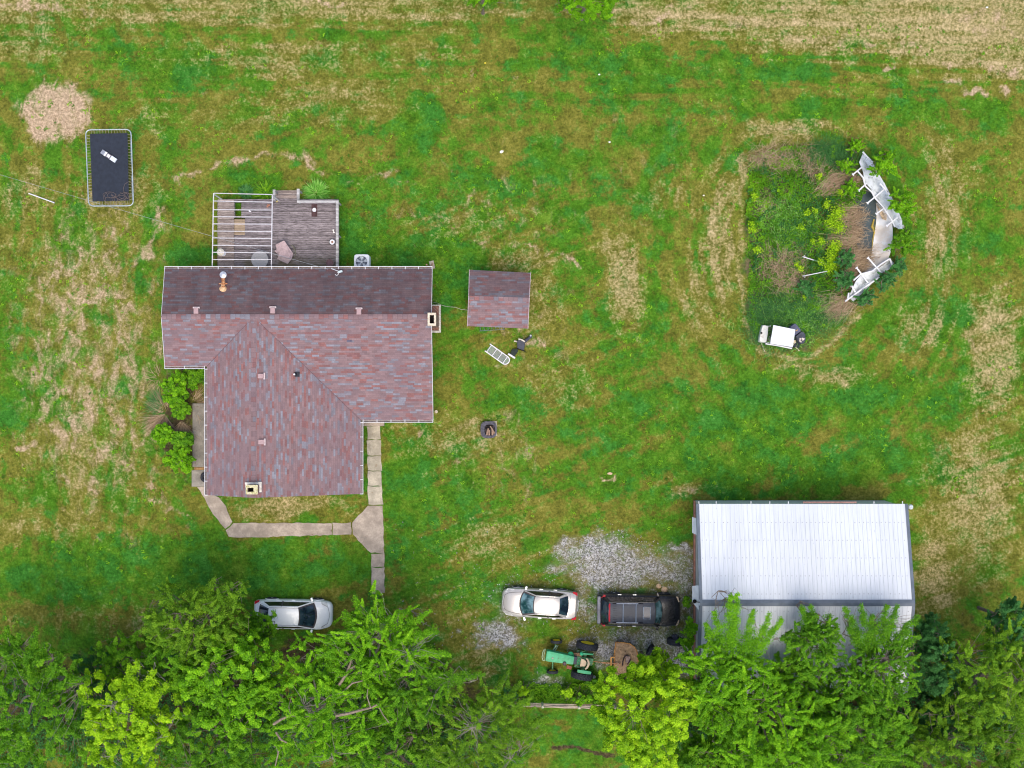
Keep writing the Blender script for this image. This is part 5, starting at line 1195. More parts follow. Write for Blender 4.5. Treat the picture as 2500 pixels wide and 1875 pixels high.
m = MB(); m.tube([tz_(690, 420, .7), tz_(600, 560, .6)], .04, 6); m.tube([tz_(740, 420, .6), tz_(650, 590, .6)], .025, 6); m.build('steering_arm', simple('pale_dull_green', (.28, .42, .30), .7, .3), tra, True, False)
def fend(name, pts, z, th, w):
    m = MB(); P_ = [tz_(*q, z) for q in pts]; m.prism([(p.x, p.y) for p in P_], z - th, z); m.build(name, M_grn, tra, False, False)
fend('fender', ((1470, 645), (1760, 668), (1765, 708), (1470, 688)), 1.30, .35, .1)
fend('fender', ((1300, 1125), (1660, 1175), (1700, 1195), (1690, 1262), (1560, 1255), (1305, 1205)), 1.34, .10, .1)
m = MB(); m.lathe(tz_(1415, 655, 1.1), [(.11, 0), (.11, .16), (.04, .2)], 12); m.lathe(tz_(1100, 675, .9), [(.18, 0), (.19, .2), (.08, .26)], 14); m.build('work_light', M_grn, tra, True, False)
m = MB(); m.box(tz_(1300, 700, .85), (.5, .28, .12), .2, 1, .02); m.build('battery_tray', simple('rusty_tray', (.30, .18, .10), .85, .5, 9), tra, False, False)
m = MB(); m.box(tz_(1060, 1060, .75), (.32, .20, .05), -.1); m.build('step_plate', simple('red_brown_plate', (.33, .11, .08), .8, .3), tra, False, False)
m = MB(); m.lathe(tz_(1700, 930, .8), [(.14, 0), (.12, .1), (.05, .14)], 12); m.build('rear_hub', simple('yellow_hub', (.62, .45, .08), .6, .35, 8), tra, True, False)
m = MB(); m.tube([(-.5, 0, .6), tz_(1980, 915, .5)], .03, 6); m.build('drawbar', M_rust, tra, True, False)

# mower deck behind the tractor
def z5(x, y, z=.0): return W(1440 + x / 8.508, 1540 + y / 8.508, z)
mw = thing('rotary_mower', 'rusty tan tractor mower deck behind the tractor partly under the tree', 'mower', W(1525, 1620, 0))
M_tan = simple('mower_tan', (.46, .29, .155), .85, .32, 4, dirt=(.20, .12, .06)); M_or = simple('mower_orange', (.68, .32, .08), .7, .35, 6, dirt=(.30, .13, .05))
outl = [(540, 235), (700, 245), (835, 270), (920, 330), (975, 410), (1000, 560), (1010, 760), (990, 900), (930, 1010), (800, 1085), (640, 1112), (440, 1105), (455, 900), (505, 700), (510, 480)]
m = MB(); m.prism([tuple(z5(x, y, .48)[:2]) for x, y in outl], .40, .46); m.build('deck_plate', M_tan, mw)
m = MB(); m.tube([z5(x, y, .5) for x, y in outl], .035, 6, True, True); pl = [z5(x, y, .48) for x, y in outl]
m.build('deck_rim', M_or, mw, True)
m = MB()
for a_, b_ in zip(outl, outl[1:] + outl[:1]):
    p, q = z5(*a_, .2), z5(*b_, .2); d_ = q - p; m.box((p + q) / 2 + Vector((0, 0, .05)), (d_.length, .015, .4), math.atan2(d_.y, d_.x))
m.build('deck_skirt', M_or, mw)
bar('hitch_bar', z5(240, 660, .55), z5(640, 690, .60), .07, mw, M_rust); bar('hitch_frame', z5(440, 540, .6), z5(440, 800, .6), .09, mw, M_or); bar('side_arm', z5(410, 790, .55), z5(560, 840, .5), .05, mw, M_rust)
bar('side_arm', z5(430, 560, .6), z5(520, 545, .55), .06, mw, M_or)
m = MB(); m.tube([z5(680 + 90 * (1 - math.cos(a)), 720 - 210 * math.sin(a) , .75) for a in np.linspace(0, 1.9, 10)], .045, 6); m.tube([z5(850, 600, .7), z5(780, 700, .6)], .04, 6); m.build('lift_chain', simple('dark_iron', (.05, .03, .03), .8), mw)
m = MB(); m.box(z5(790, 590, .56), (.30, .42, .14), 0, 1, .03); m.build('gearbox', simple('faded_gear', (.42, .28, .22), .8, .3, 8), mw)
bar('rear_brace', z5(985, 880, .6), z5(985, 1020, .6), .05, mw, simple('yellow_bar', (.5, .38, .08), .7, .2))
m = MB(); m.box(z5(520, 1085, .50), (.22, .12, .06), .1); m.build('label_plate', M_white, mw)

# spare tyres by the barn
def upright_tyre(px, py, R0, wd, rz, lab):
    c = W(px, py, R0 * 1.6); c.z = R0; o = thing('tyre', lab, 'tyre', (c.x, c.y, 0))
    m = MB(); m.lathe((c.x, c.y, R0), [(R0 * .5, -wd * .42), (R0 * .9, -wd * .5), (R0, -wd * .4), (R0 * 1.005, 0), (R0, wd * .4), (R0 * .9, wd * .5), (R0 * .5, wd * .42), (R0 * .5, -wd * .42)], 36, 'Y', rz)
    tr_ = m.build('tread', M_rubber, o, True)
    m = MB(); M3 = Matrix.Rotation(rz, 3, 'Z')
    for i in range(34):
        a = 2 * PI * i / 34
        for yy in (-.3, -.1, .1, .3):
            q = M3 @ Vector(((R0 + .008) * math.cos(a), yy * wd, (R0 + .008) * math.sin(a)))
            m.box(Vector((c.x, c.y, R0)) + q, (.03, wd * .17, .09), (Matrix.Rotation(rz, 3, 'Z') @ Matrix.Rotation(-a, 3, 'Y')))
    m.build('tread_blocks', M_rubber, o, False)
    return o
upright_tyre(1652, 1568.5, .55, .42, R(-4), 'large ribbed black tyre standing upright by the barn wall')
upright_tyre(1588, 1588, .36, .24, R(60), 'smaller black tyre poking out beside the yellow green tree')
m = MB(); p = W(1647, 1556, .2); m.box((p.x, p.y, .16), (.34, .32, .32), .1, .95, .02); o = m.build('plastic_block', simple('dark_block', (.10, .10, .13), .7)); tag(o, 'dark grey block beside the upright ribbed tyre', 'block')
m = MB(); p = W(1450.5, 1653.5, .1); m.lathe((p.x, p.y, 0), [(.09, 0), (.11, .06), (.07, .12), (.01, .13)], 12); o = m.build('white_stone', simple('pale_stone', (.66, .68, .66), .8), None, True); o.location = (0, 0, 0); tag(o, 'round whitish stone by the tractor rear tyre', 'stone')
for i, (px, py, s_) in enumerate(((1608, 1431, .16), (1622, 1440, .2), (1489, 1154, .0))):
    if s_:
        m = MB(); p = W(px, py, .05); m.lathe((p.x, p.y, 0), [(s_, 0), (s_ * 1.05, .05), (s_ * .6, .11), (.01, .12)], 8, 'Z', i); o = m.build('rock', simple('tan_rock', (.58, .40, .24), .9, .2, 9) if 'tan_rock' not in bpy.data.materials else bpy.data.materials['tan_rock']); tag(o, ('smaller tan rock' if i == 0 else 'larger tan rock') + ' on the gravel above the black SUV', 'rock')

# ------------------------------------------------------------------ fence at the bottom
M_fence = wood('fence_wood', (.34, .26, .20), (.52, .43, .34), (.20, .14, .10), 'x', None, 11.0)
fence = thing('rail_fence', 'split rail timber fence with three weathered rails', 'fence', W(1360, 1720, 0))
for k, px in enumerate((1231, 1325, 1414.5, 1505)):
    a = W(px, 1724 + (px - 1231) * .024, 1.25); m = MB(); m.box((a.x, a.y, .63), (.14, .16, 1.26), .1, .9, .02); m.lathe((a.x, a.y, 1.22), [(.09, 0), (.07, .06), (.01, .08)], 8); m.build('post', simple('lichen_post', (.52, .50, .38), .9, .3, 12) if 'lichen_post' not in bpy.data.materials else bpy.data.materials['lichen_post'], fence)
for h in (.45, .82, 1.15):
    for x0, x1 in ((1229, 1326), (1324, 1416), (1413, 1508)):
        a = W(x0, 0, 1.2); b = W(x1, 0, 1.2); y0 = W(0, 1724 + (x0 - 1231) * .024, 1.25).y; y1 = W(0, 1724 + (x1 - 1231) * .024, 1.25).y
        m = MB(); pts = [Vector((a.x, y0, h)).lerp(Vector((b.x, y1, h)), t_) + Vector((0, random.uniform(-.02, .02), random.uniform(-.01, .01))) for t_ in (0, .3, .6, 1)]
        m.tube(pts, [.035, .06, .06, .035], 6); m.build('rail', M_fence, fence)

# ------------------------------------------------------------------ collapsed pool
def zp(x, y, z=0.0): return W(1800 + x / 3.95, 320 + y / 3.95, z)
pool = thing('collapsed_pool', 'collapsed above ground pool with white posts, sagging liner and dark water', 'pool', zp(1320, 900, 0))
tw = NT('murky_water'); nw = tw.noise(1.2, 4); M_water = tw.done(tw.mix(tw.sstep(nw, .35, .7), (.045, .065, .070), (.085, .105, .10)), .12, 0, .5)
wat = [(1140, 560), (1265, 560), (1330, 640), (1345, 760), (1335, 860), (1312, 960), (1300, 1100), (1290, 1200), (1262, 1280), (1200, 1230), (1150, 1100), (1140, 900), (1120, 700)]
m = MB(); m.prism([tuple(zp(x, y)[:2]) for x, y in wat], -.01, .03); m.build('water', M_water, pool)
tl_ = NT('pool_liner'); n1 = tl_.noise(1.3, 5, .65); n2 = tl_.noise(5, 4, .7)
c = tl_.mix(tl_.sstep(n1, .42, .62), (.74, .73, .72), (.66, .58, .50)); c = tl_.mix(tl_.sstep(n2, .5, .7, 0, .6), c, (.70, .68, .68)); tl_.bump(n1, .4, .05); M_liner = tl_.done(c, .6, 0, .2)
Mwall = simple('pool_wall', (.64, .66, .68), .5, .16, 1.6, dirt=(.34, .36, .36)); Mtanl = simple('tan_fold', (.50, .38, .25), .7, .4, 5)
m = MB()
Lft = [(1336, 690), (1345, 800), (1336, 900), (1322, 1000), (1306, 1110), (1288, 1220), (1230, 1300), (1120, 1370)]
Rgt = [(1352, 690), (1452, 800), (1492, 880), (1500, 960), (1495, 1080), (1475, 1180), (1440, 1270), (1300, 1365)]
def curve(lst, t_):
    f = t_ * (len(lst) - 1); i = min(int(f), len(lst) - 2); f -= i; return lst[i][0] * (1 - f) + lst[i + 1][0] * f, lst[i][1] * (1 - f) + lst[i + 1][1] * f
def lin(u, v):
    a, b = curve(Lft, u), curve(Rgt, u); x, y = a[0] * (1 - v) + b[0] * v, a[1] * (1 - v) + b[1] * v
    return zp(x, y, .06 + .75 * v ** 1.5 + .05 * math.sin(v * 9 + u * 20) * v + .04 * math.sin(u * 31))
m.grid(lin, 30, 8); m.build('liner', M_liner, pool, True)
m = MB()
for k in range(9):
    f = k / 8; m.tube([zp(1338 + 10 * f, 700 + 25 * f, .25), zp(1375 + 75 * f, 790 + 30 * math.sin(f * 3), .35 + .3 * f), zp(1400 + 60 * f, 850 + 20 * f, .5)], .02, 4)
m.build('liner_folds', Mtanl, pool, True)
m = MB(); m.tube([zp(x, y, .08) for x, y in ((1318, 850), (1300, 920), (1322, 975), (1305, 1060), (1300, 1140))], [.04, .09, .05, .03, .02], 6); m.build('algae_edge', simple('algae_yellow', (.42, .30, .06), .8, .3), pool, True)
def wallpart(A_, B_, za, zb, nu=14):
    m = MB()
    def f(u, v):
        a, b = curve(A_, u), curve(B_, u); x, y = a[0] * (1 - v) + b[0] * v, a[1] * (1 - v) + b[1] * v
        return zp(x, y, za + (zb - za) * v + .06 * math.sin(u * 17 + v * 5) + .05 * math.sin(v * 7))
    m.grid(f, nu, 6); return m.build('wall_panel', Mwall, pool, True)
wallpart([(1175, 300), (1215, 400), (1225, 490), (1290, 560), (1330, 640), (1412, 745), (1480, 850), (1515, 920)], [(1215, 205), (1300, 295), (1370, 420), (1440, 540), (1495, 650), (1555, 780), (1590, 860), (1590, 965)], .75, .25)
wallpart([(1470, 1222), (1410, 1268), (1310, 1345), (1200, 1380), (1140, 1450), (1075, 1600)], [(1512, 1275), (1470, 1330), (1390, 1375), (1310, 1455), (1230, 1540), (1120, 1645)], .8, .3)
for a_, b_ in (((1115, 420), (1205, 345)), ((1170, 575), (1245, 505)), ((1255, 695), (1415, 565)), ((1340, 800), (1420, 740)), ((1440, 915), (1548, 832)), ((1260, 1222), (1390, 1370)), ((1150, 1318), (1265, 1470)), ((1100, 1490), (1142, 1560))):
    bar('post', zp(*a_, .95), zp(*b_, .80), .085, pool, M_white, .06); p = zp(*a_, .96); m = MB(); m.box(p, (.18, .06, .06), math.atan2(b_[0] - a_[0], b_[1] - a_[1])); m.build('post_foot', M_white, pool)
for pts in (((1160, 385), (1215, 450), (1235, 530), (1300, 590), (1325, 640), (1410, 735), (1490, 860), (1520, 925)), ((1210, 200), (1250, 245), (1307, 302)), ((1375, 505), (1430, 565), (1480, 630)), ((1410, 498), (1450, 590)),
    ((1120, 1440), (1190, 1380), (1300, 1350), (1390, 1280), (1470, 1230)), ((1040, 1642), (1200, 1525), (1370, 1410)), ((1470, 1230), (1500, 1305)), ((1595, 905), (1598, 940), (1588, 972)), ((1075, 1560), (1065, 1615))):
    m = MB(); m.tube([zp(x, y, .90) for x, y in pts], .055, 6); m.build('top_rail', M_white, pool, True)
for i, (a_, b_, cc) in enumerate((((635, 1212), (868, 1285), 'upper'), ((635, 1398), (872, 1350), 'lower'))):
    o = thing('white_pole', cc + ' of two thin white hooked poles lying on the weeds beside the pool', 'pole', zp(*a_, .4)); m = MB(); A3, B3 = zp(*a_, .42), zp(*b_, .40); m.tube([A3, B3], .03, 6)
    q = A3.lerp(B3, .09); m.tube([q + Vector((-.05, .14 * (1 if i == 0 else -1), .02)), q, A3 + Vector((-.05, 0, .02))], .025, 5); m.build('pole', M_white, o)

# ------------------------------------------------------------------ utility cart and bins
def zc(x, y, z=0.0): return W(1820 + x / 9.217, 740 + y / 9.217, z)
gc = thing('golf_cart', 'old white utility cart with ribbed white roof at the edge of the weeds', 'cart', zc(700, 740, 0))
M_cart = simple('cart_white', (.66, .65, .60), .5, .12, 3, dirt=(.50, .47, .42)); M_cr = simple('cart_roof_white', (.74, .75, .78), .4, .05, 3)
rc = [zc(630, 502, 1.75), zc(1115, 600, 1.75), zc(1058, 985, 1.75), zc(562, 902, 1.75)]
m = MB(); m.slab(rc, .05)
for k in range(6):
    f = .12 + .76 * k / 5; a_ = rc[0].lerp(rc[3], f); b_ = rc[1].lerp(rc[2], f); a_, b_ = a_.lerp(b_, .05), a_.lerp(b_, .92)
    d_ = b_ - a_; m.box((a_ + b_) / 2 + Vector((0, 0, .012)), (d_.length, .045, .03), math.atan2(d_.y, d_.x), .7)
m.build('roof', M_cr, gc)
m = MB(); m.tube([p + Vector((0, 0, .005)) for p in rc], .03, 6, True, True); m.build('roof_rim', M_cr, gc)
fr_ = [(385, 492), (440, 486), (520, 505), (505, 690), (470, 890), (400, 892), (310, 868), (308, 820), (340, 650)]
m = MB(); m.prism([tuple(zc(x, y, .8)[:2]) for x, y in fr_], .35, .82, .93); m.build('front_cowl', M_cart, gc)
m = MB(); m.lathe(zc(358, 672, .80), [(.07, 0), (.06, .06), (.01, .07)], 12); m.build('filler_cap', M_black, gc)
m = MB(); m.prism([tuple(zc(x, y, .3)[:2]) for x, y in ((500, 510), (1100, 620), (1055, 1015), (460, 905))], .22, .36); m.build('floor_pan', simple('cart_dark', (.07, .05, .055), .8, .4, 8), gc)
m = MB(); m.prism([tuple(zc(x, y, .6)[:2]) for x, y in ((620, 560), (800, 590), (765, 930), (585, 890))], .36, .68, .95); m.build('seat', M_black, gc)
m = MB(); m.prism([tuple(zc(x, y, .6)[:2]) for x, y in ((840, 580), (1095, 630), (1050, 990), (800, 930))], .36, .80, .97); m.build('rear_body', M_cart, gc)
m = MB(); m.tube([zc(450, 912, .5), zc(700, 950, .5), zc(1045, 1020, .5)], .045, 6); m.build('side_rail', M_white, gc)
for (x, y) in ((500, 515), (470, 890), (1080, 640), (1040, 960)):
    a_ = zc(x, y, .5); b_ = zc(x + (60 if x < 600 else 0), y, 1.72); m = MB(); m.tube([(a_.x, a_.y, .3), (b_.x, b_.y, 1.72)], .022, 6); m.build('roof_post', M_white, gc)
m = MB(); p = zc(545, 800, .95); m.tube([p + Vector((.03 * math.cos(a), .15 * math.sin(a), .1 * math.cos(a))) for a in np.linspace(0, 2 * PI, 15)[:-1]], .015, 5, True, True); m.build('steering_wheel', simple('cart_grey', (.25, .24, .26), .6), gc)
for (x, y) in ((420, 530), (390, 870), (980, 620), (930, 960)):
    p = zc(x, y, .2); m = MB(); m.lathe((p.x, p.y - .08, .21), [(.12, 0), (.20, 0), (.21, .04), (.21, .13), (.20, .17), (.12, .17)], 18, 'Y', -.2); m.build('wheel', M_rubber, gc, True)
M_bin = simple('bin_grey', (.085, .09, .14), .6, .2, 5)
def binthing(poly, z1, lab, mat=M_bin, lid=True):
    c0 = zc(sum(p[0] for p in poly) / len(poly), sum(p[1] for p in poly) / len(poly)); o = thing('garbage_bin', lab, 'bin', c0, 0)
    m = MB(); m.prism([tuple(zc(x, y, z1)[:2]) for x, y in poly], 0, z1 - .05, 1.0); b_ = m.build('bin_body', mat, o)
    m = MB(); m.prism([tuple(zc(x, y, z1)[:2]) for x, y in poly], z1 - .045, z1 + .01, .92); m.build('lid', mat, o); return o
binthing([(1005, 535), (1105, 458), (1140, 468), (1250, 600), (1240, 640), (1110, 735), (1080, 700)], .95, 'open blue grey plastic bin touching the rear of the cart roof')
binthing([(1130, 745), (1255, 640), (1300, 640), (1350, 700), (1355, 830), (1320, 905), (1250, 920), (1195, 880)], .80, 'dark plastic bin with torn white paper on top, farthest from the cart', simple('bin_dark', (.05, .055, .075), .6, .3, 6))
o = MB(); m = o; m.prism([tuple(zc(x, y, .3)[:2]) for x, y in ((1060, 760), (1130, 760), (1235, 900), (1215, 1020), (1060, 985))], 0, .35, .9); o = m.build('tarp_heap', simple('tarp_black', (.03, .03, .045), .7, .3, 6)); tag(o, 'low black plastic heap under the rear corner of the cart', 'heap')
m = MB()
for k in range(9): m.box(zc(1215 + 110 * random.random(), 800 + 70 * random.random(), .84 + .02 * k / 9), (.12, .07, .03), random.uniform(0, 3))
o = m.build('torn_paper', simple('torn_paper', (.62, .52, .46), .8, .3, 14)); tag(o, 'torn white and brown paper on the dark bin', 'litter')
m = MB(); p = zc(1100, 870, .42); m.lathe((p.x, p.y, .36), [(.11, 0), (.11, .06), (.05, .06), (.04, .02)], 14); o = m.build('cup', M_cream); tag(o, 'small cream round pot behind the cart', 'pot')
m = MB(); m.box(zc(1152, 612, .985), (.14, .05, .02), .5); o = m.build('yellow_tag', simple('orange_tag', (.60, .34, .12), .7)); tag(o, 'small orange strip on the blue grey bin lid', 'litter')
for (a_, b_, lb) in (((1070, 930), (1212, 1075), 'short white stick leaning behind the cart near the black heap'), ((362, 905), (432, 1085), 'thin white stick in the grass below the cart front')):
    m = MB(); m.tube([zc(*a_, .35), zc(*b_, .1)], .03, 6); o = m.build('stick', M_cream); tag(o, lb, 'stick')
# scattered litter on the lawn
lit = [(1185, 154, (.75, .60, .05), 'yellow scrap on the lawn below the top tree'), (1225, 370, (.8, .75, .65), 'white and tan scrap in the middle of the lawn'), (1488, 347, (.8, .8, .76), 'white fleck on the lawn left of the pool weeds'),
    (1463, 182, (.75, .75, .7), 'white fleck near the top green patch'), (1718, 477, (.78, .74, .6), 'pale scrap left of the pool weeds border'), (2410, 18, (.8, .8, .82), 'white scrap in the dry grass at the top right'), (1488, 1156, (.55, .38, .25), 'flat tan stone on the lawn above the gravel'), (873, 1165, (.55, .50, .47), 'broken white chunk beside the front walkway')]
for i, (px, py, c, lb) in enumerate(lit):
    m = MB(); p = W(px, py, .03); s_ = .2 if i in (1, 6) else (.28 if i == 7 else .1)
    m.prism(rough_poly([(p.x + s_ * math.cos(a) * random.uniform(.5, 1), p.y + s_ * .6 * math.sin(a) * random.uniform(.6, 1)) for a in np.linspace(0, 2 * PI, 8)[:-1]], .1, .01), 0, .05); o = m.build('litter', simple('litter_%d' % i, c, .7, .1)); tag(o, lb, 'litter')

# ------------------------------------------------------------------ vegetation
def blades(name, P0, D, L, Wd, droop, mat, parent=None, seg=4, g=rng):
    V, F, m_ = strips_mesh(P0, D, L, Wd, droop, seg, g)
    if parent: V = V - np.array(parent.location)[None, :]
    tint = np.repeat(g.random(len(P0)), m_)
    return mesh_np(name, V, F, mat, parent, tint)
def tuft(cx, cy, rad, n, L, mat, name='blades', parent=None, up=.7, w=.02, droop=.45, g=rng, sector=None):
    a = g.random(n) * 2 * PI if sector is None else R(sector[0]) + g.random(n) * R(sector[1] - sector[0]); r_ = np.sqrt(g.random(n)) * rad * .75; a_d = a + g.normal(size=n) * .3
    P0 = np.stack([cx + r_ * np.cos(a), cy + r_ * np.sin(a), np.zeros(n)], 1)
    D = np.stack([np.cos(a_d), np.sin(a_d), up * (.3 + 1.2 * g.random(n))], 1)
    LL = L * (.3 + .75 * g.random(n))
    return blades(name, P0, D, LL, np.full(n, w), droop * (.6 + .8 * g.random(n)), mat, parent)
def grass_plant(px, py, rpx, lab, mat, n=420, name='ornamental_grass', zh=.6, dead=0):
    c = W(px, py, .4); o = thing(name, lab, 'plant', (c.x, c.y, 0)); rr = rpx / S
    tuft(c.x, c.y, rr, n, rr * 1.25, mat, 'blades', o, 1.0, .045, .5)
    if dead: tuft(c.x, c.y, rr, dead, rr * 1.35, LEAF['straw'], 'dry_blades', o, .35, .018, .2)
    return o
grass_plant(770, 470, 25, 'bright spiky grass clump beside the deck steps', LEAF['grass'], 620, dead=50)
grass_plant(644, 467, 21, 'dark green spiky clump behind the awning frame near the steps', LEAF['mid'], 420)
grass_plant(598, 466, 15, 'small bluish green clump behind the awning frame', LEAF['blue'], 260)

def foliage(name, P, size, mat, parent=None, tint=None, up=.6, asp=.55, g=rng):
    V, F = leaves_mesh(P, size, up, asp, g)
    if parent: V = V - np.array(parent.location)[None, :]
    tt = g.random(len(P)) if tint is None else tint
    return mesh_np(name, V, F, mat, parent, np.repeat(tt, 4))
def clumpy(cx, cy, cz, rx, ry, rz, nclump, per, cl, cw, size, g, outline=.22, low=-.25, jit=.3, zpow=1.0, rad_=1.0):
    """leaf positions in sprays that follow radiating shoots; returns P, size, tint, clump centres"""
    ph = g.random(4) * 6.28; PP = []; SS = []; TT = []; CC = []
    for k in range(nclump):
        th = g.random() * 2 * PI; u = low + (1 - low) * g.random() ** zpow
        rr = math.sqrt(max(0, 1 - u * u))
        out = 1 + outline * (.5 * math.sin(3 * th + ph[0]) + .35 * math.sin(5 * th + ph[1]) + .35 * math.sin(9 * th + ph[2]))
        s_ = (.30 + .70 * g.random() ** .55)
        d = np.array([math.cos(th) * rr * out, math.sin(th) * rr * out, u])
        c = np.array([cx, cy, cz]) + d * np.array([rx, ry, rz]) * s_
        dirv = d * np.array([1, 1, .8]) * rad_ + g.normal(size=3) * jit + np.array([0, 0, .35]); dirv /= np.linalg.norm(dirv)
        l_ = cl * (.6 + .8 * g.random()); w_ = cw * (.7 + .6 * g.random()); n = int(per * 1.35 * (.55 + .9 * g.random()))
        t_ = g.random(n) ** .8; q = g.normal(size=(n, 3)); q = unit(q) * (g.random((n, 1)) ** .45)
        wid = (w_ * (1.05 - .75 * t_))[:, None]
        PP.append(c + dirv * ((t_ - .45) * l_)[:, None] + q * wid); SS.append(size * (.65 + .7 * g.random(n)))
        base = g.random() * .5 + .12; TT.append(np.clip(base + g.normal(size=n) * .16 + .12 * u, 0, 1)); CC.append((c, dirv, l_))  # lower clumps darker, upper lighter: crown shade put into the leaf tint
    return np.concatenate(PP), np.concatenate(SS), np.concatenate(TT), CC
def tree(label, px, py, rx, ry, zc_, rz, mat, seed, nclump=130, per=240, cl=1.3, cw=.34, size=.105, name='broadleaf_tree', cat='tree', outline=.22, low=-.25, trunk=True, asp=.55, group='trees along the lower edge', twig=.5, base=None, jit=.55, r0=.16, bark=None, rad_=.45, spires=()):
    g = np.random.default_rng(seed); c = W(px, py, zc_); k = (1 - zc_ / H) / S
    b0 = Vector((c.x, c.y, 0)) if base is None else Vector(base)
    o = thing(name, label, cat, b0, 0, group)
    if cat == 'tree': nclump = int(nclump * 2.0); per = int(per * 1.0); size *= .80; cl *= .66; cw *= .72
    P, s_, tt, CC = clumpy(c.x, c.y, zc_, rx * k, ry * k, rz, nclump, per, cl, cw, size, g, outline, low, jit, 1.0, rad_)
    for (sx_, sy_) in spires:
        e_ = np.array(W(sx_, sy_, zc_ + rz * .25)); c_0 = np.array([c.x, c.y, zc_ + rz * .35]); L0 = np.linalg.norm(e_ - c_0); dr = (e_ - c_0) / L0
        for q_ in range(int(L0 / .20)):
            f_ = .42 + .58 * (q_ + g.random()) / max(1, int(L0 / .20)); wq = .24 * (1.12 - f_) + .06; n_ = int(50 + 110 * (1.1 - f_))
            cc_ = c_0 + (e_ - c_0) * f_ + g.normal(size=3) * (.22 * (1.15 - f_)); pp_ = cc_ + g.normal(size=(n_, 3)) * np.array([wq, wq, wq]) * .75
            P = np.concatenate([P, pp_]); s_ = np.concatenate([s_, size * (.65 + .7 * g.random(n_))]); tt = np.concatenate([tt, np.clip(.2 + .4 * g.random() + g.normal(size=n_) * .16, 0, 1)]); CC.append((cc_, dr, .5))
    P[:, 2] = np.maximum(P[:, 2], .15)
    foliage('crown', P, s_, mat, o, tt, .9, asp, g)
    if trunk:
        m = MB(); fork = Vector((c.x * .5 + b0.x * .5, c.y * .5 + b0.y * .5, max(.5, zc_ - rz * .75)))
        m.tube([b0, b0.lerp(fork, .5) + Vector((.08, .05, 0)), fork], [r0 * 1.25, r0, r0 * .85], 8); m.build('trunk', bark or M_bark, o, True)
        m = MB(); limbs = [fork]
        for j in range(8):
            e = Vector(CC[int(g.integers(len(CC)))][0]); e.z -= .15 * rz; q_ = [fork]
            for f_ in (.25, .5, .75, 1.0):
                q_.append(fork.lerp(e, f_) + Vector((g.normal() * .28, g.normal() * .28, g.normal() * .15 - .25 * rz * math.sin(PI * f_))))
            m.tube(q_, [r0 * .55, r0 * .42, r0 * .32, r0 * .2, r0 * .08], 6); limbs += [q_[a_].lerp(q_[a_ + 1], b_) for a_ in range(1, 4) for b_ in (0, .33, .66)] + [q_[-1]]
        for (cc, dv_, l_) in CC:
            if g.random() < twig * .7:
                e = Vector(cc) + Vector(dv_) * l_ * .3; best = limbs[int(np.argmin([(q - e).length + g.random() * .6 for q in limbs]))]
                h1_ = best.lerp(e, .35) + Vector((g.normal() * .12, g.normal() * .12, -.1)); h2_ = best.lerp(e, .7) + Vector((g.normal() * .12, g.normal() * .12, g.normal() * .08)); m.tube([best, h1_, h2_, e], [.022, .016, .010, .004], 4, False)
        m.build('limbs', bark or M_bark, o, True)
    return o
M_gbark = simple('grey_bark', (.26, .225, .19), .9, .3, 9)
L_ = LEAF
tree('tall light green tree cut by the left edge, grey twigs showing', 55, 1715, 180, 175, 6.5, 2.8, L_['mid'], 1, 190, 200, 1.2, .30, .11, twig=.8, bark=M_gbark, spires=((15, 1530), (45, 1545), (92, 1532), (112, 1570), (150, 1600), (215, 1650)))
tree('dark bluish shrub between the left light green tree and the yellow one', 245, 1690, 78, 105, 3.2, 2.0, L_['dark'], 2, 80, 300, .9, .35, .09, outline=.2, r0=.08)
tree('lower olive undergrowth tree left of the yellow tree', 300, 1620, 90, 80, 3.4, 1.8, L_['mid'], 21, 70, 240, .9, .32, .08, r0=.08)
tree('yellow green maple at the lower left', 315, 1765, 118, 130, 7.0, 2.2, L_['yellow'], 3, 120, 230, .85, .36, .12, outline=.3, asp=.75, twig=.7, bark=M_gbark, spires=((315, 1625), (335, 1612), (378, 1635), (405, 1670)))
tree('feathery olive green tree above the left bright maple', 490, 1520, 128, 100, 6.0, 2.2, L_['olive'], 4, 150, 260, 1.1, .26, .085, outline=.28, spires=((480, 1440), (522, 1412), (560, 1422), (592, 1440), (400, 1462), (372, 1500), (345, 1540)))
tree('medium green tree left of the bright maple', 440, 1610, 100, 90, 5.0, 2.2, L_['mid'], 22, 90, 260, 1.1, .28, .085)
tree('bright green maple with dense star leaves beside the white car', 568, 1664, 122, 128, 6.2, 2.6, L_['bright'], 5, 150, 230, .8, .34, .15, outline=.2, asp=.7)
tree('medium green bush like tree at the bottom below the bright maple', 520, 1830, 150, 120, 4.6, 2.4, L_['mid'], 6, 140, 240, 1.1, .32, .09)
tree('small tree over the back of the white car', 638, 1532, 40, 42, 3.4, 1.1, L_['mid'], 23, 44, 200, .8, .22, .09, r0=.08)
tree('spreading tree with bare grey limbs right of the white car', 915, 1575, 145, 115, 6.2, 2.2, L_['bright'], 7, 150, 220, 1.5, .22, .095, outline=.35, twig=.8, bark=M_gbark, r0=.2, spires=((866, 1455), (838, 1492), (932, 1478), (972, 1495), (1048, 1492), (1070, 1540), (1100, 1600)))
tree('spreading limb heavy tree at the bottom left of centre', 790, 1735, 160, 150, 6.0, 2.4, L_['bright'], 8, 170, 230, 1.4, .26, .095, outline=.3, twig=.4, bark=M_gbark, r0=.2)
tree('dark green understory tree between the spreading trees', 900, 1700, 170, 150, 3.0, 1.8, L_['mid'], 24, 130, 250, 1.1, .34, .09, r0=.09)
tree('medium green tree right of the spreading tree', 1010, 1680, 95, 100, 5.2, 2.2, L_['mid'], 25, 80, 240, 1.3, .26, .09, twig=.8, bark=M_gbark, spires=((1100, 1640), (1140, 1640), (1180, 1645)))
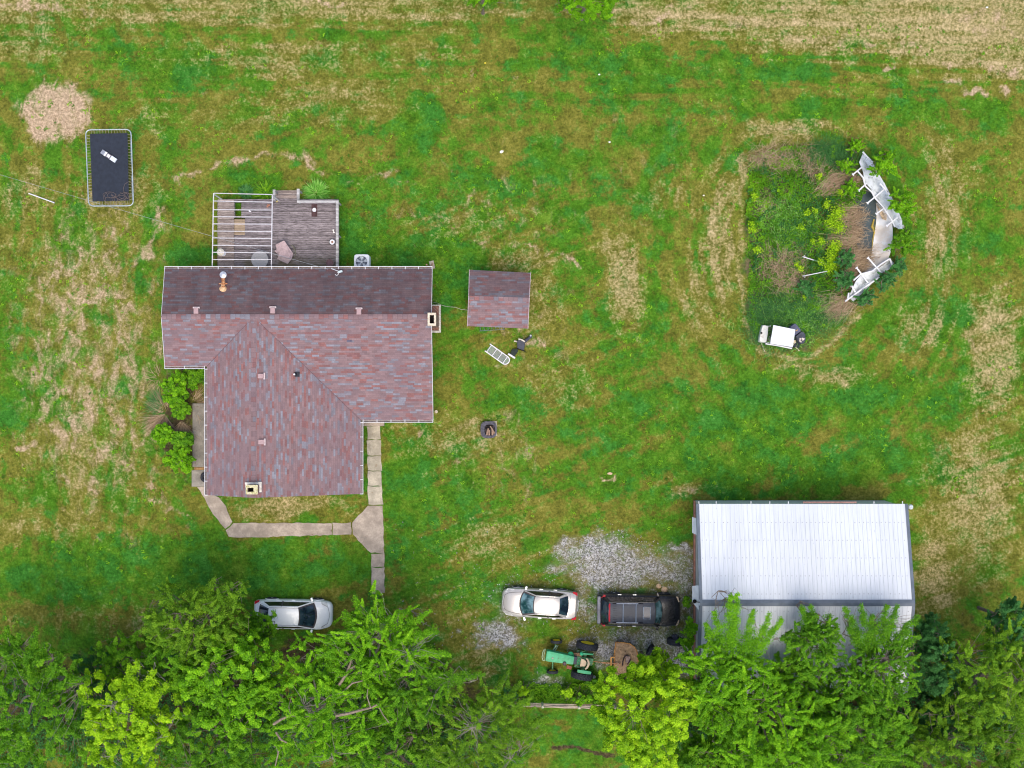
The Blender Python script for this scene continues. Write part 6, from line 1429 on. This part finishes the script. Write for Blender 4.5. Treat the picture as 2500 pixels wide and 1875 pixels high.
tree('thin leaved olive tree with many twigs by the fence', 1160, 1795, 165, 145, 5.0, 2.4, L_['olive'], 9, 170, 170, 1.2, .30, .085, outline=.2, twig=.5, bark=M_gbark, r0=.1, spires=((1300, 1700), (1350, 1755), (1330, 1790), (1230, 1660), (1270, 1668)))
tree('leafy thicket at the bottom centre left', 960, 1850, 160, 100, 4.0, 2.0, L_['mid'], 26, 120, 230, 1.1, .30, .085, twig=.8)
tree('glowing yellow green maple by the mower deck', 1575, 1740, 125, 135, 7.6, 2.8, L_['yellow'], 10, 190, 260, .62, .36, .12, outline=.2, asp=.8)
tree('yellow green branch crown over the mower deck', 1590, 1642, 50, 50, 5.6, 1.5, L_['yellow'], 27, 62, 220, .6, .28, .11, outline=.28, asp=.8, r0=.08)
tree('tall green tree overhanging the barn left end', 1775, 1672, 125, 112, 6.8, 2.6, L_['bright'], 11, 160, 230, 1.6, .22, .10, outline=.35, low=-.1, spires=((1783, 1450), (1801, 1447), (1742, 1490), (1722, 1520), (1842, 1488), (1880, 1500), (1913, 1508), (1660, 1600)))
tree('green tree crown in front of the barn middle', 1880, 1780, 190, 150, 6.4, 2.8, L_['bright'], 12, 250, 230, 1.3, .28, .10, outline=.2)
tree('darker green tree leaning over the barn roof', 1985, 1575, 62, 80, 6.6, 2.0, L_['mid'], 13, 75, 240, 1.1, .22, .095, outline=.3, low=0, spires=((1955, 1480), (1979, 1476), (2030, 1500), (2046, 1545), (1905, 1560)))
tree('sparse twiggy tree over the right half of the barn roof', 2130, 1630, 112, 88, 6.6, 2.2, L_['mid'], 14, 140, 150, 1.3, .16, .10, outline=.45, low=0, twig=.9, spires=((2060, 1482), (2102, 1478), (2166, 1474), (2214, 1522), (2242, 1502), (2068, 1530), (2130, 1500), (2190, 1480), (2245, 1550)))
tree('small green crown over the middle of the lower barn roof', 1935, 1650, 62, 52, 5.6, 1.6, L_['mid'], 33, 60, 240, 1.1, .26, .095, outline=.3)
tree('olive green tree crown below the barn right corner', 2080, 1770, 170, 140, 6.0, 2.6, L_['mid'], 15, 210, 240, 1.2, .30, .095)
tree('narrow dark conifer green tree at the barn right corner', 2270, 1600, 52, 95, 4.4, 3.0, L_['dark'], 16, 90, 320, .8, .30, .085, name='dark_tree', outline=.12, r0=.1)
tree('dark understory tree below the dark narrow tree', 2290, 1730, 80, 90, 3.2, 2.0, L_['dark'], 28, 80, 280, .9, .34, .09, r0=.09)
tree('wide olive green tree at the right edge', 2430, 1660, 130, 150, 6.0, 2.6, L_['olive'], 17, 190, 240, 1.2, .28, .09, outline=.25)
tree('dark bluish tree behind the right edge tree', 2465, 1520, 60, 60, 5.0, 1.6, L_['blue'], 18, 50, 260, .9, .28, .09, r0=.1)
tree('medium green thicket at the lower right corner', 2330, 1830, 190, 120, 4.8, 2.4, L_['olive'], 19, 190, 240, 1.1, .30, .09)
tree('bottom row tree right of the yellow green maple', 1720, 1850, 110, 70, 5.0, 2.2, L_['mid'], 29, 100, 240, 1.1, .30, .095)
tree('low leafy growth under the trees in front of the barn', 1980, 1860, 240, 90, 3.4, 1.8, L_['mid'], 30, 150, 250, 1.1, .34, .095, r0=.08)
tree('bright leafy tree poking in at the top edge right of centre', 1432, -20, 88, 68, 5.5, 2.0, L_['bright'], 31, 95, 260, .9, .30, .10, group='trees at the top edge', r0=.12)
tree('bright twigs of a tree hanging in at the top centre', 1175, -22, 55, 36, 4.5, 1.4, L_['bright'], 32, 40, 220, .8, .26, .10, group='trees at the top edge', r0=.1)
lt = [o_ for o_ in bpy.data.objects if o_.get('label') == 'spreading limb heavy tree at the bottom left of centre'][0]
M_limb = simple('pale_limb', (.26, .20, .15), .85, .3, 7)
for pts, r_ in ((((815, 1748), (850, 1742), (880, 1734), (905, 1728), (925, 1718)), .10), (((828, 1672), (846, 1645), (856, 1618), (858, 1596)), .09), (((852, 1634), (866, 1626)), .05), (((668, 1768), (688, 1755), (710, 1746), (735, 1752)), .09), (((674, 1788), (686, 1806), (702, 1814)), .07), (((905, 1728), (896, 1700), (899, 1672)), .04), (((922, 1720), (935, 1745), (950, 1765)), .04), (((710, 1746), (705, 1725), (712, 1700)), .04), (((690, 1808), (680, 1835), (672, 1870)), .05), (((836, 1690), (860, 1668), (885, 1662)), .06)):
    m = MB(); n_ = len(pts); m.tube([W(x, y, 7.3 + .25 * math.sin(i * 1.7)) for i, (x, y) in enumerate(pts)], [r_ * (1 - .6 * i / n_) for i in range(n_)], 6); m.build('bare_limb', M_limb, lt, True)
# saplings around the pool
G2 = 'saplings and weeds round the pool'
for i, (x, y, r_, mt, zc1, lb) in enumerate(((1400, 340, 150, 'bright', 1.7, 'feathery bright sapling over the top end of the pool wall'), (1590, 700, 125, 'bright', 1.6, 'feathery sapling right of the pool wall middle'), (1585, 1080, 125, 'mid', 1.6, 'dense green sapling right of the pool liner'),
    (1435, 1445, 95, 'blue', 1.0, 'bluish green shrub beside the lower pool wall'), (1030, 1440, 95, 'blue', .9, 'bluish green shrub left of the lower pool wall'), (1555, 1310, 65, 'blue', .8, 'small shrub at the bend of the pool wall'), (1240, 1620, 75, 'blue', .8, 'green shrub below the lower pool wall tip'),
    (1045, 1240, 80, 'blue', .8, 'bluish weed clump above the left pool shrub'), (650, 1520, 62, 'blue', .6, 'small lobed green weed in the lower weed bed'), (1075, 560, 62, 'bright', .7, 'bright green weed clump near the upper pool posts'), (1030, 340, 52, 'bright', .6, 'small bright weed clump in the upper weed bed'), (1140, 150, 60, 'bright', .6, 'small bright weed patch above the pool wall'))):
    q = zp(x, y, zc1); px_, py_ = 1800 + x / 3.95, 320 + y / 3.95
    tree(lb, px_, py_, r_ / 3.95, r_ / 3.95, zc1, zc1 * .65, L_[mt], 50 + i, 46 if r_ > 100 else 26, 190 if r_ > 100 else 150, .62, .15, .085, 'sapling', 'sapling', .3, 0, True, .5, G2, .6, None, .35, .035)
# weed bed in and around the pool
def inpoly(X, Y, poly):
    ins = np.zeros(X.shape, bool); j = len(poly) - 1
    for i in range(len(poly)):
        xi, yi = poly[i]; xj, yj = poly[j]
        ins ^= ((yi > Y) != (yj > Y)) & (X < (xj - xi) * (Y - yi) / (yj - yi + 1e-9) + xi); j = i
    return ins
def scatter_px(n, poly, dens=None, g=rng):
    xs = [p[0] for p in poly]; ys = [p[1] for p in poly]
    X = g.uniform(min(xs), max(xs), n); Y = g.uniform(min(ys), max(ys), n); k = inpoly(X, Y, poly)
    if dens is not None: k &= g.random(n) < dens(X, Y)
    X, Y = X[k], Y[k]; return X + (fbm(X / 13, Y / 13, 90) - .5) * 26, Y + (fbm(X / 13, Y / 13, 91) - .5) * 20
def px2w(X, Y, Z): kk = (1 - Z / H) / S; return np.stack([(X - 1250) * kk, (937.5 - Y) * kk, Z], 1)
bedpoly = [(1826, 400), (1836, 378), (1900, 362), (1990, 350), (2060, 360), (2098, 400), (2110, 440), (2115, 470), (2085, 520), (2082, 600), (2078, 660), (2070, 700), (2090, 735), (2052, 770), (2010, 800), (1960, 838), (1900, 848), (1850, 840), (1832, 800), (1828, 720), (1824, 600), (1824, 480)]
bx = lambda cx, cy, r_: (lambda X, Y: np.exp(-((X - cx) ** 2 + (Y - cy) ** 2) / (2 * r_ * r_)))
def nz(X, Y, s_, sd): return fbm(X / s_, Y / s_, sd)
X, Y = scatter_px(150000, bedpoly, lambda X, Y: np.clip((nz(X, Y, 26, 41) - .36) * 5, .25, 1))
Z = np.clip(nz(X, Y, 18, 43) * .9 - .15, .05, .8) * rng.random(len(X)); o = foliage('weeds', px2w(X, Y, Z), .06 + .05 * rng.random(len(X)), L_['mid'], None, np.clip(nz(X, Y, 30, 44) * 1.3 - .2 + rng.normal(size=len(X)) * .12, 0, 1)); tag(o, 'green weeds filling the old pool ring', None, None, 'stuff')
X, Y = scatter_px(60000, bedpoly, lambda X, Y: np.clip((nz(X, Y, 22, 47) - .52) * 6, 0, 1) * .9 + .5 * bx(2040, 560, 22)(X, Y) + .6 * bx(2035, 620, 20)(X, Y) + .5 * bx(1990, 500, 30)(X, Y))
Z = np.clip(nz(X, Y, 18, 48) * .9, .1, .9) * (.4 + .6 * rng.random(len(X))); o = foliage('dark_weeds', px2w(X, Y, Z), .07 + .05 * rng.random(len(X)), L_['dark'], None, None); tag(o, 'darker green weeds inside the pool ring', None, None, 'stuff')
ylw = [(2045, 520, 14), (2030, 540, 12), (2050, 555, 12), (2040, 600, 12), (2035, 617, 14), (2030, 640, 13), (2025, 655, 10), (1842, 480, 7), (1835, 545, 6), (1836, 560, 8), (2005, 588, 7), (1985, 588, 6), (1957, 555, 7), (1972, 519, 7), (1945, 645, 6), (1955, 655, 6), (1965, 725, 5), (2052, 470, 7), (1900, 465, 3), (1990, 515, 6), (2000, 430, 7), (2005, 640, 8), (1850, 610, 8), (2020, 500, 8)]
Xs, Ys = [], []
for (x, y, r_) in ylw: n = int(r_ * r_ * 2.3); Xs.append(x + rng.normal(size=n) * r_ * .62); Ys.append(y + rng.normal(size=n) * r_ * .62)
X, Y = np.concatenate(Xs), np.concatenate(Ys); Z = .35 + .5 * rng.random(len(X)); o = foliage('yellow_weeds', px2w(X, Y, Z), .07 + .05 * rng.random(len(X)), L_['yellow'], None, None); tag(o, 'yellow green leafy weeds in the pool ring', None, None, 'stuff')
def strawfan(list_, mat, name, lab, w=.016):
    P0s, Ds, Ls = [], [], []
    for (x, y, r_, n, ang, spread, L0) in list_:
        a = R(ang) + rng.normal(size=n) * R(spread); z0 = .08 + .35 * rng.random(n)
        P0s.append(px2w(x + rng.normal(size=n) * r_, y + rng.normal(size=n) * r_ * .8, z0)); Ds.append(np.stack([np.cos(a), np.sin(a), .15 + .3 * rng.random(n)], 1)); Ls.append(L0 * (.5 + .8 * rng.random(n)))
    o = blades(name, np.concatenate(P0s), np.concatenate(Ds), np.concatenate(Ls), np.full(sum(len(p) for p in P0s), w), np.full(sum(len(p) for p in P0s), .35), mat); tag(o, lab, None, None, 'stuff')
strawfan([(2030, 447, 16, 420, 25, 18, 1.3), (2008, 462, 12, 200, 30, 18, 1.1), (2092, 440, 12, 200, 40, 30, .9), (2090, 520, 16, 350, 200, 30, 1.2), (2092, 565, 14, 330, 185, 25, 1.2), (2080, 590, 14, 260, 178, 12, 1.5), (2085, 630, 14, 350, 10, 25, 1.3), (2078, 660, 14, 300, 30, 25, 1.1),
    (2085, 690, 12, 260, 50, 25, .9), (1900, 385, 26, 420, 90, 80, .7), (1850, 392, 18, 260, 90, 80, .6), (1960, 385, 20, 220, 60, 60, .7), (1990, 415, 16, 220, 30, 50, .8), (1935, 640, 20, 200, 60, 70, .7), (1900, 660, 22, 320, 90, 80, .7), (1920, 690, 20, 300, 80, 70, .7),
    (1945, 700, 16, 200, 70, 60, .6), (2060, 738, 18, 520, 215, 25, 1.1), (2040, 750, 14, 260, 220, 25, 1.0), (1870, 500, 14, 90, 90, 90, .5), (1880, 620, 16, 100, 90, 90, .5)], L_['straw'], 'dead_grass', 'matted dead grass and stalks in the pool ring')
strawfan([(2020, 375, 24, 700, 120, 60, .7), (2065, 400, 16, 520, 100, 50, .7), (1900, 790, 40, 900, 100, 80, .6), (1960, 740, 40, 900, 70, 80, .6), (2010, 780, 26, 500, 60, 60, .7), (1870, 760, 22, 500, 90, 90, .6), (1850, 820, 14, 300, 90, 90, .5), (1900, 840, 30, 300, 90, 90, .4), (1940, 600, 40, 300, 90, 90, .5)], L_['dark'], 'long_grass', 'long dark green grass inside the pool ring', .02)
strawfan([(1900, 800, 40, 700, 100, 80, .5), (1960, 790, 40, 600, 70, 80, .5), (2000, 760, 20, 300, 60, 60, .6), (1930, 560, 40, 500, 90, 90, .4), (1900, 520, 30, 400, 90, 90, .4)], L_['grass'], 'light_grass', 'lighter long grass inside the pool ring', .018)
# shrubs west of the house
def zs(x, y): return 360 + x / 5.1875, 880 + y / 5.1875
G3 = 'shrubs beside the house'
for i, (x, y, rx__, ry__, mt, zc1, lb) in enumerate(((370, 350, 175, 250, 'bright', 1.2, 'large glossy green shrub in the corner of the house'), (420, 620, 110, 110, 'mid', .8, 'dark green lower part shrub above the dry fans'), (230, 950, 150, 140, 'bright', .9, 'bright green shrub below the dry grass, left part'),
    (440, 1010, 130, 110, 'mid', .9, 'green shrub at the patio edge below the dry grass'), (420, 1260, 185, 160, 'bright', 1.1, 'lowest bright green shrub by the patio end'), (590, 200, 130, 130, 'mid', .7, 'thin green shrub against the house wall'))):
    px_, py_ = zs(x, y)
    tree(lb, px_, py_, rx__ / 5.19, ry__ / 5.19, zc1, zc1 * .6, L_[mt], 80 + i, 60, 170, .34, .20, .10, 'shrub', 'shrub', .18, .0, True, .7, G3, .3, None, .3, .04)
def fan(name, lab, px_, py_, sectors, n, L0, mat=LEAF['straw']):
    c = W(px_, py_, .5); o = thing(name, lab, 'grass clump', (c.x, c.y, 0), 0, 'dry grass clumps')
    for (a0, a1, f) in sectors:
        tuft(c.x, c.y, 1.0, int(n * f), L0, mat, 'stalks', o, .35, .020, .25, rng, (a0, a1))
    return o
fan('dry_grass_clump', 'dead tan pampas grass fanning out to the lower left of the shrubs', 398, 1010, ((190, 300, 1.0), (60, 180, .2)), 420, 1.5)
fan('dry_grass_clump', 'dead tan pampas grass fanning down between the shrubs', 437, 1028, ((235, 320, 1.0),), 380, 1.25)
fan('dry_grass_clump', 'curled tan stalks reaching over the patio by the eave', 462, 985, ((-70, 70, 1.0),), 170, 1.2)
fan('dry_grass_clump', 'dry stalks behind the glossy shrub near the gutter', 385, 925, ((90, 270, 1.0),), 90, .8)
fan('dry_grass_clump', 'pale green blades left of the glossy shrub', 398, 985, ((120, 220, 1.0),), 200, 1.1, LEAF['blue'])
# undergrowth between the fence and the tractor, weeds near the SUV
for i, (px_, py_, rx__, ry__, mt, lb) in enumerate(((1277, 1687, 13, 10, 'yellow', 'small yellow green weed by the fence left half'), (1384, 1687, 14, 10, 'yellow', 'small yellow green weed below the tractor rear tyre'), (1420, 1705, 22, 14, 'bright', 'low green weed by the middle fence post'), (1475, 1690, 36, 26, 'mid', 'leafy bush between fence and mower deck'),
    (1450, 1668, 16, 14, 'mid', 'low weeds behind the tractor'), (1678, 1560, 18, 28, 'bright', 'bright leafy branch beside the barn wall'), (1684, 1530, 12, 22, 'bright', 'light green weeds between the SUV and the barn'), (1240, 1700, 34, 20, 'blue', 'bluish weeds at the left fence post'), (1676, 1470, 6, 12, 'mid', 'narrow weeds right of the SUV nose'))):
    tree(lb, px_, py_, rx__, ry__, .7 if i not in (5, 6) else 2.0, .45 if i not in (5, 6) else 1.2, L_[mt], 110 + i, 22, 120, .36, .16, .09, 'weed_bush', 'weed', .25, .0, True, .6, 'weedy bushes by the fence and barn', .3, None, .3, .03)
def band(poly, n, mat, h, name, lab, dens=None, sz=.07, tintv=None):
    X, Y = scatter_px(n, poly, dens); Z = h * rng.random(len(X)) ** 1.3 + .02; o = foliage(name, px2w(X, Y, Z), sz * (.6 + .8 * rng.random(len(X))), mat, None, tintv); tag(o, lab, None, None, 'stuff')
band([(1225, 1675), (1300, 1668), (1370, 1672), (1440, 1665), (1500, 1680), (1500, 1722), (1225, 1716)], 26000, L_['mid'], .35, 'fence_weeds', 'low weeds along the fence', lambda X, Y: np.clip((nz(X, Y, 16, 61) - .3) * 4, 0, 1))
under = [(-60, 1660), (150, 1640), (230, 1660), (400, 1600), (520, 1570), (620, 1610), (700, 1660), (820, 1600), (960, 1600), (1060, 1680), (1200, 1740), (1240, 1790), (1260, 1900), (-60, 1900)]
band(under, 160000, L_['dark'], .9, 'undergrowth', 'leafy undergrowth beneath the left trees', lambda X, Y: np.clip((nz(X, Y, 34, 63) - .34) * 6, 0, 1), .10)
under2 = [(1690, 1680), (2210, 1730), (2300, 1640), (2420, 1570), (2560, 1520), (2560, 1900), (1640, 1900)]
band(under2, 130000, L_['dark'], .9, 'undergrowth', 'leafy undergrowth beneath the right trees', lambda X, Y: np.clip((nz(X, Y, 34, 64) - .34) * 6, 0, 1), .10)
# broad leaved lawn weeds: small clumps that dot the lawn
Xs = rng.uniform(0, 2500, 5200); Ys = rng.uniform(60, 1560, 5200); kk = nz(Xs, Ys, 90, 71) > .50
bad = ((Xs > 400) & (Xs < 1062) & (Ys > 640) & (Ys < 1215)) | ((Xs > 520) & (Xs < 830) & (Ys > 460) & (Ys < 660)) | ((Xs > 1690) & (Ys > 1220)) | ((Xs > 480) & (Xs < 945) & (Ys > 1150) & (Ys < 1450)) | ((Xs > 1815) & (Xs < 2220) & (Ys > 340) & (Ys < 860)) | ((Xs > 1205) & (Xs < 1690) & (Ys > 1290)) | ((Xs > 1140) & (Xs < 1300) & (Ys > 650) & (Ys < 810)) | ((Xs > 205) & (Xs < 330) & (Ys > 310) & (Ys < 510))
Xs, Ys = Xs[kk & ~bad], Ys[kk & ~bad]; n = 14
X = np.repeat(Xs, n) + rng.normal(size=len(Xs) * n) * 2.2; Y = np.repeat(Ys, n) + rng.normal(size=len(Xs) * n) * 2.2; Z = .02 + .06 * rng.random(len(X))
o = foliage('lawn_weeds', px2w(X, Y, Z), .05 + .05 * rng.random(len(X)), L_['mid'], None, np.repeat(rng.random(len(Xs)), n), 1.4); tag(o, 'small leafy weeds dotted over the lawn', None, None, 'stuff')
# loose stones of the gravel area
def gdens(X, Y):
    ix = np.clip(np.searchsorted(gx, (X - 1250) / S), 0, len(gx) - 1); iy = np.clip(np.searchsorted(gy, (937.5 - Y) / S), 0, len(gy) - 1)
    return np.clip((gravel[iy, ix] + (nz(X, Y, 9, 81) - .5) * 2.6 - .55) * 1.4, 0, 1)
X, Y = scatter_px(38000, [(960, 1270), (1700, 1270), (1700, 1720), (960, 1720)], gdens)
n = len(X); s_ = .018 + .03 * rng.random(n); P = px2w(X, Y, s_ * .6); yaw = rng.random(n) * PI
V = []
for (sx, sy, sz_) in ((1, 0, 0), (0, 1, 0), (-1, 0, 0), (0, -1, 0), (0, 0, 1)):
    ox = (sx * np.cos(yaw) - sy * .7 * np.sin(yaw)) * s_; oy = (sx * np.sin(yaw) + sy * .7 * np.cos(yaw)) * s_; V.append(P + np.stack([ox, oy, sz_ * s_ * .7], 1))
V = np.stack(V, 1).reshape(-1, 3); b0 = np.arange(n) * 5
F = np.concatenate([np.stack([b0 + 0, b0 + 1, b0 + 4, b0 + 4], 1)[:, [0, 1, 2, 2]], ]) if False else np.concatenate([np.stack([b0 + i, b0 + (i + 1) % 4, b0 + 4], 1) for i in range(4)])
me = bpy.data.meshes.new('gravel_stones'); me.vertices.add(len(V)); me.vertices.foreach_set('co', V.astype(np.float32).ravel()); me.loops.add(len(F) * 3); me.loops.foreach_set('vertex_index', F.astype(np.int32).ravel())
me.polygons.add(len(F)); me.polygons.foreach_set('loop_start', np.arange(0, len(F) * 3, 3, dtype=np.int32))
tg = NT('stone'); a_ = tg.attr('tint').outputs['Fac']; M_stone = tg.done(tg.ramp(a_, [(0, (.14, .135, .135)), (.6, (.34, .33, .345)), (1, (.62, .61, .64))]), .9)
me.materials.append(M_stone); me.update(calc_edges=True); at = me.attributes.new('tint', 'FLOAT', 'POINT'); at.data.foreach_set('value', np.repeat(rng.random(n), 5).astype(np.float32))
o = bpy.data.objects.new('gravel_stones', me); C.objects.link(o); tag(o, 'loose pale gravel on the parking area', None, None, 'stuff')
